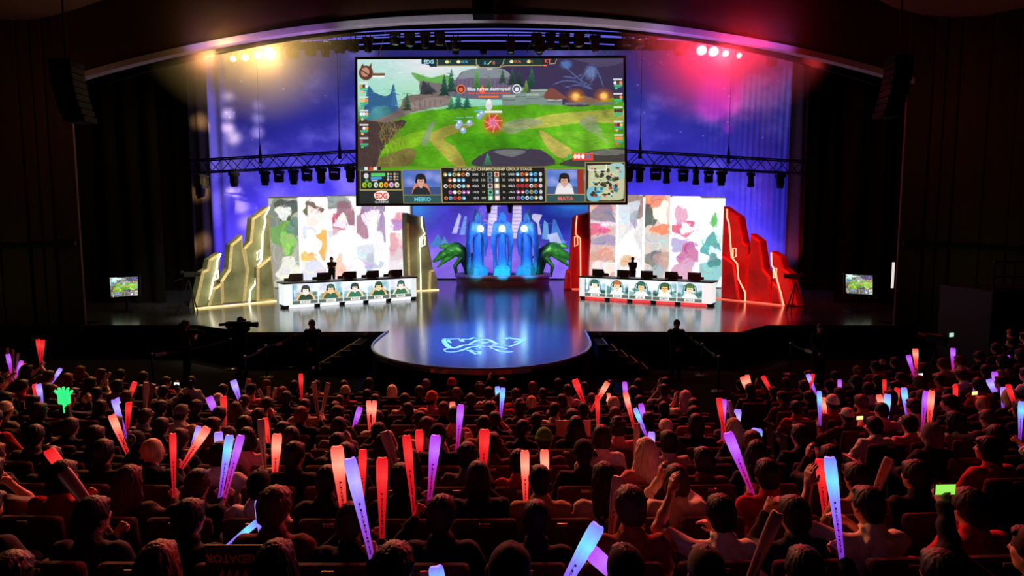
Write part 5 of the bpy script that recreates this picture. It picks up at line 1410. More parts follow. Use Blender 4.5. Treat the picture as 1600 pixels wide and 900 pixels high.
# ------------------------------------------------------------------ side monitors, rails, boxes in the wings
for px0, px1, py0, py1, s in ((172, 216, 433, 463, 'gold'), (1321, 1363, 429.5, 459, 'red')):
    Y = 24.0
    g = display('side_monitor', [at_y(px0 + (1.5 if s == 'gold' else 0), py1 + (1.5 if s == 'gold' else -1), Y), at_y(px1, py1 + (-1.5 if s == 'gold' else 1.5), Y), at_y(px1, py0 + (-1 if s == 'gold' else 1), Y), at_y(px0, py0 + (1 if s == 'gold' else -1), Y)], image_mat('monitor_picture_' + s, game[::4, ::4] ** .8, 1.25), 'bright monitor on a stand in the black wing on the %s side' % s, 'monitor', .06, .08, 'side monitors')
    b = bmesh.new(); zz = ST - g.location.z; tube(b, [(0, .1, .0), (0, .1, zz + .02)], .04, 8); box(b, (0, .1, zz + .02), (.8, .6, .04), bev=.01); obj('stand', b, blackm, g)
b = bmesh.new(); p = at_y(1394, 450, 23); q = at_y(1394.5, 410, 23); box(b, (p.x, 23, (p.z + q.z) / 2), (.07, .05, q.z - p.z)); o = obj('door_gap_light', b, mat('door_gap_glow', srgb(240, 236, 226), .4, emit=(1, .95, .88), estr=.8)); tag(o, 'thin slit of light from a door ajar beside the red side monitor', 'light')  # glowing strip stands in for the lit gap of a door ajar
# railed black booth at the far red side
Y = 16.0; p0, p1 = at_y(1552, 455, Y), at_y(1700, 545, Y)
t = thing('control_booth', 'black booth with a pipe railing on top at the far red side wall', 'booth', ((p0.x + p1.x) / 2, Y + 1, 0))
w = p1.x - p0.x
b = bmesh.new(); box(b, (0, 0, p0.z / 2), (w, 2, p0.z), bev=.03); obj('body', b, blackm, t)
b = bmesh.new()
for z in (p0.z + .05, p0.z + .38, p0.z + .76): tube(b, [(-w / 2, -.95, z), (w / 2, -.95, z)], .022, 6)
for k in range(5): tube(b, [(-w / 2 + .02 + k * .52, -.95, p0.z), (-w / 2 + .02 + k * .52, -.95, p0.z + .78)], .022, 6)
obj('railing', b, blackm, t)
b = bmesh.new(); S = Solid(); S.ell((0, 0, .35), (.55, .4, .3), .1); S.ell((.35, .1, .25), (.45, .4, .22), .1); v, fs = S.mesh(.05)
# camera on tripod at the gold side of the set
def tripod_camera(base, h, rz, lab, screen=None, name='video_camera'):
    t = thing(name, lab, 'camera', base, rz)
    for k in range(3):
        a = 2 * PI * k / 3 + .5; b = bmesh.new(); tube(b, [(0, 0, h - .12), (.42 * math.cos(a), .42 * math.sin(a), .01)], .022, 6); obj('leg', b, blackm, t)
    b = bmesh.new(); box(b, (0, .02, h + .10), (.16, .42, .20), bev=.02); box(b, (0, -.22, h + .20), (.12, .14, .10), bev=.01); tube(b, [(0, -.1, h), (.05, -.5, h - .15)], .012, 6); obj('camera_body', b, blackm, t)
    b = bmesh.new(); tube(b, [(0, .2, h + .10), (0, .42, h + .10)], [.075, .09], 14); obj('lens', b, blackm, t)
    if screen:
        b = bmesh.new(); box(b, (0, -.30, h + .24), (.12, .02, .085)); obj('viewfinder_screen', b, screen, t)
    return t
p = at_z(297, 486, ST); tripod_camera((p.x, p.y, ST), 1.35, -.9, 'black video camera on a tripod beside the gold jagged slabs')
p = at_z(1241, 488, ST); tripod_camera((p.x, p.y, ST), 1.3, .9, 'black video camera on a tripod beside the crimson jagged slabs')

# ------------------------------------------------------------------ queue belts in front of the stage
tagm = mat('white_belt_print', srgb(186, 184, 200), .6); beltm = mat('black_belt', srgb(52, 52, 58), .5, spec=.6)
def stanchion(px, py, lab, tp=.96):
    p = at_z(px, py, 0)
    t = thing('barrier_post', lab, 'barrier post', (p.x, p.y, 0), 0, 'barrier posts')
    b = bmesh.new(); lathe(b, [(.20, 0), (.20, .02), (.05, .05)], 24); obj('foot', b, alu, t, True)
    b = bmesh.new(); tube(b, [(0, 0, .03), (0, 0, tp - .1)], .03, 10); obj('post', b, metal, t, True)
    b = bmesh.new(); lathe(b, [(.045, tp - .1), (.045, tp), (.03, tp + .01)], 14); obj('belt_head', b, alu, t, True)
    return Vector((p.x, p.y, tp - .05))
def belt(a, b_, lab, f):
    t = thing('barrier_belt', lab, 'barrier belt', (a.x, a.y, 0), 0, 'barrier belts')
    a0 = a - t.location; b0 = b_ - t.location
    b = bmesh.new(); n = 8; prev = None
    for k in range(n + 1):
        q = a0 + (b0 - a0) * (k / n); q.z -= .05 * math.sin(PI * k / n)
        c = (b.verts.new(q + Vector((0, 0, .03))), b.verts.new(q - Vector((0, 0, .03))))
        if prev: b.faces.new((prev[0], c[0], c[1], prev[1]))
        prev = c
    o = obj('band', b, beltm, t); md = o.modifiers.new('thick', 'SOLIDIFY'); md.thickness = .008
    u = (b0 - a0); c = a0 + u * f; c.z -= .05 * math.sin(PI * f) ; u.z = 0; u.normalize(); n_ = Vector((u.y, -u.x, 0));
    if n_.y > 0: n_ = -n_
    b = bmesh.new(); prism(b, [c + n_ * .012 - u * .16 + Vector((0, 0, -.045)), c + n_ * .012 + u * .16 + Vector((0, 0, -.045)), c + n_ * .012 + u * .16 + Vector((0, 0, .045)), c + n_ * .012 - u * .16 + Vector((0, 0, .045))], n_ * .006); obj('printed_tag', b, tagm, t)
r1 = stanchion(1122, 612, 'barrier post with a pale disc foot by the front row, red side'); r2 = stanchion(1096, 587, 'barrier post behind the nearest one, on the red side floor'); r3 = stanchion(1078, 573, 'barrier post close to the stage front below the suited man, red side')
belt(r1, r2, 'black belt with a white tag between the two nearer posts on the red side', .35); belt(r2, r3, 'black belt reaching the stage front on the red side', .5)
r4 = stanchion(1234, 585, 'barrier post on the red side floor between the stage wing and the seats'); r5 = stanchion(1278, 602, 'barrier post beside the outer red side seat block'); belt(r5, r4, 'black belt with a white tag on the outer red side floor', .35)
l1 = stanchion(384, 612, 'barrier post standing at the aisle end beside the front row, gold side'); l2 = stanchion(417, 590, 'barrier post behind the nearest one, on the gold side floor'); l3 = stanchion(456, 573, 'barrier post close to the stage front, gold side')
belt(l1, l2, 'black belt with a white tag between the two nearer posts on the gold side', .72); belt(l2, l3, 'black belt reaching the stage front on the gold side', .5)
l4 = stanchion(362, 577, 'barrier post by the camera operator on the gold side floor'); l5 = stanchion(240, 607, 'barrier post beside the outer gold side seat block'); belt(l5, l4, 'black belt with a white tag on the outer gold side floor', .1)
# ------------------------------------------------------------------ seating: raked rows, curved towards the stage at the sides
ROWPY = [613, 627.5, 641, 655, 671, 690, 713, 742, 786, 845, 945]
ROWZC = [12.63, 11.43, 10.55, 9.41, 8.50, 7.44, 6.44, 5.61, 4.68, 3.75, 2.85]
ROWS = []
for py, zc in zip(ROWPY, ROWZC):
    p = ray(800, py) * zc; ROWS.append((p.y, p.z + CZ - .90))
RX = -.8
def row_y(k, x):
    u = x - RX
    return ROWS[k][0] + u * u / 150 + .024 * max(0, abs(u) - 5) ** 2
def row_dy(k, x):
    u = x - RX; s = 1 if u > 0 else -1
    return 2 * u / 150 + s * .048 * max(0, abs(u) - 5)
ROWZ = [max(0.0, z) for _, z in ROWS]; ROWZ[0] = 0.0
def lift(x): return .016 * max(0, abs(x - RX) - 5.5) ** 2      # the outer blocks rise a little
# terraced floor
bm = bmesh.new(); xs = [-19 + 38 * i / 76 for i in range(77)]
for k in range(0, 11):
    prev = None
    for x in xs:
        fr = row_y(k, x) + .52; bk_ = row_y(k, x) - .75 if k < 10 else -3.5
        zk = ROWZ[k] + lift(x); c = [bm.verts.new((x, fr, zk)), bm.verts.new((x, bk_, zk)), bm.verts.new((x, fr, zk - .35))]
        if prev:
            bm.faces.new((prev[0], c[0], c[1], prev[1])); bm.faces.new((prev[0], prev[2], c[2], c[0]))
        prev = c
structure(obj('floor_terraces', bm, carpet))

seat_red = mat('dark_red_seat_cloth', srgb(60, 10, 14), .85, var=.2, scale=26, bump=.2, spec=.25)
seat_shell = mat('seat_shell', srgb(64, 20, 22), .45, var=.15, spec=.5)
arm_m = mat('seat_arm_wood', srgb(120, 60, 50), .4, var=.2, scale=9); plate_m = mat('seat_plate', srgb(150, 140, 126), .35, .6)
def back_bm():
    b = bmesh.new(); n = 8
    box(b, (0, -.235, .62), (.492, .09, .56), bev=.035)
    for v in b.verts:
        v.co.y -= (v.co.z - .4) * .10; t_ = (v.co.z - .62) / .28
        v.co.x *= 1.0 - .06 * max(0, t_)
        v.co.y += .02 * (v.co.x / .22) ** 2
    return b
def cushion_bm():
    b = bmesh.new(); box(b, (0, .04, .42), (.45, .46, .10), bev=.035); return b
def arm_bm(s):
    b = bmesh.new(); box(b, (.255 * s, -.02, .625), (.05, .36, .035), bev=.012); box(b, (.255 * s, -.10, .34), (.035, .22, .56), bev=.01); box(b, (.255 * s, -.10, .03), (.05, .30, .05), bev=.01); return b
def plate_bm():
    b = bmesh.new(); box(b, (0, -.335, .885), (.075, .012, .026), bev=.003); return b
seatP = thing('theatre_seat', 'x', 'seat', (0, 0, -50), 0, 'theatre seats')
so = obj('backrest', back_bm(), seat_red, seatP); pl_ = obj('number_plate', plate_bm(), plate_m, so)
obj('seat_cushion', cushion_bm(), seat_red, seatP)
for s in (-1, 1): obj('armrest', arm_bm(s), arm_m, seatP)
b = bmesh.new()
for f in (back_bm, cushion_bm, lambda: arm_bm(-1), lambda: arm_bm(1)):
    q = f(); me = bpy.data.meshes.new('x'); q.to_mesh(me); q.free(); b.from_mesh(me); bpy.data.meshes.remove(me)
seat_far = bpy.data.meshes.new('theatre_seat'); b.to_mesh(seat_far); b.free(); seat_far.materials.append(seat_red)

SEATS = []
rs = random.Random(21)
for k in range(11):
    ph = (k % 2) * .275 + .05
    for sg in (-1, 1):
        x = RX + (ph if sg > 0 else ph - .55)
        while True:
            dy = row_dy(k, x); y = row_y(k, x)
            px, py, f = proj(x, y, ROWZ[k] + 1.0)
            if not (-45 < px < 1645): break
            if not (3.35 < x < 4.2 or -6.3 < x < -5.5):
                if not (k == 0 and (x > 8.6 or x < -9.5)):
                    SEATS.append([k, x, y, ROWZ[k] + lift(x), math.atan(dy), px])
            x += sg * .55 / math.sqrt(1 + dy * dy)
SEATS.sort(key=lambda s: (s[0], s[1]))
rowcount = {}
first_far = None; used_near = False
for s in SEATS:
    rowcount[s[0]] = rowcount.get(s[0], 0) + 1; s.append(rowcount[s[0]])
print('SEATS', len(SEATS))
NSEAT = 0
def row_words(k): return ('front row' if k == 0 else ORD[k + 1] + ' row from the stage')
crowd_b = bmesh.new(); ncrowd = 0
big = sorted(SEATS, key=lambda s: s[2])[:300]; bigset = set(id(s) for s in big)
for s in SEATS:
    k, x, y, z, a, px, n = s
    M = Matrix.Translation((x, y, z)) @ Matrix.Rotation(a, 4, 'Z')
    if id(s) not in bigset:
        q = seat_far.copy(); q.transform(M); crowd_b.from_mesh(q); bpy.data.meshes.remove(q); ncrowd += 1; continue
    lab = 'dark red theatre seat, %s, %s from the gold-slab side' % (row_words(k), ORD[n])
    if k < 4:
        o = bpy.data.objects.new('theatre_seat', seat_far); COL.objects.link(o); o.location = (x, y, z); o.rotation_euler = (0, 0, a); tag(o, lab, 'seat', 'theatre seats')
    elif not used_near:
        used_near = True; seatP.location = (x, y, z); seatP.rotation_euler = (0, 0, a); seatP['label'] = lab
    else: dup(seatP, (x, y, z), a, lab)
if ncrowd:
    o = obj('farther_theatre_seats', crowd_b, seat_red); tag(o, 'farther dark red theatre seats in the rows near the stage', 'seats', kind='stuff')
else: crowd_b.free()

# ------------------------------------------------------------------ people: those one can tell apart in the photograph, then the rest of the rows
# head x, head y, hair, colour, top, colour
FEAT = [(671, 632, 'beanie', 'orange', 'jacket', 'pink'), (655, 622 - 5, 'short', 'black', 'jacket', 'black'), (665, 604, 'crop', 'grey', 'jacket', 'charcoal'), (706, 607, 'beanie', 'red', 'jacket', 'maroon'), (750, 605, 'curly', 'brown', 'jacket', 'maroon'),
 (693, 622, 'short', 'brown', 'jacket', 'black'), (735, 622, 'crop', 'dark brown', 'jacket', 'charcoal'), (708, 654, 'short', 'black', 'tee', 'pink'), (657, 656, 'crop', 'black', 'jacket', 'maroon'), (713, 630, 'messy', 'brown', 'jacket', 'black'), (770, 640, 'short', 'black', 'jacket', 'black'), (783, 622, 'short', 'dark brown', 'jacket', 'red'),
 (637, 640, 'crop', 'black', 'jacket', 'black'), (607, 612, 'bob', 'platinum', 'jacket', 'black'), (586, 622, 'short', 'black', 'jacket', 'black'), (545, 613, 'beanie', 'beige', 'jacket', 'red'), (537, 603, 'short', 'black', 'jacket', 'black'), (463, 605, 'short', 'black', 'jacket', 'black'), (453, 621, 'short', 'dark brown', 'jacket', 'charcoal'),
 (832, 603, 'bob', 'auburn', 'jacket', 'maroon'), (872, 600, 'short', 'black', 'jacket', 'black'), (881, 613, 'crop', 'dark brown', 'tee', 'cream'), (925, 622, 'buzz', 'brown', 'jacket', 'charcoal'), (948, 636, 'beanie', 'cream', 'jacket', 'black'), (838, 648, 'crop', 'black', 'tee', 'black'), (895, 645, 'messy', 'black', 'jacket', 'black'),
 (1003, 627, 'short', 'dark brown', 'jacket', 'black'), (1012, 655, 'short', 'black', 'jacket', 'black'), (1043, 634, 'short', 'black', 'jacket', 'black'), (1044, 667, 'cap_back', 'cream', 'jacket', 'maroon'), (1072, 625, 'long', 'pale pink', 'tee', 'cream'), (1080, 603, 'short', 'black', 'jacket', 'black'), (1040, 603, 'crop', 'black', 'jacket', 'charcoal'), (998, 598, 'short', 'black', 'jacket', 'black'), (1085, 640, 'short', 'black', 'jacket', 'rust'),
 (850, 690, 'beanie', 'green', 'jacket', 'maroon'), (912, 698, 'bucket', 'navy', 'jacket', 'black'), (1010, 706, 'long', 'platinum', 'tee', 'pink'), (966, 670, 'curly', 'dark brown', 'jacket', 'pink'), (1052, 685, 'bob', 'black', 'jacket', 'beige'), (1098, 668, 'bob', 'black', 'jacket', 'black'), (1128, 672, 'long', 'blonde', 'jacket', 'rust'), (900, 667, 'long', 'black', 'jacket', 'black'), (940, 715, 'bob', 'dark brown', 'jacket', 'cream'), (1100, 708, 'bob', 'black', 'jacket', 'maroon'),
 (730, 722, 'messy', 'black', 'jacket', 'olive'), (757, 672, 'crop', 'black', 'jacket', 'rust'), (833, 745, 'crop', 'black', 'jacket', 'tan'), (838, 796, 'short', 'black', 'jacket', 'black'), (986, 784, 'messy', 'brown', 'tee', 'rust'), (1058, 752, 'bob', 'brown', 'jacket', 'cream'), (945, 756, 'long', 'dark brown', 'jacket', 'beige'), (1130, 776, 'short', 'black', 'tee', 'cream'),
 (1185, 718, 'long', 'black', 'jacket', 'black'), (1245, 640, 'short', 'black', 'tee', 'red'), (1300, 690, 'short', 'black', 'jacket', 'black'), (1245, 776, 'short', 'black', 'jacket', 'charcoal'), (1360, 826, 'crop', 'black', 'tee', 'cream'), (1232, 848, 'short', 'black', 'jacket', 'black'), (1345, 735, 'short', 'black', 'jacket', 'tan'), (1432, 780, 'short', 'black', 'jacket', 'black'), (1520, 775, 'short', 'dark brown', 'jacket', 'red'), (1540, 820, 'short', 'black', 'hoodie', 'olive'),
 (1326, 645, 'cap', 'cream', 'jacket', 'maroon'), (1405, 740, 'short', 'auburn', 'jacket', 'black'), (1440, 690, 'hood', 'grey', 'jacket', 'black'), (1130, 885, 'cap', 'olive', 'jacket', 'black'), (1515, 893, 'cap_back', 'olive', 'jacket', 'black'), (1025, 868, 'cap_back', 'black', 'jacket', 'black'), (855, 880, 'hood', 'charcoal', 'jacket', 'black'), (690, 850, 'short', 'dark brown', 'jacket', 'black'), (705, 832, 'messy', 'brown', 'jacket', 'black'),
 (460, 872, 'long', 'black', 'jacket', 'black'), (288, 868, 'long', 'auburn', 'jacket', 'black'), (140, 850, 'short', 'black', 'jacket', 'charcoal'), (535, 806, 'short', 'brown', 'jacket', 'black'), (440, 830, 'messy', 'auburn', 'jacket', 'maroon'), (292, 790, 'short', 'black', 'jacket', 'black'), (198, 784, 'long', 'auburn', 'jacket', 'olive'), (95, 790, 'bob', 'black', 'jacket', 'red'), (510, 766, 'crop', 'black', 'jacket', 'black'), (398, 746, 'cap_back', 'black', 'tee', 'white'), (310, 730, 'short', 'brown', 'jacket', 'black'),
 (236, 724, 'buzz', 'blonde', 'hoodie', 'black'), (158, 740, 'short', 'black', 'jacket', 'black'), (208, 684, 'cap_back', 'black', 'jacket', 'black'), (475, 712, 'short', 'black', 'jacket', 'black'), (625, 768, 'short', 'black', 'jacket', 'black'), (526, 680, 'crop', 'black', 'jacket', 'charcoal'), (425, 670, 'crop', 'black', 'jacket', 'black'), (395, 700, 'bob', 'black', 'jacket', 'pink'), (330, 668, 'bob', 'dark brown', 'jacket', 'rust'), (150, 672, 'short', 'black', 'jacket', 'black'), (340, 640 - 8, 'beanie', 'cream', 'jacket', 'black'), (250, 606, 'short', 'black', 'jacket', 'grey'), (258, 596, 'short', 'dark brown', 'jacket', 'red'), (640, 720 - 20, 'long', 'black', 'jacket', 'maroon')]
HEADZ = 1.065
occupied = {}
def head_px(s, dx=0):
    return proj(s[1] + dx, s[2], s[3] + HEADZ)
for ft in FEAT:
    best = None
    for i, s in enumerate(SEATS):
        if i in occupied: continue
        hx, hy, f = head_px(s); sc = F / f
        c = abs(hx - ft[0]) / sc + 1.6 * abs(hy - ft[1]) / sc
        if best is None or c < best[0]: best = (c, i, (ft[0] - hx) / sc)
    if best and best[0] < 1.0: occupied[best[1]] = (ft, max(-.2, min(.2, best[2])))
rp = random.Random(5)
PEOPLE = []       # dict per person
for i, s in enumerate(SEATS):
    if i in occupied: ft, dx = occupied[i]; hair, hc_, top, tc_ = ft[2:6]
    else:
        if rp.random() < .05: continue
        dx = rp.uniform(-.05, .05)
        hair = rp.choices(['short', 'crop', 'messy', 'bob', 'long', 'ponytail', 'cap', 'cap_back', 'beanie', 'hood', 'curly'], [26, 22, 12, 13, 12, 5, 3, 2, 2, 2, 2])[0]
        hc_ = rp.choices(['black', 'dark brown', 'brown', 'auburn', 'blonde'], [60, 24, 9, 5, 2])[0] if hair not in ('cap', 'cap_back', 'beanie', 'hood') else rp.choice(['black', 'charcoal', 'cream', 'red', 'grey', 'navy'])
        top = rp.choices(['jacket', 'tee', 'hoodie'], [55, 25, 20])[0]
        tc_ = rp.choices(['black', 'charcoal', 'grey', 'white', 'cream', 'beige', 'olive', 'navy', 'red', 'maroon', 'pink', 'rust'], [30, 14, 8, 5, 5, 6, 6, 6, 8, 7, 2, 3])[0]
    PEOPLE.append(dict(s=s, dx=dx, hair=hair, hc=hc_, top=top, tc=tc_, hold=[], feat=i in occupied, sc=rp.uniform(.95, 1.04), act=None))
for A_, B_ in zip(PEOPLE[:-1], PEOPLE[1:]):
    if A_['s'][0] == B_['s'][0]:
        gap = B_['s'][1] + B_['dx'] - A_['s'][1] - A_['dx']
        if gap < .47:
            q = (.47 - gap) / 2; A_['dx'] -= q; B_['dx'] += q
print('PEOPLE', len(PEOPLE))
# things held: kind, tip x, y, grip x, y, width in px
STK = [('R', 59, 530, 63, 562, 6), ('R', 67, 531, 65, 560, 6), ('P', 12, 553, 15, 568, 6), ('W', 11, 544, 12, 562, 4), ('W', 20, 545, 21, 562, 4), ('W', 28, 552, 26, 572, 4), ('P', 34, 564, 29, 578, 6), ('O', 38, 568, 36, 586, 6), ('V', 95, 576, 88, 587, 6), ('O', 31, 600, 34, 618, 8), ('R', 41, 597, 40, 620, 7), ('R', 54, 600, 56, 614, 7), ('V', 60, 600, 63, 618, 8),
 ('R', 45, 630, 49, 648, 9), ('R', 58, 630, 53, 646, 8), ('V', 178, 624, 187, 652, 9), ('V', 189, 624, 188, 652, 9), ('R', 202, 629, 201, 660, 9), ('O', 174, 648, 194, 696, 11), ('W', 172, 582, 162, 597, 5), ('R', 211, 597, 205, 614, 8), ('W', 228, 597, 227, 633, 9), ('W', 240, 600, 232, 635, 8),
 ('V', 364, 594, 377, 632, 10), ('W', 389, 592, 384, 628, 8), ('P', 326, 620, 346, 665, 11), ('R', 349, 619, 351, 662, 10), ('O', 324, 668, 306, 696, 14), ('V', 311, 666, 304, 688, 8), ('R', 270, 677, 271, 728, 10), ('V', 341, 675, 346, 757, 13), ('B', 359, 680, 347, 757, 13), ('P', 377, 680, 361, 740, 12), ('W', 407, 655, 411, 700, 11), ('R', 414, 653, 421, 700, 9), ('O', 433, 678, 430, 732, 15),
 ('W', 420, 604, 419, 638, 6), ('W', 431, 606, 424, 638, 6), ('W', 404, 608, 410, 622, 6), ('R', 470, 584, 471, 616, 7), ('W', 490, 597, 494, 627, 8), ('W', 513, 598, 506, 631, 8), ('O', 576, 626, 577, 652, 8), ('O', 585, 626, 584, 652, 8), ('P', 563, 637, 555, 664, 9), ('O', 707, 628, 707, 646, 9), ('P', 720, 632, 717, 670, 11), ('B', 777, 604, 779, 630, 8), ('B', 786, 606, 784, 630, 8),
 ('W', 600, 674, 628, 757, 16), ('R', 635, 680, 643, 760, 14), ('R', 655, 672, 656, 725, 13), ('P', 681, 680, 675, 742, 17), ('W', 731, 678, 733, 700, 12), ('R', 757, 671, 756, 712, 17), ('O', 820, 704, 821, 765, 14), ('O', 851, 704, 853, 765, 14), ('O', 526, 697, 534, 772, 20), ('V', 546, 716, 572, 832, 20), ('R', 567, 702, 566, 758, 13), ('R', 597, 715, 597, 834, 18),
 ('R', 898, 593, 911, 626, 11), ('O', 950, 597, 936, 621, 9), ('R', 933, 618, 934, 652, 7), ('O', 949, 615, 950, 630, 10), ('P', 976, 597, 977, 612, 8), ('O', 986, 606, 992, 630, 12), ('O', 977, 613, 984, 641, 9), ('B', 992, 638, 1000, 657, 8), ('P', 1001, 631, 1007, 656, 9), ('W', 996, 661, 994, 694, 10), ('V', 1018, 675, 1018, 692, 11),
 ('O', 1159, 589, 1167, 609, 7), ('O', 1167, 586, 1172, 609, 8), ('R', 1192, 588, 1204, 610, 7), ('R', 1123, 622, 1128, 654, 9), ('P', 1131, 624, 1130, 652, 9), ('W', 1139, 626, 1145, 657, 8), ('V', 1153, 640, 1150, 676, 11), ('P', 1137, 676, 1161, 735, 16), ('B', 1183, 670, 1180, 700, 17), ('V', 1262, 585, 1268, 599, 7), ('R', 1271, 584, 1267, 599, 6), ('B', 1280, 611, 1281, 648, 7), ('O', 1286, 621, 1289, 648, 8),
 ('B', 1299, 597, 1304, 614, 6), ('P', 1312, 593, 1312, 607, 6), ('O', 1430, 545, 1431, 560, 8), ('P', 1419, 555, 1423, 569, 7), ('P', 1489, 544, 1489, 560, 7), ('P', 1572, 557, 1571, 582, 6), ('P', 1554, 581, 1555, 596, 8), ('V', 1545, 593, 1550, 604, 9), ('P', 1526, 598, 1526, 614, 9), ('R', 1575, 601, 1581, 619, 8), ('V', 1568, 605, 1568, 619, 8), ('B', 1596, 627, 1595, 652, 8), ('R', 1382, 593, 1382, 610, 6), ('O', 1373, 617, 1378, 636, 9), ('B', 1387, 616, 1385, 655, 10), ('R', 1402, 606, 1401, 624, 8), ('B', 1412, 606, 1418, 652, 9), ('P', 1437, 612, 1442, 640, 10), ('P', 1447, 611, 1444, 640, 8), ('O', 1456, 610, 1453, 648, 9), ('R', 1493, 601, 1493, 618, 7),
 ('B', 1296, 714, 1308, 812, 18), ('R', 1281, 717, 1286, 770, 15), ('W', 1390, 716, 1372, 760, 15), ('B', 935, 820, 890, 900, 24), ('P', 915, 855, 978, 912, 26), ('W', 966, 744, 957, 818, 18), ('W', 98, 735, 147, 800, 20), ('R', 75, 702, 100, 735, 16), ('V', 404, 782, 407, 812, 13), ('B', 403, 815, 382, 832, 9), ('W', 1216, 800, 1180, 884, 20), ('R', 615, 888, 630, 940, 22), ('B', 682, 888, 690, 940, 24), ('R', 905, 700, 905, 701, 0)]
STK = [s for s in STK if s[5] > 0]
OTHER = [('phone_g', 1478, 775), ('phone_w', 275, 601), ('phone_y', 1345, 656), ('phone_w', 1440, 587), ('phone_y', 1525, 617), ('clap', 101, 632)]  # the last yellow light stands in for a glow bracelet
# two more people just behind the last rows in view hold the sticks at the lower edge
for x, px in ((-.42, 620), (-.16, 690)):
    pass
SNAME = {'R': 'red', 'O': 'orange-pink', 'P': 'violet-pink', 'V': 'pale violet', 'B': 'blue-violet', 'W': 'unlit clear'}
def p_world(P, loc):
    s = P['s']; a = s[4]; k = P['sc']
    x, y, z = [c * k for c in loc]
    return Vector((s[1] + P['dx'] + x * math.cos(a) - y * math.sin(a), s[2] + x * math.sin(a) + y * math.cos(a), s[3] + z))
def p_local(P, w):
    s = P['s']; a = s[4]; k = P['sc']
    x, y, z = w.x - s[1] - P['dx'], w.y - s[2], w.z - s[3]
    return ((x * math.cos(a) + y * math.sin(a)) / k, (-x * math.sin(a) + y * math.cos(a)) / k, z / k)
# forced poses for the clearest figures
def near(px, py):
    return min(PEOPLE, key=lambda P: (lambda q: abs(q[0] - px) + 2 * abs(q[1] - py))(proj(*p_world(P, (0, 0, HEADZ)))))
ACT = {'clap': dict(L=(-.05, .32, .94), R=(.06, .32, .95), gripL=.1, gripR=.1, fwdL=(.1, .25, 1), fwdR=(-.1, .25, 1), palmL=(1, 0, 0), palmR=(-1, 0, 0)),
       'clap_wide': dict(L=(-.24, .26, 1.09), R=(.10, .30, .80), gripL=.1, gripR=.25, fwdL=(.1, .1, 1), palmL=(1, .1, 0)),
       'chin': dict(R=(.05, .16, .92), gripR=.8, palmR=(0, -1, 0)), 'binocular': dict(L=(-.07, .22, .99), R=(.07, .22, .99), gripL=.8, gripR=.8, poleL=(-.35, .3, -.9), poleR=(.35, .3, -.9)), 'turn': dict(yaw=.5), 'turn2': dict(yaw=-.5), 'down': dict(pitch=-.35), 'rest': {}, 'tilt': dict(yaw=.25, pitch=-.12)}
for px, py, a in ((1130, 776, 'clap_wide'), (1245, 776, 'binocular'), (1058, 752, 'clap'), (1540, 820, 'chin'), (1360, 826, 'clap_wide')):
    near(px, py)['act'] = a
PLACED = []
def find_holder(gx, gy, need=1):
    best = None
    for P in PEOPLE:
        if len(P['hold']) >= 2 or P['act']: continue
        for sd, n in ((-1, 'L'), (1, 'R')):
            if any(h[0] == n for h in P['hold']): continue
            for hz in (.74, .86, .98, 1.10):
                w = p_world(P, (.2 * sd, .30, hz)); hx, hy, f = proj(*w)
                c = math.hypot(hx - gx, (hy - gy)) * f / F + .10 * abs(hz - .86) + (.12 if P['s'][0] < 1 else 0)
                if best is None or c < best[0]: best = (c, P, n, f, hz)
    return best
for st in sorted(STK, key=lambda q: -q[4]):
    kind, tx, ty, gx, gy, wpx = st
    c, P, n, f, hz = find_holder(gx, gy)
    sd = -1 if n == 'L' else 1
    w = p_world(P, (.2 * sd, .30, hz)); G = at_y(gx, gy, w.y); T0 = at_y(tx, ty, w.y)
    L0 = (T0 - G).length
    if L0 < .56: G = T0 + (G - T0) * (min(.56, .30 + L0) / max(L0, .02))
    lo = p_local(P, G); sh = np.array([.172 * sd, -.02, .845]); d = np.array(lo) - sh; L = np.linalg.norm(d)
    if L > .46: lo = tuple(sh + d / L * .46)
    if lo[1] < .12: lo = (lo[0], .12, lo[2])
    G2 = p_world(P, lo)
    T = T0 + (G2 - G) * .35
    P['hold'].append((n, lo)); PLACED.append((kind, G2, T, wpx * f / F, P))
for kd, x, y in OTHER:
    c, P, n, f, hz = find_holder(x, y + 3)
    sd = -1 if n == 'L' else 1
    w = p_world(P, (.2 * sd, .30, hz)); G = at_y(x, y + 4, w.y); lo = p_local(P, G); sh = np.array([.172 * sd, -.02, .845]); d = np.array(lo) - sh; L = np.linalg.norm(d)
    if L > .46: lo = tuple(sh + d / L * .46)
    P['hold'].append((n, lo)); PLACED.append((kd, p_world(P, lo), None, 0, P))

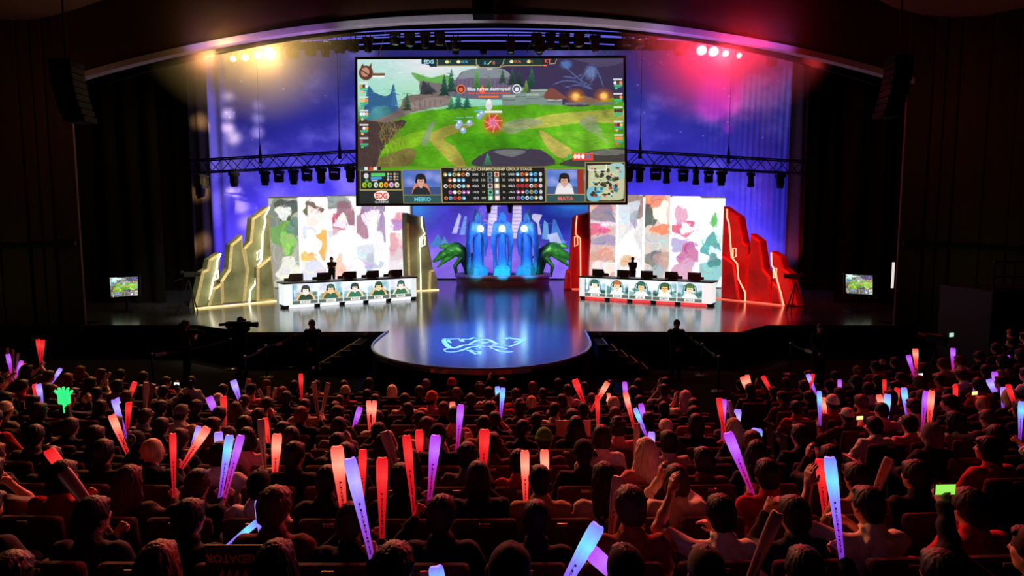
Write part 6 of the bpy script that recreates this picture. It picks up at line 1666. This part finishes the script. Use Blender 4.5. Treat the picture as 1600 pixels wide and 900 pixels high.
ra = random.Random(12)
HAIRW = {'short': 'short {} hair', 'crop': 'cropped {} hair', 'messy': 'tousled {} hair', 'bob': 'chin-length {} hair', 'long': 'long {} hair', 'ponytail': '{} ponytail', 'curly': 'curly {} hair', 'buzz': 'shaved {} hair', 'cap': '{} cap', 'cap_back': '{} backward cap', 'beanie': '{} beanie', 'bucket': '{} bucket hat', 'hood': '{} hood up'}
for P in PEOPLE:
    k, x, y, z, a, px, n = P['s']
    pose = {}
    if P['hold']:
        q = .03 if k >= 6 else .08
        for nn, lo in P['hold']:
            pose[nn] = tuple(round(c / q) * q if not P.get('exact') else c for c in lo); pose['grip' + nn] = 1.0
            sd = -1 if nn == 'L' else 1; pose['palm' + nn] = (-sd, .1, 0); pose['fwd' + nn] = (-.15 * sd, .75, .55)
        if k >= 6: pose['yaw'] = round(ra.uniform(-.3, .3), 1)
        key = tuple(sorted((a_, b_) for a_, b_ in pose.items()))
    else:
        act = P['act'] or ra.choices(['rest', 'clap', 'chin', 'turn', 'turn2', 'down', 'tilt', 'clap_wide', 'binocular'], [40, 12, 8, 13, 13, 8, 16, 1, 1])[0]
        pose = dict(ACT[act]); P['act'] = act; key = act
    vox = .0085 if k >= 8 else (.011 if k >= 5 else .015)
    key = (key, vox)
    hw = HAIRW[P['hair']].format(P['hc'])
    lab = 'person with %s%s in %s %s, %s, %s from the gold-slab side' % ('' if 'hair' in hw else 'a ', hw, P['tc'], {'tee': 'shirt', 'jacket': 'jacket', 'hoodie': 'hoodie'}[P['top']], 'front row' if k == 0 else ORD[k + 1] + ' row', ORD[n])
    P['lab'] = lab
    p = p_world(P, (0, 0, 0))
    P['obj'], _ = person(key, pose, p, a + (ra.uniform(-.12, .12) if not P['hold'] else 0), P['hair'], P['hc'], P['top'], P['tc'], lab, 'seated audience', vox, P['sc'])

# cap print of the person with the round badge
P = near(208, 684)
if P['hair'] == 'cap_back':
    tr, asp = text_tris('EDG')
    me = bpy.data.meshes.new('cap_print'); v = [((q[0] - .5) * .09, 0, (q[1] - asp / 2) * .09) for t_ in tr for q in t_]
    me.from_pydata(v, [], [(3 * i, 3 * i + 1, 3 * i + 2) for i in range(len(tr))])
    whp = mat('white_print', srgb(220, 214, 206), .6)
    c = link('cap_print', me, whp, P['obj']); c.location = (0, -.092, 1.115); c.rotation_euler = (-.25, 0, 0)
    b = bmesh.new(); tube(b, [(.062 * math.cos(2 * PI * q / 28), 0, .062 * math.sin(2 * PI * q / 28)) for q in range(29)], .004, 5, False); c = obj('cap_badge_ring', b, whp, P['obj']); c.location = (0, -.092, 1.115); c.rotation_euler = (-.25, 0, 0)

# ------------------------------------------------------------------ inflatable cheering sticks
def stick_mesh():
    prof = [(0, .30), (.03, .42), (.25, .50), (.5, .70), (.75, .95), (.9, 1.0), (.97, .96), (1.0, .80)]
    b = bmesh.new(); rings = []; seg = 14
    for z, r in prof:
        rings.append([b.verts.new((.5 * r * math.cos(2 * PI * q / seg), .30 * r * math.sin(2 * PI * q / seg), z - (.012 * abs(math.cos(2 * PI * q / seg)) < .006 and z > .95) * .01)) for q in range(seg)])
    for i in range(len(rings) - 1):
        for q in range(seg): b.faces.new((rings[i][q], rings[i][(q + 1) % seg], rings[i + 1][(q + 1) % seg], rings[i + 1][q]))
    b.faces.new(rings[0][::-1]); b.faces.new(rings[-1])
    me = bpy.data.meshes.new('cheering_stick'); b.to_mesh(me); b.free(); me.polygons.foreach_set('use_smooth', [True] * len(me.polygons)); return me
def glow_mat(name, lo, hi, hot, st):
    m = bpy.data.materials.new(name); m.use_nodes = True; N = m.node_tree.nodes; L = m.node_tree.links; b = N['Principled BSDF']
    tc = N.new('ShaderNodeTexCoord'); sx = N.new('ShaderNodeSeparateXYZ'); L.new(tc.outputs['Object'], sx.inputs[0])
    r = N.new('ShaderNodeValToRGB'); e = r.color_ramp.elements; e[0].position = 0.0; e[0].color = (*[c * .35 for c in lo], 1); e[1].position = 1.0; e[1].color = (*hi, 1)
    for p, c in ((.35, lo), (.62, hi), (.80, hot)):
        q = e.new(p); q.color = (*c, 1)
    L.new(sx.outputs['Z'], r.inputs['Fac']); L.new(r.outputs['Color'], b.inputs['Emission Color'])
    nz = N.new('ShaderNodeTexNoise'); nz.inputs['Scale'].default_value = 6; L.new(tc.outputs['Object'], nz.inputs['Vector'])
    mr = N.new('ShaderNodeMapRange'); mr.inputs['To Min'].default_value = st * .75; mr.inputs['To Max'].default_value = st * 1.25; L.new(nz.outputs['Fac'], mr.inputs['Value']); L.new(mr.outputs['Result'], b.inputs['Emission Strength'])
    b.inputs['Base Color'].default_value = (.22, .16, .18, 1); b.inputs['Roughness'].default_value = .3
    return m
GM = {'R': glow_mat('glow_red', (.5, .004, .01), (.80, .008, .014), (1, .04, .035), 1.0), 'O': glow_mat('glow_orange', (.65, .012, .016), (.95, .085, .06), (1, .40, .26), 1.15), 'P': glow_mat('glow_magenta', (.42, .01, .22), (.42, .04, .75), (.55, .16, 1), 1.1),
      'V': glow_mat('glow_violet', (.30, .05, .62), (.28, .16, .95), (.50, .42, 1), 1.15), 'B': glow_mat('glow_blue', (.28, .04, .72), (.22, .20, 1), (.18, .72, 1), 1.15),
      'W': mat('clear_film', srgb(210, 176, 168), .3, var=.1, trans=.35, spec=.6)}
SM = stick_mesh(); SM.materials.append(GM['R'])
tr, asp = text_tris('LEGENDS')
tm = bpy.data.meshes.new('printed_lettering')
vv = []
for t_ in tr:
    for q in t_:
        zz = .62 - q[0] * .46; xx = (q[1] - asp / 2) * .46 * 1.15 * 1.6
        vv.append((xx, -.30 * (.50 + (zz - .25) * .8 if zz > .25 else .5) * math.sqrt(max(0, 1 - (xx / .36) ** 2)) - .035, zz))
tm.from_pydata(vv, [], [(3 * i, 3 * i + 1, 3 * i + 2) for i in range(len(tr))]); tm.materials.append(mat('dark_print', srgb(26, 16, 40), .6))
handn = {}
for kind, G, T, w, P in PLACED:
    k, n = P['s'][0], P['s'][6]
    handn[id(P)] = handn.get(id(P), 0) + 1
    rw = ('front row' if k == 0 else ORD[k + 1] + ' row') + ', ' + ORD[n] + ' from the gold-slab side'
    if T is not None:
        d = T - G; L = d.length; w = min(max(w, .045), .12); L = min(L, .78)
        o = bpy.data.objects.new('cheering_stick', SM); COL.objects.link(o)
        u = d.normalized()
        toc = (Vector((0, 0, CZ)) - G); toc = (toc - u * toc.dot(u)).normalized(); yv = -toc; xv = yv.cross(u).normalized()
        R_ = Matrix((xv, yv, u)).transposed()
        o.matrix_world = Matrix.Translation(G - u * .05) @ R_.to_4x4() @ Matrix.Diagonal((w, w, L + .05, 1))
        o.material_slots[0].link = 'OBJECT'; o.material_slots[0].material = GM[kind]
        lab = '%s inflatable stick, %s%s' % (('glowing ' if kind != 'W' else '') + SNAME[kind], rw, ', second of a pair' if handn[id(P)] == 2 else '')
        tag(o, lab, 'cheering stick', 'inflatable cheering sticks')
        if L * F / proj(*G)[2] > 42:
            c = bpy.data.objects.new('printed_lettering', tm); COL.objects.link(c); c.parent = o
    elif kind.startswith('phone'):
        t = thing('mobile_phone', {'g': 'phone with a bright green screen held up', 'w': 'phone with a white screen held up', 'y': 'phone-sized yellowish light held up'}[kind[-1]] + ', ' + rw, 'phone', G, P['s'][4])
        b = bmesh.new(); box(b, (0, .03, .06), (.115, .009, .062), bev=.004); obj('casing', b, blackm, t)
        b = bmesh.new(); box(b, (0, .024, .06), (.106, .002, .054)); obj('screen', b, mat('phone_screen_' + kind[-1], (.1, .1, .1), .3, emit={'g': (.30, .75, .10), 'w': (.8, .9, 1), 'y': (1, .85, .3)}[kind[-1]], estr=1.2), t)
    else:
        S = Solid(); S.box((0, 0, .10), (.05, .012, .05), .015, .02); S.cone((0, 0, -.06), (0, 0, .06), .016, .02, .01)
        for q in range(5):
            a_ = (q - 2) * .42; S.cone((math.sin(a_) * .05, 0, .11 + math.cos(a_) * .03), (math.sin(a_) * .13, 0, .11 + math.cos(a_) * .12), .018, .016, .01)
        v, fs = S.mesh(.008); me = np_mesh('hand_clapper', v, fs); me.materials.append(mat('glow_green', (.1, .6, .2), .4, emit=(.03, .9, .25), estr=1.0))
        o = link('hand_clapper', me); o.location = G; o.scale = (1.25,) * 3; tag(o, 'green glowing hand-shaped clapper held up, ' + rw, 'clapper')

# placards
def placard(px0, px1, py0, py1, Y, m, lab, txt=None):
    a, b = at_y(px0, py1, Y), at_y(px1, py0, Y)
    t = thing('placard', lab, 'placard', ((a.x + b.x) / 2, Y, a.z))
    w, h = b.x - a.x, b.z - a.z
    q = bmesh.new(); box(q, (0, .004, h / 2), (w, .008, h)); obj('board', q, m, t)
    if txt:
        tr, asp = text_tris(txt); pm = mat('tan_print', srgb(214, 180, 150), .6)
        s_ = w * .98
        me = bpy.data.meshes.new('printed_lettering'); me.from_pydata([(-(q_[0] - .5) * s_, -.003, h * .62 - (q_[1] - asp / 2) * s_ * 1.0) for t_ in tr for q_ in t_], [], [(3 * i, 3 * i + 1, 3 * i + 2) for i in range(len(tr))]); link('printed_lettering', me, pm, t)
        q = bmesh.new()
        for x in (-.10, -.04, .03, .10):
            prism(q, [(w * (x * 2 - .12), -.003, 0), (w * (x * 2 + .02), -.003, 0), (w * x * 2, -.003, h * .34)], (0, -.001, 0))
        obj('printed_claw_marks', q, pm, t)
    return t
Pq = near(900, 667); placard(869, 923, 657, 682, Pq['s'][2] + .42, mat('pale_card', srgb(226, 190, 180), .7), 'pale card sign held up in front of a long-haired person in the middle rows')
Pq = near(288, 868); placard(322, 412, 852, 906, Pq['s'][2] + .30, mat('black_card', srgb(14, 14, 18), .5), 'black upside-down card with tan lettering and claw marks by the lowest row', 'PREDATOR')

# ------------------------------------------------------------------ people standing in front of and on the stage, players at the desks
armsx = dict(stand=True, L=(.08, .20, 1.13), R=(-.08, .22, 1.16), gripL=.6, gripR=.6, fwdL=(1, .1, 0), fwdR=(-1, .1, 0), palmL=(0, -1, 0), palmR=(0, -1, 0))
front = dict(stand=True, L=(-.03, .20, .92), R=(.04, .21, .93), gripL=.7, gripR=.7, palmL=(0, -1, 0), palmR=(0, -1, 0))
shoul = dict(stand=True, L=(-.12, .30, 1.45), R=(.16, .28, 1.42), gripL=.8, gripR=.8)
small = dict(stand=True, L=(-.08, .28, 1.26), R=(.10, .28, 1.28), gripL=.8, gripR=.8)
Y = 33.2
for px, pose, hair, top, lab, rz in ((519, armsx, 'short', 'jacket', 'person in dark clothes standing with folded arms behind the gold team desk', PI + .15), (988, front, 'cap_back', 'tee', 'person in a dark shirt and cap standing behind the red team desk', -.3)):
    p = at_y(px, 440, Y); person(('st', px), pose, (p.x, Y, ST), rz, hair, 'black', top, 'charcoal', lab, None, .013, 1.06)
for px, Yp, pose, hair, hc_, top, tc_, lab, rz in ((488, 17.3, front, 'short', 'black', 'jacket', 'black', 'suited person standing before the stage front on the gold side', PI), (1057, 17.3, front, 'short', 'black', 'jacket', 'black', 'suited person standing before the stage front on the red side', PI),
        (1281, 16.6, front, 'crop', 'black', 'jacket', 'charcoal', 'person in a dark suit standing by the outer belt on the red side', PI - .3), (377, 17.9, shoul, 'cap', 'black', 'jacket', 'black', 'camera operator in black filming over the gold side floor', PI - 2.2), (289, 17.2, small, 'ponytail', 'brown', 'tee', 'maroon', 'person in a maroon shirt holding a camera on the gold side floor', -.7)):
    p = at_y(px, 520, Yp)
    person(('st', px), pose, (p.x, Yp, 0), rz, hair, hc_, top, tc_, lab, None, .013, 1.03)
# their cameras
p = at_y(377, 509, 17.9); t = thing('shoulder_camera', 'black shoulder camera held by the operator on the gold side floor', 'camera', (p.x - .02, 17.75, p.z))
b = bmesh.new(); box(b, (0, 0, .06), (.70, .16, .17), bev=.02); box(b, (.12, -.02, .19), (.22, .06, .06), bev=.01); obj('camera_body', b, blackm, t); b = bmesh.new(); tube(b, [(.34, 0, .06), (.56, 0, .06)], [.06, .085], 12); obj('lens', b, blackm, t); b = bmesh.new(); tube(b, [(-.34, 0, .07), (-.55, 0, .05)], .04, 8); obj('battery', b, blackm, t)
p = at_y(300, 522, 17.0); t = thing('hand_camera', 'small black camera held by the person in the maroon shirt', 'camera', (p.x, 17.05, p.z))
b = bmesh.new(); box(b, (0, 0, .05), (.26, .14, .15), bev=.02); obj('camera_body', b, blackm, t); b = bmesh.new(); tube(b, [(.12, 0, .06), (.30, .03, .06)], .045, 10); obj('lens', b, blackm, t)
p = at_z(1466, 618, 0); tripod_camera((at_y(1465, 520, 13.6).x, 13.6, 0), 1.72, .4, 'tripod camera with a lit viewfinder standing behind the outer red side seats', mat('viewfinder_glow', (.1, .1, .1), .3, emit=(.5, .8, .72), estr=1.0))
typ = dict(L=(-.14, .40, .74), R=(.14, .40, .74), gripL=.3, gripR=.3, pitch=-.06)
headset = mat('headset_black', srgb(18, 18, 20), .4)
for (t, pts, A, B, ang, L), side in ((desk_l, 'gold'), (desk_r, 'red')):
    for k, (p, a) in enumerate(pts):
        if side == 'red' and k in (1, 2): hs = 'black'
        o, J = person('player', typ, p, ang + PI, 'short', ('black', 'brown', 'dark brown')[k % 3], 'tee', 'white' if side == 'red' else 'orange', 'player with a headset at the %s team desk, %s from the centre of the stage' % (side, ORD[5 - k if side == 'gold' else k + 1]), 'players at the desks', .013, 1.10)
        hc = J['head']
        b = bmesh.new(); tube(b, [(.088 * math.cos(PI * q / 12), hc[1] - .005, hc[2] + .02 + .125 * math.sin(PI * q / 12)) for q in range(13)], .010, 6)
        for s in (-1, 1): tube(b, [(.075 * s, hc[1] - .005, hc[2] - .005), (.102 * s, hc[1] - .005, hc[2] - .005)], .036, 10)
        obj('headset', b, headset, o)
        t2 = thing('player_chair', 'black swivel chair of the %s side player %s from the centre of the stage' % (side, ORD[5 - k if side == 'gold' else k + 1]), 'chair', p, ang + PI, 'player chairs')
        b = bmesh.new(); box(b, (0, .04, .42), (.48, .48, .08), bev=.03); obj('seat', b, blackm, t2)
        b = bmesh.new(); box(b, (0, -.22, .80), (.46, .09, .70), bev=.035); obj('backrest', b, blackm, t2)
        b = bmesh.new(); tube(b, [(0, 0, .05), (0, 0, .4)], .03, 8)
        for q in range(5): tube(b, [(0, 0, .08), (.28 * math.cos(q * 1.2566), .28 * math.sin(q * 1.2566), .04)], .022, 6)
        obj('base', b, blackm, t2)
# ------------------------------------------------------------------ light
W = bpy.data.worlds.new('dark_hall'); SC.world = W; W.use_nodes = True
W.node_tree.nodes['Background'].inputs[0].default_value = (.9, .55, .5, 1); W.node_tree.nodes['Background'].inputs[1].default_value = .0016
K = 1.0
# blue-violet wash of the sky cloth: battens low behind the set and lamps in the rig
for x in (-14, -7, 0, 7, 14):
    area('cloth_wash_low', (x + AX, 37.6, 2.0), (x + AX, BY, 6.0), (.24, .165, 1.0), 520 * K, 6.5, .4, 150)
for x in (-13, -4.5, 4.5, 13):
    area('cloth_wash_high', (x + AX, 33.5, 16.5), (x + AX, BY, 8.0), (.24, .25, .62), 270 * K, 5, .5, 140)
# lamps of the rig just behind the bright front lamps
def LP(px, py=97, Y=FYL + 1.2): return at_y(px, py, Y)
# gold side: warm spots with cloud-like patches
for py, w in ((165, .5), (185, .8), (206, 1)): spot('warm_patch', LP(383), at_y(403, py, BY), (1, .72, .52), 34000 * w, 2.8, 1.0, .25)
for px, py, w in ((366, 302, 1), (376, 322, .9), (384, 348, .7), (394, 372, .5), (366, 215, .4)): spot('warm_patch', LP(403), at_y(px, py, BY), (1, .78, .60), 36000 * w, 3.4, 1.0, .25)
for py, w in ((150, .5), (178, 1), (200, .9)): spot('warm_patch', LP(364), at_y(358, py, BY), (1, .74, .55), 30000 * w, 2.8, 1.0, .25)
for py in (190, 300, 380): spot('warm_patch', LP(395), at_y(315, py, 38.4), (1, .62, .28), 52000, 4.2, 1.0, .25)
spot('gold_set_light', (-6, 18.6, 10.2), at_y(372, 425, 26.5), (1, .97, .70), 4300, 36, .7, .3)
spot('gold_set_light', (-5, 19, 10.0), at_y(662, 400, 31.5), (1, .97, .70), 4300, 12, .7, .3)
# red side
spot('red_set_light', (5.5, 18.6, 10.2), at_y(1172, 425, 26.5), (1, .03, .035), 4000, 36, .7, .3)
spot('red_set_light', (4, 19, 10.0), at_y(896, 400, 31.5), (1, .03, .04), 3800, 12, .7, .3)
spot('red_leg_light', at_y(1243, 438, 37.0), at_y(1247, 350, 38.4), (1, .05, .04), 700, 60, .9, .1)
spot('red_cloth_light', LP(1134), at_y(1120, 150, BY), (1, .02, .30), 26000, 13, 1.0, .25)
spot('red_cloth_light', LP(1134), at_y(1138, 200, BY), (1, .02, .30), 12000, 2.6, .8, .2)
# statues in blue, their feet in cyan
for x in (-3.4, 3.0): spot('statue_light', (bx + x, 31.2, 5.1), (bx - x * .1, by_, 3.3), (.006, .17, 1.0), 1350, 46, .6, .15)
for x in (-1.5, 0, 1.5): spot('statue_uplight', (bx + x, by_ - 3.4, ST + .9), (bx + x, by_, 1.7), (.01, .62, .75), 420, 34, .8, .2)
for q in orb_pos: point('orb_glow', q + Vector((0, -.35, .05)), (.4, .85, 1), 12, .2)
for sg in (-1, 1): spot('dragon_light', (bx + sg * 1.8, 31.2, 5.0), (bx + sg * 3.7, by_, 2.9), (.42, 1, .25), 6500, 24, .7, .2)
# blue pool on the tongue and pale light along the deck
spot('tongue_light', (AX - 1, 27, 12.5), (AX, 18.5, ST), (.03, .20, 1.0), 52000, 27, .8, .4)
for sx, c in ((-7.2, (1, .9, .75)), (6.2, (.8, .85, 1))): spot('deck_light', (AX + sx, 27, 12.5), (AX + sx * 1.05, 23, ST), c, 16000, 34, .9, .4)
spot('deck_gold_fill', (-6, 18.6, 10.2), at_z(352, 497, ST), (1, .92, .6), 15000, 20, .9, .3)  # added spots, this and the next: gold and red sheen of the outer deck
spot('deck_red_fill', (5.5, 18.6, 10.2), at_z(1185, 494, ST), (1, .02, .06), 15000, 20, .9, .3)
spot('emblem_fill', (AX, 19.5, 10.4), at_z(757, 541, ST), (1, .95, .92), 700, 16, .8, .1)  # added white spot that keeps the emblem pale in the blue pool
# purple light along the curved edge
for x, c, pw in ((-7.4, (.55, .28, 1), 13), (-2.5, (.5, .55, .62), 9), (3.5, (.55, .5, .6), 9), (7.4, (.42, .16, 1), 14)):
    area('edge_wash', (AX + x, HY - .7, arc(AX + x) - 1.1), (AX + x, HY - .1, arc(AX + x) - .1), c, pw, 4.6, .15, 50)
# thin stage haze around the bright front lamps, and the light they throw into it
def haze(name, c, r, dens, lab):
    b = bmesh.new(); bmesh.ops.create_icosphere(b, subdivisions=3, radius=1.0)
    m = bpy.data.materials.new(name); m.use_nodes = True; N = m.node_tree.nodes; N.remove(N['Principled BSDF'])
    v = N.new('ShaderNodeVolumeScatter')
    tc = N.new('ShaderNodeTexCoord'); gr = N.new('ShaderNodeTexGradient'); gr.gradient_type = 'SPHERICAL'; mu = N.new('ShaderNodeMath'); mu.operation = 'MULTIPLY'; mu.inputs[1].default_value = dens * 2
    m.node_tree.links.new(tc.outputs['Object'], gr.inputs['Vector']); m.node_tree.links.new(gr.outputs['Fac'], mu.inputs[0]); m.node_tree.links.new(mu.outputs[0], v.inputs['Density'])
    v.inputs['Anisotropy'].default_value = 0.0
    m.node_tree.links.new(v.outputs[0], N['Material Output'].inputs['Volume'])
    o = obj(name, b, m); o.location = c; o.scale = r; tag(o, lab, 'haze', kind='stuff'); return o
gw = at_y(408, 86, FYL); rw_ = at_y(1112, 82, FYL)
haze('warm_haze', (gw.x + .4, 22.3, gw.z + .2), (3.9, 3.4, 3.2), .10, 'thin stage haze glowing around the warm front lamps')
haze('red_haze', (rw_.x, 22.3, rw_.z + .2), (4.0, 3.4, 3.3), .20, 'thin stage haze glowing around the red front lamps')
for p, s, r in LAMPS:
    point('lamp_glow', (p.x, p.y - .25, p.z - .03), (1, .60, .16) if s == 'warm' else (1, .02, .05), ({True: 650, False: 90} if s == 'warm' else {True: 480, False: 70})[r > 7], .1)
    if r > 7: point('lamp_spill', (p.x, HY - .55, arc(p.x) - .35), (1, .58, .12) if s == 'warm' else (1, .02, .03), 52 if s == 'warm' else 46, .12)  # added unseen point before the header, for the haze and flare glow there
# rim light over the audience from the rig: warm on the gold side, red elsewhere
def aud(nm, x, tx, col, pw, deg=46): spot(nm, (x, HY + .6, 10.2), (tx, 4.6, 1.2), col, pw * 1.55, deg, .35, .3)
aud('audience_warm', -10, -8.5, (1, .36, .13), 3600); aud('audience_warm', -8, -4.5, (1, .32, .13), 3400)
aud('audience_red', -3, -1.8, (1, .08, .06), 3800); aud('audience_red', 2.5, 1.5, (1, .05, .055), 3600); aud('audience_red', 7, 4.5, (1, .04, .05), 3200); aud('audience_red', 10, 9, (1, .05, .05), 2600)
aud('audience_cream', 0, 0, (1, .62, .45), 900, 50)
# dim unseen fills added on the side walls, greenish low, warm high
area('wall_light', (-17.5, 17.5, 2.5), (-17, HY, 4), (.6, .72, .25), 7.0, 1.2); area('wall_light', (15.8, 17.5, 2.5), (16.5, HY, 4), (.55, .72, .2), 7, 1.2)
area('wall_light', (-15, 17, 8), (-15.2, HY, 8), (1, .5, .3), 9, 2); area('wall_light', (14.6, 17, 8), (15, HY, 8), (1, .35, .25), 9, 2)

SC.view_settings.view_transform = 'Standard'; SC.view_settings.look = 'None'; SC.view_settings.gamma = 1.0; SC.view_settings.use_curve_mapping = False
SC.view_settings.exposure = 0.0
SC.render.engine = 'CYCLES'
cy = SC.cycles
cy.use_denoising = True; cy.max_bounces = 5; cy.diffuse_bounces = 2; cy.glossy_bounces = 3; cy.transmission_bounces = 4; cy.transparent_max_bounces = 4
cy.sample_clamp_indirect = 4.0; cy.use_light_tree = True; cy.volume_bounces = 0; cy.caustics_reflective = False; cy.caustics_refractive = False
